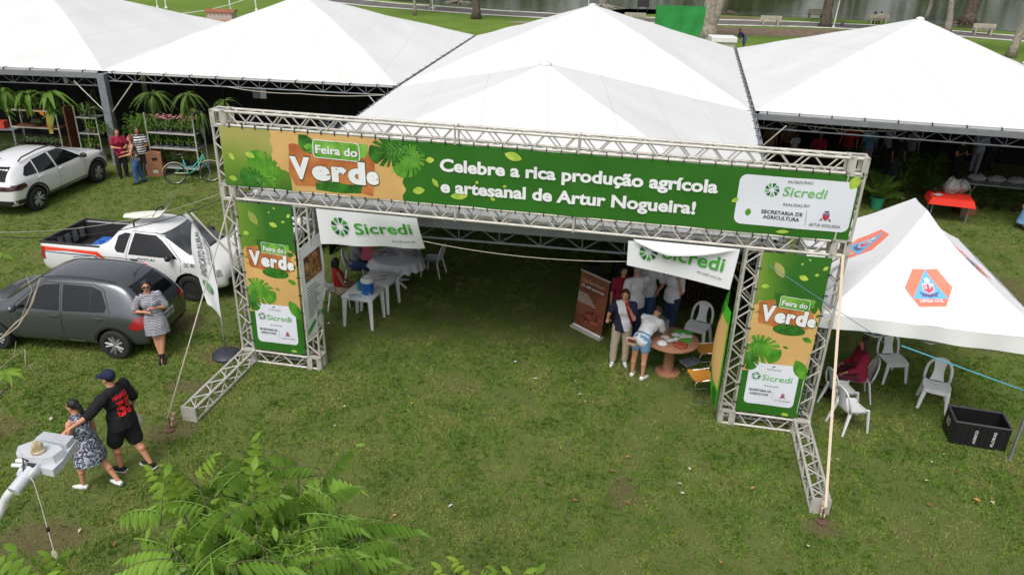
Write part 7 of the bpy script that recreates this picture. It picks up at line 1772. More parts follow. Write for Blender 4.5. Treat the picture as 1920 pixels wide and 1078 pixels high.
# leafy plants
def bush_mesh(name, r, h, n, L, W, m_, sd=0, droop=.4):
    rnd = random.Random(sd); m = MB()
    for _ in range(n):
        a = rnd.uniform(0, 2 * PI); q = rnd.uniform(.15, 1) ** .6; z = h * rnd.uniform(.1, 1); rr = r * q * math.sqrt(max(.1, 1 - ((z / h - .45) / .8) ** 2)); b = Vector((rr * math.cos(a), rr * math.sin(a), z)); d = Vector((math.cos(a + rnd.uniform(-.6, .6)), math.sin(a + rnd.uniform(-.6, .6)), rnd.uniform(-.3, .7)))
        leaflet(m, b, d, d.cross(Vector((0, 0, 1))), L * rnd.uniform(.7, 1.2), W * rnd.uniform(.7, 1.2), droop)
    for _ in range(6): a = rnd.uniform(0, 6.28); m.tube((0, 0, 0), (r * .5 * math.cos(a), r * .5 * math.sin(a), h * .8), .005, n=3)
    me = m.mesh(name, m_); me.shade_smooth(); return me
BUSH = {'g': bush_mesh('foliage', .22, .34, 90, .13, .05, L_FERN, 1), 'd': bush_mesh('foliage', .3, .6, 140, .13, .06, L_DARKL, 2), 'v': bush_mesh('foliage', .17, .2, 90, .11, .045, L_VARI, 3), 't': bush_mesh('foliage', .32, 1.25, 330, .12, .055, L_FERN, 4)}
def plant(label, p, kind='g', s=1.0, pm_=None, group=None, flower=None, pr_=.09, ph=.13, rz=0.0):
    t = thing('potted_plant', label, 'potted plant', p, rz, group); pot(t, pr_, ph, pm_); o = obj_from(BUSH[kind], 'foliage', t, (0, 0, ph - .02)); o.scale = (s, s, s)
    if flower:
        m = MB(); r_ = random.Random(int(abs(p[0]) * 100)); 
        for _ in range(20): 
            c = Vector((r_.uniform(-.18, .18), r_.uniform(-.16, .16), ph + .28 + r_.uniform(-.04, .12)))
            for q in range(4): a = q * PI / 2 + r_.random(); leaflet(m, c, (math.cos(a), math.sin(a), .4), (-math.sin(a), math.cos(a), 0), .05, .035, .3)
        m.obj('flowers', flower, t)
    return t
F_PINK = mat('pink_petals', hexc('#d4626f'), .6, col2=hexc('#f0c0c0'), vscale=20); F_ORG = mat('orange_petals', hexc('#dd7a2a'), .6); F_CRIM = mat('crimson_petals', hexc('#8e1f38'), .6)
def rack(label, loc, rz, w, d, h, levels, mshelf=None):
    t = thing('plant_rack', label, 'plant rack', loc, rz, 'metal plant racks')
    for x in (-w / 2, w / 2):
        for y in (-d / 2, d / 2): MB().box((x, y, h / 2), (.035, .035, h)).obj('upright', M_STEEL, t)
    for z in levels: MB().box((0, 0, z), (w, d, .03)).obj('shelf', mshelf or M_STEEL_D, t); MB().box((0, -d / 2 - .002, z), (w, .02, .045)).obj('shelf_edge', M_STEEL, t)
    return t
def on_rack(loc, rz, x, y, z): c, s = math.cos(rz), math.sin(rz); return (loc[0] + x * c - y * s, loc[1] + x * s + y * c, z)
M_WSH = mat('brown_board_shelf', hexc('#7a4f38'), .7, var=.15, vscale=4)
RA = (-16.9, 26.9, 0); rack('plant rack with brown board shelves behind the white SUV', RA, -.08, 1.75, .55, 2.0, (.35, 1.02, 1.62), M_WSH)
RB = (-14.75, 26.35, 0); rack('narrow plant rack just left of the tent post', RB, -.1, .75, .5, 1.95, (.4, 1.0, 1.55))
RC = (-11.25, 25.0, 0); rack('plant rack of pink flowers behind the bicycle', RC, -.12, 1.65, .6, 2.1, (.30, .95, 1.45))
MB().box((-15.75, 26.85, .9), (.05, .6, 1.8)).obj('board', M_WSH); tag(bpy.data.objects['board'], 'upright brown board standing at the right end of the board-shelved rack', 'board')
for k in range(5): plant(ORD[k] + ' variegated plant on the low shelf of the board-shelved rack', on_rack(RA, -.08, -.62 + .3 * k, -.05, .37), 'v', 1.05, group='variegated plants on the low shelf')
plant('small pale plant on the middle brown shelf', on_rack(RA, -.08, -.05, -.05, 1.04), 'v', .8)
for k in range(4): plant(ORD[k] + ' leafy plant on the top shelf of the board-shelved rack', on_rack(RA, -.08, -.65 + .42 * k, 0, 1.64), 'g', 1.1, group='leafy plants on the top board shelf')
m = MB(); m.grid(lambda u, v: (-.28 + .5 * u, -.30 - .02 * math.sin(u * 9), 0 - .16 * v * (.5 + .5 * math.sin(u * 7 + 1))), 14, 5); o = m.obj('orange_cloth', mat('orange_cloth', hexc('#e08a25'), .8), loc=on_rack(RA, -.08, .2, 0, 1.62)); tag(o, 'orange cloth hanging from the top brown shelf', 'cloth')
m = MB(); m.grid(lambda u, v: (-.1 + .2 * u * (1 - .3 * v), .0 + .02 * math.sin(v * 9), -.75 * v), 6, 10); o = m.obj('yellow_cloth', mat('yellow_cloth', hexc('#b9a24e'), .8), loc=on_rack(RA, -.08, .62, -.33, 1.6)); tag(o, 'dull yellow cloth hanging down over the brown shelves', 'cloth')
o = MB().box((0, 0, .12), (.4, .3, .24)).obj('red_box', mat('red_box', hexc('#b8402c'), .6), loc=(-18.1, 26.6, 1.0)); tag(o, 'small red box on the table left of the brown shelves', 'box')
t = thing('side_table', 'cluttered grey table at the far left edge of the stalls', 'table', (-18.3, 26.7, 0)); MB().box((0, 0, .97), (1.5, .6, .04)).obj('tabletop', M_STEEL_D, t)
for x in (-.7, .7):
    for y in (-.25, .25): MB().tube((x, y, 0), (x, y, .95), .02).obj('leg', M_STEEL_D, t)
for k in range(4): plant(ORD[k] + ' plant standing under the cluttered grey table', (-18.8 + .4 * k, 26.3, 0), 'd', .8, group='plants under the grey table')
plant('terracotta-potted plant high on the narrow rack', on_rack(RB, -.1, .12, -.1, 1.02), 'g', 1.1, M_TERRA); plant('light green leafy plant low on the narrow rack', on_rack(RB, -.1, 0, -.1, .42), 'g', 1.2); plant('trailing fern-like plant on top of the narrow rack', on_rack(RB, -.1, -.1, -.05, 1.57), 'g', 1.0); plant('plant hooked on the tent post side', (-14.0, 26.0, 1.0), 'g', 1.25, M_TERRA)
for k in range(6): plant(ORD[k] + ' pink flowering plant on the top shelf behind the bicycle', on_rack(RC, -.12, -.68 + .27 * k, -.05 + .08 * (k % 2), 1.47), 'v' if k % 2 else 'g', 1.05, flower=F_PINK, group='pink flowering plants on the top shelf')
for k in range(4): plant(ORD[k] + ' plant with broad green leaves on the middle shelf' if k != 1 else 'orange-leaved plant on the middle shelf', on_rack(RC, -.12, -.6 + .38 * k, 0, .97), 'g', 1.0, flower=F_ORG if k == 1 else None, group='plants on the middle shelf behind the bicycle' if k != 1 else None)
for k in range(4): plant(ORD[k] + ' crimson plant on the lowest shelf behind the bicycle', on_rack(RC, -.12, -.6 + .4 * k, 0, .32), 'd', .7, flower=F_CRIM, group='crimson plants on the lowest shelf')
for k, (x, y) in enumerate(((-12.55, 25.45), (-12.3, 25.9), (-12.8, 25.9), (-12.45, 25.25), (-13.15, 26.2))): plant('tall climbing green plant massed between the women and the flower rack', (x, y, 0), 't', 1.25, ph=.2, pr_=.13, group='tall climbing plants')
hanging('fern hanging low at the left end of the flower rack', (-12.0, 24.95, 1.95), 'fern', 24, .9, 21); hanging('fern hanging low over the right end of the flower rack', (-10.35, 24.75, 2.15), 'fern', 26, 1.0, 22); hanging('small fern hanging between the narrow rack and the tent post', (-14.45, 25.9, 1.9), 'fern', 22, .7, 23)
# under the right tent
q = (11.68,23.239,0); t = thing('potted_palm', 'bushy palm in a green pot by the right end of the arch', 'potted plant', (11.6, 23.6, 0)); pot(t, .22, .36, mat('green_pot', hexc('#2f8c6a'), .4))
for i in range(24): place(PALM[i % 2], 'palm_frond', t, (0, 0, .34), i * 2.4, .1 + (i % 5) * .28, 0, 1.0)
t2 = thing('potted_palm', 'second darker palm behind the palm in the green pot', 'potted plant', (11.0, 24.4, 0)); pot(t2, .2, .3)
for i in range(16): place(PALM[i % 2], 'palm_frond', t2, (0, 0, .3), i * 2.4, .2 + (i % 5) * .25, 0, 1.2)
M_REDC = mat('red_table_cloth', hexc('#e8301c'), .7)
rtc = (13.4, 22.75, 0); t = thing('cloth_table', 'low table covered with a bright red cloth under the right tent', 'table', rtc, -.3); 
def rc(u, v):
    x, y = -.62 + 1.24 * u, -.42 + .84 * v; e = max(abs(2 * u - 1), abs(2 * v - 1)); return (x * (1 + (.06 if e > .99 else 0)), y * (1 + (.08 if e > .99 else 0)), .76 if e < .93 else .76 - .2 * (e - .93) / .07)
m = MB(); m.grid(rc, 30, 30); m.obj('cloth', M_REDC, t, smooth=30)
for x in (-.5, .5):
    for y in (-.3, .3): MB().tube((x, y, 0), (x, y, .74), .02).obj('leg', M_STEEL_D, t)
cello('clear wrapped flower bundle standing on the red cloth table', (13.45, 22.95, .76), .22, .5, L_DARKL, 5); cello('second clear wrapped bundle at the back of the red cloth table', (13.85, 23.1, .76), .22, .42, F_CRIM, 6)
plant('leafy plant at the back left of the red cloth table', (13.05, 23.1, .76), 'd', .8); sheet('pale folded leaflets at the left of the red cloth', (13.0, 22.75, .785), (.28, .18), .4, mat('pale_blue_paper2', (.45, .55, .6), .7))
t = thing('trestle_table', 'long trestle table with light crossed legs under the right tent', 'table', (15.9, 24.2, 0), -.25); MB().box((0, 0, .76), (2.4, .8, .04)).obj('tabletop', M_STEEL_D, t)
for x in (-.95, .95):
    for s in (-1, 1): MB().tube((x, -s * .38, 0), (x, s * .38, .74), .022).obj('leg', M_STEEL, t)
for k in range(4): cello(ORD[k] + ' wrapped bundle in the row on the trestle table', (15.05 + .55 * k, 24.4 - .14 * k, .78), .28, .24, L_DARKL, 10 + k, True)['group'] = 'wrapped bundles on the trestle table'
for k in range(4): plant(ORD[k] + ' dark plant on the ground under the trestle table', (15.2 + .45 * k, 23.9 - .1 * k, 0), 'd', .6, group='plants under the trestle table')
for k, (x, y, z, kd, lb) in enumerate(((12.2, 24.6, 0, 'd', 'dark leafy plant on the ground behind the green-potted palm'), (12.9, 24.9, 0, 't', 'tall leafy plant behind the red cloth table'), (13.9, 25.1, 0, 't', 'tall leafy plant between the red table and the trestle table'), (11.4, 25.6, 0, 't', 'tall leafy plant deepest behind the palms'), (17.0, 24.3, 0, 't', 'tall leafy plant at the right end of the trestle table'))): plant(lb, (x, y, z), kd, 1.1, pr_=.14, ph=.2)
for k in range(4): o = MB().box((0, 0, .15), (.5, .35, .3), bev=.01).obj('produce_crate', [M_WSH, M_TRIM, M_WOODT, M_WSH][k], loc=(14.3 + .1 * k, 23.3 + .62 * k, 0), rz=.2 * k); tag(o, ['brown', 'black', 'reddish', 'farthest brown'][k] + ' produce crate on the grass right of the red table', 'crate')
# silvery foliage glimpsed under the left tent, papers and fittings
BUSH['s'] = bush_mesh('foliage', .4, .7, 220, .12, .04, leaf_mat('silver_leaf', (.16, .2, .26), (.4, .45, .5)), 8)
for k, (px, lb) in enumerate(((-5.4, 'silvery plant right of the other under the left tent corner'), (-6.2, 'silvery plant left of the other under the left tent corner'))): plant(lb, (px, 25.2 + .1 * k, 1.1), 's', 1.0)
t = thing('plant_table', 'grey table carrying the silvery plants', 'table', (-5.8, 25.25, 0), -.15); MB().box((0, 0, 1.06), (1.8, .7, .05)).obj('tabletop', M_STEEL_D, t)
for x in (-.8, .8): MB().box((x, 0, .52), (.05, .6, 1.04)).obj('leg', M_STEEL_D, t)
# monstera at the back of the entrance
for k, (x, y, s) in enumerate(((1.9, 16.6, 1.3), (2.6, 16.9, 1.1))): plant('broad-leaved plant behind the brown banner, %s' % ('left' if k == 0 else 'right'), (x, y, .8), 'g', s); t = thing('plant_stand', 'dark stand under the %s broad-leaved plant' % ('left' if k == 0 else 'right'), 'stand', (x, y, 0)); MB().box((0, 0, .39), (.4, .4, .78), bev=.02).obj('stand_block', M_DARK, t)
# dark red slatted chair behind the white tee man
t = thing('slatted_rack', 'dark red slatted wooden rack behind the man holding his ear', 'rack', (4.0, 15.9, 0), .3); M_DR = mat('dark_red_wood', hexc('#4a1f1c'), .6)
for k in range(9): MB().box((-.4 + .1 * k, 0, .8), (.05, .03, 1.6)).obj('slat', M_DR, t)
for z in (.2, 1.4): MB().box((0, .025, z), (.9, .02, .06)).obj('rail', M_DR, t)

# ================================================================ BEYOND THE TENTS
CR_ME = []
for i in range(3):
    r_ = random.Random(i); m = MB()
    cl = [(Vector((r_.gauss(0, 1.5), r_.gauss(0, 1.5), r_.uniform(-1.2, 1.6))), r_.uniform(.8, 1.4)) for _ in range(14)]
    for c, rr in cl:
        for _ in range(120):
            d = Vector((r_.gauss(0, 1), r_.gauss(0, 1), r_.gauss(0, 1))).normalized(); p = c + d * rr * r_.uniform(.6, 1.0); e = Vector((r_.uniform(-1, 1), r_.uniform(-1, 1), r_.uniform(-.6, .3))); leaflet(m, p, e, e.cross(d) if e.cross(d).length > .01 else (1, 0, 0), .32, .16, .3)
    CR_ME.append(m.mesh('crown', L_CROWN))
def tree(label, x, y, r, lean=(0, 0), h=5.0, m_=None, roots=False, double=False, sd=0, group=None):
    m_ = m_ or M_BARK; t = thing('lakeside_tree', label, 'tree', (x, y, 0), 0, group); r_ = random.Random(sd)
    def tr(lx, ly, rr, n=7): 
        pts = [(lx * (k / n) ** 1.2 * h * .5 + .08 * r_.uniform(-1, 1) * (k > 0), ly * (k / n) * h * .5, h * k / n) for k in range(n + 1)]; rs = [rr * (1.35 if k == 0 else 1 - .5 * k / n) for k in range(n + 1)]
        return pts, rs
    m = MB(); p, s = tr(*lean, r); m.path(p, s, 12)
    if double: p2, s2 = tr(lean[0] + .45, lean[1], r * .8); m.path(p2, s2, 12)
    if roots:
        for k in range(12): a = k * 2 * PI / 12 + r_.uniform(-.2, .2); L = r_.uniform(1.2, 2.6); m.path([(0, 0, .35), (L * .4 * math.cos(a), L * .4 * math.sin(a), .12), (L * math.cos(a + .2), L * math.sin(a + .2), .0)], [r * .5, .12, .04], 6)
    m.obj('trunk', m_, t, smooth=True)
    m = MB(); top = Vector(p[-1])
    for k in range(5): a = k * 1.3; q = top + Vector((1.8 * math.cos(a), 1.8 * math.sin(a), 1.6)); m.path([top - Vector((0, 0, .6)), top.lerp(q, .5) + Vector((0, 0, .1)), q], [r * .4, r * .28, .04], 7)
    m.obj('limb', m_, t, smooth=True)
    o = obj_from(CR_ME[sd % 3], 'crown', t, top + Vector((0, 0, 2.3))); o.scale = (1.15, 1.15, 1.0); o.rotation_euler = (0, 0, sd * 1.1)
    return t
tree('slender pale trunk on the lawn left of the dark trunk', -10.13, 77.9, .16, (-.12, 0), 5, M_BARKL, sd=1)
tree('slender pale trunk beside the path, behind the first pale trunk', -9.33, 84.7, .18, (.03, 0), 5, M_BARKL, sd=2)
tree('dark straight trunk alone on the lawn behind the middle tent', -4.16, 76.7, .42, (.02, 0), 5, sd=3)
tree('pale rooted tree at the water left of the middle tent peak', -6.8, 93.5, .5, (0, 0), 5, M_BARKL, roots=True, sd=4)
tree('grey-brown trunk at the water right of the middle tent peak', 9.4, 93.4, .45, (0, 0), 5, M_BARKL, roots=True, double=True, sd=5)
tree('large pale furrowed trunk beside the green panel', 15.5, 66.6, .75, (.05, 0), 5, M_BARKL, roots=True, double=True, sd=6)
tree('rooted tree on the bank between the path and the water', 22.5, 90.5, .5, (0, 0), 5, roots=True, double=True, sd=7)
tree('dark leaning trunk by the white post', 29.5, 78.5, .5, (.05, 0), 5, sd=8)
tree('dark trunk at the water behind the seated couple', 33.6, 89.5, .5, (-.04, 0), 5, sd=9)
tree('thin twisted trunk just right of the seated couple', 32.0, 80.6, .12, (-.1, 0), 5, M_BARKL, sd=10)
tree('thin twisted trunk right of the right tent peak', 44.5, 89.4, .2, (.15, 0), 5, M_BARKL, sd=11)
tree('light brown leaning trunk behind the right tent slope', 40.6, 77.0, .34, (-.15, 0), 5, M_BARKL, sd=12)
tree('big dark double trunk with spreading roots at the bank', 47.5, 86.5, .8, (.05, 0), 5, roots=True, double=True, sd=13)
tree('tall leaning grey trunk at the right edge of the photo', 37.4, 60.9, .32, (.22, 0), 6, M_BARKL, sd=14)
tree('pale trunk at the water near the top right corner', 56, 84, .4, (0, 0), 5, M_BARKL, sd=15)
# wooded far bank
m = MB(); r_ = random.Random(4); 
for k in range(60):
    x = -150 + 360 * r_.random(); y = r_.uniform(156, 170); H_ = r_.uniform(9, 16); c0 = Vector((x, y, H_ * .5))
    for _ in range(90):
        d = Vector((r_.gauss(0, 1), r_.gauss(0, 1), r_.gauss(0, 1))).normalized(); p = c0 + Vector((d.x * 6, d.y * 4, d.z * H_ * .5)) * r_.uniform(.7, 1); e = Vector((r_.uniform(-1, 1), r_.uniform(-1, 1), r_.uniform(-1, 1))); leaflet(m, p, e, e.cross(d) if e.cross(d).length > .01 else (1, 0, 0), 2.6, 1.8, .3)
tag(m.obj('far_wood', L_CROWN), 'dense green wood on the far bank of the lake', 'wood', kind='stuff')
M_CONC = mat('pale_concrete', (0.42, 0.38, 0.3), .9, var=.15, vscale=2)
def bench(label, x, y, rz, m_=None):
    t = thing('park_bench', label, 'bench', (x, y, 0), rz, 'concrete benches by the lake'); m_ = m_ or M_CONC
    MB().box((0, .1, .45), (2.0, .5, .09), bev=.02).obj('seat', m_, t); MB().box((0, -.18, .8), (2.0, .1, .42), bev=.02).obj('backrest', m_, t)
    for s in (-1, 1): MB().box((s * .7, 0, .3), (.14, .5, .6)).obj('leg', m_, t)
bench('pale bench on the near side of the path right of the big trunk', 23.9, 77.6, 0); bench('bench on the grass nearer the water, right of the pale one', 31.6, 87.0, -.05, mat('grey_brown_bench', (.25, .2, .16), .9)); bench('bench under the seated couple', 36.35, 82.7, -.05); bench('bench half hidden behind the right tent slope', 43.5, 76.2, -.1); bench('bench partly hidden left of the green panel', 10.8, 76.6, .05)
t = thing('green_screen', 'large green cloth-covered screen behind the middle tent', 'screen', (13.1, 66.0, 0), .12); M_GC = mat('green_cloth', hexc('#2f8f45'), .8, var=.12, vscale=1.2, bump=.4, bscale=2)
for i in range(2): m = MB(); m.grid(lambda u, v: (-2.1 + 2.1 * i + 2.08 * u, .04 * math.sin(u * 9 + i) * math.sin(v * 5), .05 + 2.45 * v), 16, 10); m.obj('cloth_panel', M_GC, t, smooth=True)
MB().box((0, .12, 2.52), (4.3, .06, .06)).obj('top_rail', M_GC, t); 
for x in (-2.1, 0, 2.1): MB().box((x, .12, 1.25), (.06, .06, 2.5)).obj('post', M_GC, t)
t = thing('notice_board', 'small dark notice board on two legs at the water edge', 'sign', (13.27, 88.5, 0), 0); MB().box((0, 0, .95), (1.25, .1, .8), bev=.05).obj('panel', mat('dark_brown_board', (.045, .03, .035), .6), t)
for s in (-1, 1): MB().box((s * .5, 0, .3), (.08, .08, .6)).obj('leg', M_DARK, t)
M_WPT = mat('white_painted_post', (.75, .75, .73), .5)
def post(label, x, y, h, r=.06, lean=0.0, cat='post'): t = thing('white_post', label, cat, (x, y, 0)); MB().tube((0, 0, 0), (lean * h, 0, h), r).obj('pole', M_WPT, t, smooth=50); MB().lathe([(r * 2, 0), (r * 2.2, .1), (r, .2)], n=12).obj('foot', M_WPT, t)
post('white post standing beside the dark leaning trunk', 30.4, 78.6, 4.5, .07, .05); post('white post rising directly behind the middle tent peak', 7.0, 84.0, 4.2, .06); post('white post left of the volleyball net', -34.9, 77.9, 1.6, .06); post('white net post at the left end of the net', -33.9, 77.5, 1.5, .07); post('white leaning net post at the right of the net', -26.8, 75.0, 3.2, .07, -.06); post('white net post farthest right of the net', -25.4, 78.0, 3.5, .07, -.04)
t = thing('white_lamp_stand', 'small white stand with rounded feet by the path', 'stand', (-8.9, 82.3, 0)); MB().tube((0, 0, .2), (0, 0, 2.6), .05).obj('pole', M_WPT, t); m = MB()
for k in range(4): a = k * PI / 2 + .4; m.path([(0, 0, .5), (.3 * math.cos(a), .3 * math.sin(a), .35), (.38 * math.cos(a), .38 * math.sin(a), 0)], .035, 6)
m.obj('feet', M_WPT, t, smooth=True)
t = thing('volleyball_net', 'slack white volleyball net tape over the lawn at upper left', 'net', (0, 0, 0)); m = MB()
m.path([(-33.9 + .9 * k, 77.5 - .04 * k, 1.45 + .012 * (k - 4) ** 2) for k in range(9)], .035, 5); m.obj('net_tape', M_WPT, t, smooth=True); m = MB(); m.path([(-29.5 + .55 * k, 70.5 + .9 * k, .35 + .018 * k * k) for k in range(8)], .035, 5); m.obj('lower_tape', M_WPT, t, smooth=True)
t = thing('picnic_shelter', 'low red-brown tiled kiosk top peeping over the left tents', 'kiosk', (-26.1, 70.6, 0)); MB().box((0, 0, .3), (2.2, 1.2, .6)).obj('wall', mat('kiosk_wall', (.5, .46, .42), .8), t)
m = MB(); m.grid(lambda u, v: (-1.3 + 2.6 * u, -.8 + 1.6 * v, .6 + .2 * (1 - abs(2 * v - 1))), 20, 4); m.obj('roof', mat('terracotta_roof', (.3, .1, .05), .8, var=.2, vscale=3), t)
for k in range(6): MB().box((-.9 + .34 * k, -.62, .36), (.16, .03, .4)).obj('panel', mat('kiosk_panel', (.6, .57, .52), .7), t)
o = MB().box((0, 0, .2), (1.9, 1.4, .4), bev=.05).obj('white_tank', mat('white_tank', (.78, .78, .78), .5), loc=(15.2, 60.2, .6)); tag(o, 'white tank top beside the bending person behind the tents', 'tank')
MB().box((0, 0, .3), (1.7, 1.2, .6)).obj('plinth', M_CONC, o, loc=(0, 0, -.6))

# ================================================================ STRAPS, CABLES, LAMP, LITTER, GRASS
def ground_anchor(label, p, strapmat, a, width, knots=3, M_=None, plate=True):
    t = thing('strap_anchor', label, 'anchor', (p[0], p[1], 0))
    if plate: MB().lathe([(0, 0), (.075, 0), (.08, .012), (.05, .02), (0, .02)], (0, -.02, .012), 20).obj('plate', mat('rusty_steel', (.12, .06, .045), .8, var=.3, vscale=30), t, smooth=40)
    MB().tube((0, 0, -.1), (0, .03, .22), .015).obj('stake', mat('rusty_steel', (.12, .06, .045), .8), t)
    d = (Vector(a) - Vector(p)).normalized()
    for k in range(knots): m = MB(); c = d * (.10 + .085 * k); m.lathe([(.012, -.03), (.04, -.022), (.042, 0), (.04, .022), (.012, .03)], c, 14, Matrix.Rotation(PI / 2, 3, 'Y')); m.obj('strap_coil', strapmat, t, smooth=40)
M_STRAP = mat('beige_webbing', hexc('#d6c2ac'), .8, bump=.2, bscale=80); M_ROPE = mat('pale_rope', hexc('#b9b0a2'), .8)
def arch_pt(s, d, z): c, q = math.cos(ARCH_RZ), math.sin(ARCH_RZ); return (ARCH_LOC[0] + s * c - d * q, ARCH_LOC[1] + s * q + d * c, z)
pa = (4.683,8.888,0); ta_ = arch_pt(10.50, -.05, 3.40)
ground_anchor('rusty ground anchor with coiled beige strap in front of the right foot of the arch', (pa[0], pa[1], 0), M_STRAP, ta_, .05)
m = MB(); a = Vector((pa[0], pa[1], .28)); b = Vector(ta_); w = Vector((1, 0, 0)).cross((b - a).normalized()).cross((b - a).normalized()).normalized() * .021
n_ = (b - a).normalized().cross(w).normalized() * .0025
m.add([a - w - n_, a + w - n_, b + w - n_, b - w - n_, a - w + n_, a + w + n_, b + w + n_, b - w + n_], [(0, 1, 2, 3), (7, 6, 5, 4), (0, 4, 5, 1), (1, 5, 6, 2), (2, 6, 7, 3), (3, 7, 4, 0)]); tag(m.obj('tie_strap', M_STRAP), 'flat beige webbing strap from the right corner of the arch to the ground', 'strap')
pb = (-5.691,10.653,0); tb_ = arch_pt(.26, -.04, 3.44)
ground_anchor('ground anchor with knotted pale strap in front of the left foot of the arch', (pb[0], pb[1], 0), mat('knotted_cloth', hexc('#a98f78'), .85, bump=.6, bscale=25), tb_, .03, 3)
m = MB(); m.tube((pb[0], pb[1], .25), tb_, .014, n=6); tag(m.obj('tie_rope', M_ROPE, smooth=True), 'pale rope from the left corner of the arch down to the grass', 'rope')
def cable(label, pts, r, m_, sag=0.0, cat='cable'):
    P = []
    for i in range(len(pts) - 1):
        a, b = Vector(pts[i]), Vector(pts[i + 1])
        for k in range(10): t = k / 10; q = a.lerp(b, t); q.z -= sag * 4 * t * (1 - t); P.append(q)
    P.append(Vector(pts[-1])); m = MB(); m.path(P, r, 5); return tag(m.obj('cable', m_, smooth=True), label, cat)
M_CY = mat('cyan_rope', hexc('#4fa5b8'), .6); M_BLU = mat('thin_blue_line', hexc('#5f7f9a'), .6); M_CBL = mat('dark_cable', (.03, .03, .03), .6)
p0 = Vector(arch_pt(9.3, -.04, 3.02)); p1 = Vector((8.42, 10.47, 1.98)); 
cable('thin blue cord running from the right pylon to the canopy valance', [arch_pt(9.45, -.05, 3.1), (5.62, 10.55, 2.28), (5.956,10.757,2)], .006, M_BLU)
cable('bright cyan cord tied along the canopy front to its right post', [(6.248,10.812,1.95), (8.108,10.38,1.45)], .011, M_CY)
cable('thin dark cable crossing from the arch to the left edge, lower', [arch_pt(.1, .1, 3.35), (-8.067,11.171,3.2)], .008, M_CBL, .25); cable('pale cord crossing from the arch to the left edge, upper', [arch_pt(.1, .15, 3.45), (-8.013,11.124,3.3)], .005, M_ROPE, .2)
cable('thin wire strung across the entrance under the lower beam', [arch_pt(3.7, .1, 2.86), arch_pt(7.22, .1, 2.86)], .006, M_ROPE, .1)
cable('slack white cable under the front edge of the fern tent', [(-9.493,25.328,2.9), (-7.013,24.81,2.85), (-4.11,24.826,2.9)], .012, M_ROPE, .06)
cable('slack white cable under the front edge of the right tent', [(7.244,22.997,2.9), (10.035,22.163,2.8), (12.871,22.634,2.9), (14.552,21.719,2.8)], .012, M_ROPE, .05)
# papers hanging under the tents
for k, (p, lb, s) in enumerate((((-15.793,27.044,2.6), 'white price card hanging left of the tent post', (.14, .2)), ((-8.803,26.693,2.4), 'white sheet pinned up under the fern tent', (.2, .3)), ((-9.07,26.842,2.4), 'dim grey sheet pinned left of the white one', (.3, .36)))):
    mb = MB(); mb.box((0, 0, 0), (s[0], .006, s[1])); tag(mb.obj('hanging_card', M_PAPER if k != 2 else M_STEEL_D, loc=(p[0], p[1] + .1, p[2])), lb, 'card')
# ---- street lamp in the foreground
LZ = 4.9; M_LAMP = mat('lamp_grey_paint', hexc('#c9ccd2'), .45, .1, var=.05, vscale=6); M_LAMPW = mat('white_pole_paint', hexc('#e4e6e8'), .4)
lh = thing('street_lamp', 'light grey LED street lamp head on a white curved arm at the lower left', 'street lamp', (-2.95, 2.6, 0)); lo = Vector((-2.95, 2.6, 0))
P2 = [(-2.878,3.881,4.9), (-2.637,3.838,4.9), (-2.615,3.641,4.9), (-2.623,3.547,4.9), (-2.676,3.559,4.9), (-2.818,3.601,4.9), (-2.92,3.687,4.9), (-2.95,3.759,4.9), (-2.892,3.815,4.9)]
loc_ = lambda p, dz=0: (p[0] - lo.x, p[1] - lo.y, p[2] - lo.z + dz)
m = MB(); m.poly([loc_(p, -.05) for p in P2][::1], 0.0); m.poly([loc_(p, .0) for p in P2], 0.0)
n = len(P2); m.add([loc_(p, -.05) for p in P2] + [loc_(p, 0) for p in P2], [(i, (i + 1) % n, n + (i + 1) % n, n + i) for i in range(n)]); m.obj('head_plate', M_LAMP, lh)
P3 = [(-2.894,3.71,4.93), (-2.844,3.766,4.93), (-2.653,3.722,4.93), (-2.613,3.683,4.93), (-2.637,3.601,4.93), (-2.698,3.578,4.93), (-2.806,3.593,4.93), (-2.877,3.65,4.93)]
m = MB(); k = len(P3); ctr = sum((Vector(loc_(p)) for p in P3), Vector()) / k
top = [tuple(Vector(loc_(p, .015)).lerp(ctr + Vector((0, 0, .03)), .12)) for p in P3]
m.add([loc_(p, -.03) for p in P3] + top, [(i, (i + 1) % k, k + (i + 1) % k, k + i) for i in range(k)] + [tuple(range(k, 2 * k))]); m.obj('driver_housing', M_LAMP, lh)
f0, f1, g0, g1 = [Vector(loc_(p)) for p in ((-2.86,3.864,4.905), (-2.634,3.821,4.905), (-2.871,3.804,4.905), (-2.633,3.746,4.905))]
for q in range(7):
    t = q / 6; a = f0.lerp(g0, t); b = f1.lerp(g1, t); c = (a + b) / 2; d = b - a; mm = MB(); mm.box(c + Vector((0, 0, .014)), (d.length * .9, .008, .03), math.atan2(d.y, d.x)); mm.obj('cooling_fin', M_LAMP, lh)
pc = Vector(loc_((-2.753,3.65,4.95))); MB().lathe([(0, 0), (.038, 0), (.040, .010), (.033, .018), (.033, .048), (.025, .060), (0, .063)], pc, 22).obj('photocell', mat('amber_photocell', hexc('#a08a68'), .4, col2=hexc('#cfc3a6'), vscale=18), lh, smooth=40)
b0_, b1_ = Vector(loc_((-2.751,3.614,4.9))), Vector(loc_((-2.779,3.518,4.86))); dd = (b1_ - b0_).normalized(); sd = Vector((-dd.y, dd.x, 0))
for s in (-1, 1): mm = MB(); mm.path([b0_ + sd * s * .04, b0_.lerp(b1_, .6) + sd * s * .045, b1_ + sd * s * .035], [.014, .018, .016], 8, flat=2.2); mm.obj('bracket_arm', M_LAMP, lh, smooth=True)
MB().tube(b0_.lerp(b1_, .45), b1_ + dd * .09, .037, n=16).obj('collar', M_LAMP, lh, smooth=50)
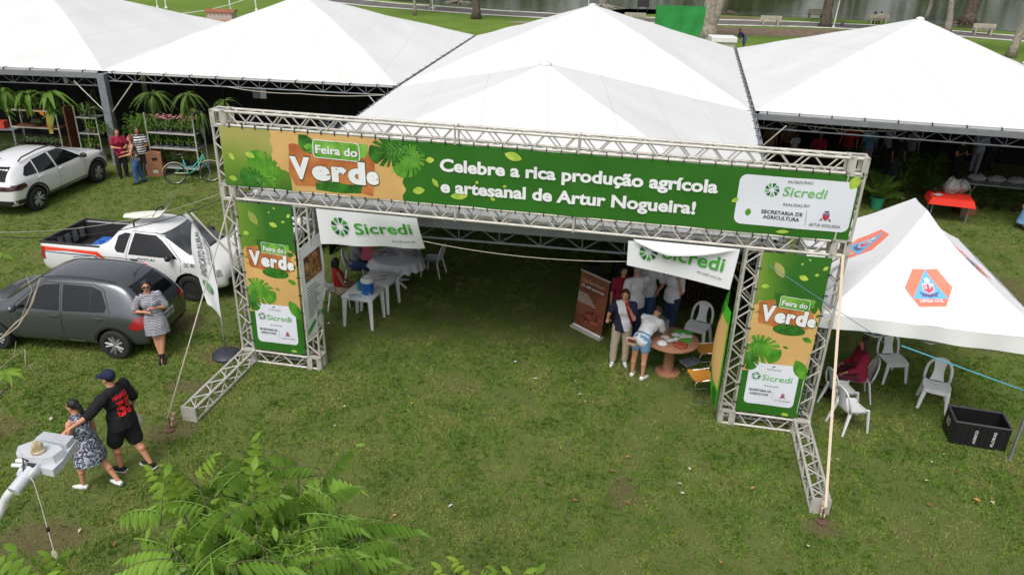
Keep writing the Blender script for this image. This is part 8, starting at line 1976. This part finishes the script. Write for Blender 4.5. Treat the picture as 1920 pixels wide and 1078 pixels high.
MB().tube(b0_.lerp(b1_, .35) - sd * .05, b0_.lerp(b1_, .35) + sd * .05, .008).obj('bolt', M_CHROME, lh)
m = MB(); m.box(b0_.lerp(b1_, .3) + Vector((0, 0, .01)), (.05, .045, .03), .6); m.path([b0_.lerp(b1_, .2) + Vector((-.03, 0, .03)), b0_.lerp(b1_, .3) + Vector((-.05, 0, .06)), b0_.lerp(b1_, .6) + Vector((-.02, 0, .05)), b1_ + Vector((0, 0, .03))], .005, 5); m.obj('wiring', M_CBL, lh)
for s in (-.03, .01): mm = MB(); mm.tube(b0_.lerp(b1_, .28) + Vector((-.10, s, .03)), b0_.lerp(b1_, .28) + Vector((-.04, s, .03)), .012, n=8); mm.obj('wire_connector', M_WHITEP, lh)
arm = [b1_ - dd * .02, Vector(loc_((-2.861,3.498,4.78))), Vector(loc_((-2.976,3.518,4.62))), Vector(loc_((-3.113,3.393,4.3))), Vector((-.02, 0, 3.6)), Vector((0, 0, 3.2))]
P = []
for i in range(len(arm) - 1):
    p0_ = arm[max(i - 1, 0)]; p1_ = arm[i]; p2_ = arm[i + 1]; p3_ = arm[min(i + 2, len(arm) - 1)]
    for k in range(8):
        t = k / 8; P.append(.5 * ((2 * p1_) + (p2_ - p0_) * t + (2 * p0_ - 5 * p1_ + 4 * p2_ - p3_) * t * t + (3 * p1_ - p0_ - 3 * p2_ + p3_) * t ** 3))
P.append(arm[-1]); MB().path(P, .027, 14).obj('curved_arm', M_LAMPW, lh, smooth=True)
MB().lathe([(.06, 0), (.055, 1.5), (.04, 3.3), (.04, 3.3)], n=18).obj('pole', M_LAMPW, lh, smooth=True)
wp = [(-2.75,3.517,4.9), (-2.71,3.491,4.85), (-2.686,3.462,4.7), (-2.647,3.409,4.55), (-2.6,3.346,4.45), (-2.545,3.292,4.3)]
m = MB(); m.path(wp, .0035, 5); w_o = m.obj('hanging_wire', M_ROPE, smooth=True); tag(w_o, 'thin pale wire hanging from the street lamp head', 'wire')
m = MB(); c = Vector(wp[4]); m.ell(c, (.022, .006, .035), n=10); m2 = m.obj('wire_tag', mat('pale_tag', hexc('#a9a88c'), .7), w_o, smooth=True)
m = MB(); c = Vector(wp[3]).lerp(Vector(wp[2]), .15); m.ell(c, (.01, .01, .022), n=8); m.obj('clamp', M_DARK, w_o, smooth=True)
# ---- loose sticks, leaves and scraps on the grass
rl = random.Random(5); cols = [mat('dead_leaf_orange', hexc('#c98a45'), .8), mat('dead_leaf_pale', hexc('#b9b39a'), .8), mat('dead_leaf_brown', hexc('#7d5236'), .8), mat('paper_scrap', (.6, .6, .58), .8)]
named = [((3.87,9.579,0), 0, .10), ((7.225,9.47,0), 0, .11), ((7.461,9.42,0), 1, .10), ((0.998,9.131,0), 2, .10), ((1.645,9.876,0), 2, .09), ((1.797,9.154,0), 2, .1), ((0.543,12.562,0), 3, .09), ((1.356,12.07,0), 3, .08), ((0.078,13.172,0), 3, .07), ((-7.759,10.746,0), 1, .10), ((-5.93,8.246,0), 1, .08), ((-5.339,8.012,0), 2, .09), ((-0.782,8.969,0), 3, .08), ((-1.636,8.692,0), 0, .06), ((2.925,9.937,0), 1, .09), ((7.064,12.913,0), 3, .09), ((7.473,14.156,0), 3, .09), ((6.72,9.864,0), 1, .08), ((-3.911,14.496,0), 3, .09), ((7.01,10.378,0), 1, .08), ((6.415,9.313,0), 2, .09)]
def scrap(p, ci, s, lb, grp=None):
    m = MB(); a = rl.uniform(0, 6.28)
    leaflet(m, (0, 0, .02), (math.cos(a), math.sin(a), rl.uniform(0, .3)), (-math.sin(a), math.cos(a), .2), s, s * .55, .15)
    o = m.obj(['fallen_leaf', 'fallen_leaf', 'fallen_leaf', 'paper_scrap'][ci], cols[ci], loc=(p[0], p[1], .035)); tag(o, lb, 'leaf' if ci < 3 else 'paper scrap', grp)
for (p, ci, s) in named: scrap(p, ci, s, ['bright orange fallen leaf on the open lawn', 'pale dry leaf on the open lawn', 'brown dry leaf on the open lawn', 'white paper scrap on the grass'][ci], ['orange fallen leaves', 'pale dry leaves', 'brown dry leaves', 'paper scraps'][ci])
for _ in range(60):
    ci = rl.choice((1, 1, 2, 2, 0)); scrap((rl.uniform(-5, 8), rl.uniform(7, 17)), ci, rl.uniform(.04, .08), ['bright orange fallen leaf on the open lawn', 'pale dry leaf on the open lawn', 'brown dry leaf on the open lawn'][ci], ['orange fallen leaves', 'pale dry leaves', 'brown dry leaves'][ci])
# ---- grass blades in the near field
rng = np.random.default_rng(3)
def blades(n, y0, y1, hmin, hmax, name):
    k = n // 7; yc = y0 + (y1 - y0) * rng.random(k); xc = (rng.random(k) * 2 - 1) * .72 * (yc + 2.5); ac = rng.random(k) * 2 * np.pi; hc_ = .5 + rng.random(k) * .8; idx = rng.integers(0, k, n); sp = .022 * (1 + (y0 - 5) / 20); x = xc[idx] + rng.normal(0, sp, n); y = yc[idx] + rng.normal(0, sp, n); ac = ac[idx]; hc_ = hc_[idx]
    keep = np.ones(n, bool)
    # thin the sward in worn patches
    f = np.array([noise.noise((a * .55, b * .55, 7.0)) + .5 * noise.noise((a * 1.7, b * 1.7, 3.0)) for a, b in zip(x[::1], y[::1])]) if n < 400000 else np.zeros(n)
    e = np.ones(n) * 9
    for ex, ey, ea, eb in EARTH: e = np.minimum(e, ((x - ex) / ea) ** 2 + ((y - ey) / eb) ** 2)
    keep = ((f < .2) | (rng.random(n) < .3)) & (rng.random(n) < np.clip(.12 + .75 * e, 0, 1)); x, y, f, ac, hc_ = x[keep], y[keep], f[keep], ac[keep], hc_[keep]; n = len(x)
    h = (hmin + (hmax - hmin) * rng.random(n)) * hc_; a = rng.random(n) * 2 * np.pi; w = .0055 + .005 * rng.random(n); w = w * (1 + (y - y0) / 14)
    ln = (.25 + .9 * rng.random(n)) * h; b = ac + rng.normal(0, .7, n)
    V = np.zeros((n, 3, 3)); V[:, 0, 0] = x - w * np.cos(a); V[:, 0, 1] = y - w * np.sin(a); V[:, 1, 0] = x + w * np.cos(a); V[:, 1, 1] = y + w * np.sin(a)
    V[:, 2, 0] = x + ln * np.cos(b); V[:, 2, 1] = y + ln * np.sin(b); V[:, 2, 2] = h
    me = bpy.data.meshes.new(name); me.vertices.add(3 * n); me.vertices.foreach_set('co', V.ravel()); me.loops.add(3 * n); me.loops.foreach_set('vertex_index', np.arange(3 * n, dtype=np.int32)); me.polygons.add(n); me.polygons.foreach_set('loop_start', np.arange(0, 3 * n, 3, dtype=np.int32)); me.update(calc_edges=True)
    me.materials.append(M_BLADE); o = bpy.data.objects.new(name, me); COL.objects.link(o); return tag(o, 'short mown lawn grass', 'grass', kind='stuff')
def blade_nodes(nt, bs, tc):
    def nz(s, d=4):
        n = nt.nodes.new('ShaderNodeTexNoise'); n.inputs['Scale'].default_value = s; n.inputs['Detail'].default_value = d; nt.links.new(tc.outputs['Object'], n.inputs['Vector']); return n.outputs['Fac']
    r = nt.nodes.new('ShaderNodeValToRGB'); e = r.color_ramp.elements; e[0].position = .36; e[0].color = (.125, .24, .035, 1); e[1].position = .66; e[1].color = (.32, .37, .11, 1); x = e.new(.5); x.color = (.19, .32, .055, 1); nt.links.new(nz(1.1, 7), r.inputs[0])
    r2 = nt.nodes.new('ShaderNodeValToRGB'); r2.color_ramp.elements[0].position = .3; r2.color_ramp.elements[0].color = (.3, .3, .27, 1); r2.color_ramp.elements[1].position = .7; r2.color_ramp.elements[1].color = (1.5, 1.45, 1.3, 1); nt.links.new(nz(60, 2), r2.inputs[0])
    mx = nt.nodes.new('ShaderNodeMix'); mx.data_type = 'RGBA'; mx.blend_type = 'MULTIPLY'; mx.inputs['Factor'].default_value = 1; nt.links.new(r.outputs[0], mx.inputs[6]); nt.links.new(r2.outputs[0], mx.inputs[7]); nt.links.new(mx.outputs[2], bs.inputs['Base Color'])
    tl = nt.nodes.new('ShaderNodeBsdfTranslucent'); nt.links.new(mx.outputs[2], tl.inputs[0]); ms = nt.nodes.new('ShaderNodeMixShader'); ms.inputs[0].default_value = .3; out = [q for q in nt.nodes if q.type == 'OUTPUT_MATERIAL'][0]; nt.links.new(bs.outputs[0], ms.inputs[1]); nt.links.new(tl.outputs[0], ms.inputs[2]); nt.links.new(ms.outputs[0], out.inputs['Surface'])
M_BLADE = mat('grass_blade', (.1, .15, .03), .7, build=blade_nodes, spec=.2)
blades(380000, 5.5, 14.0, .018, .05, 'grass')
blades(300000, 14.0, 27.0, .02, .055, 'grass')
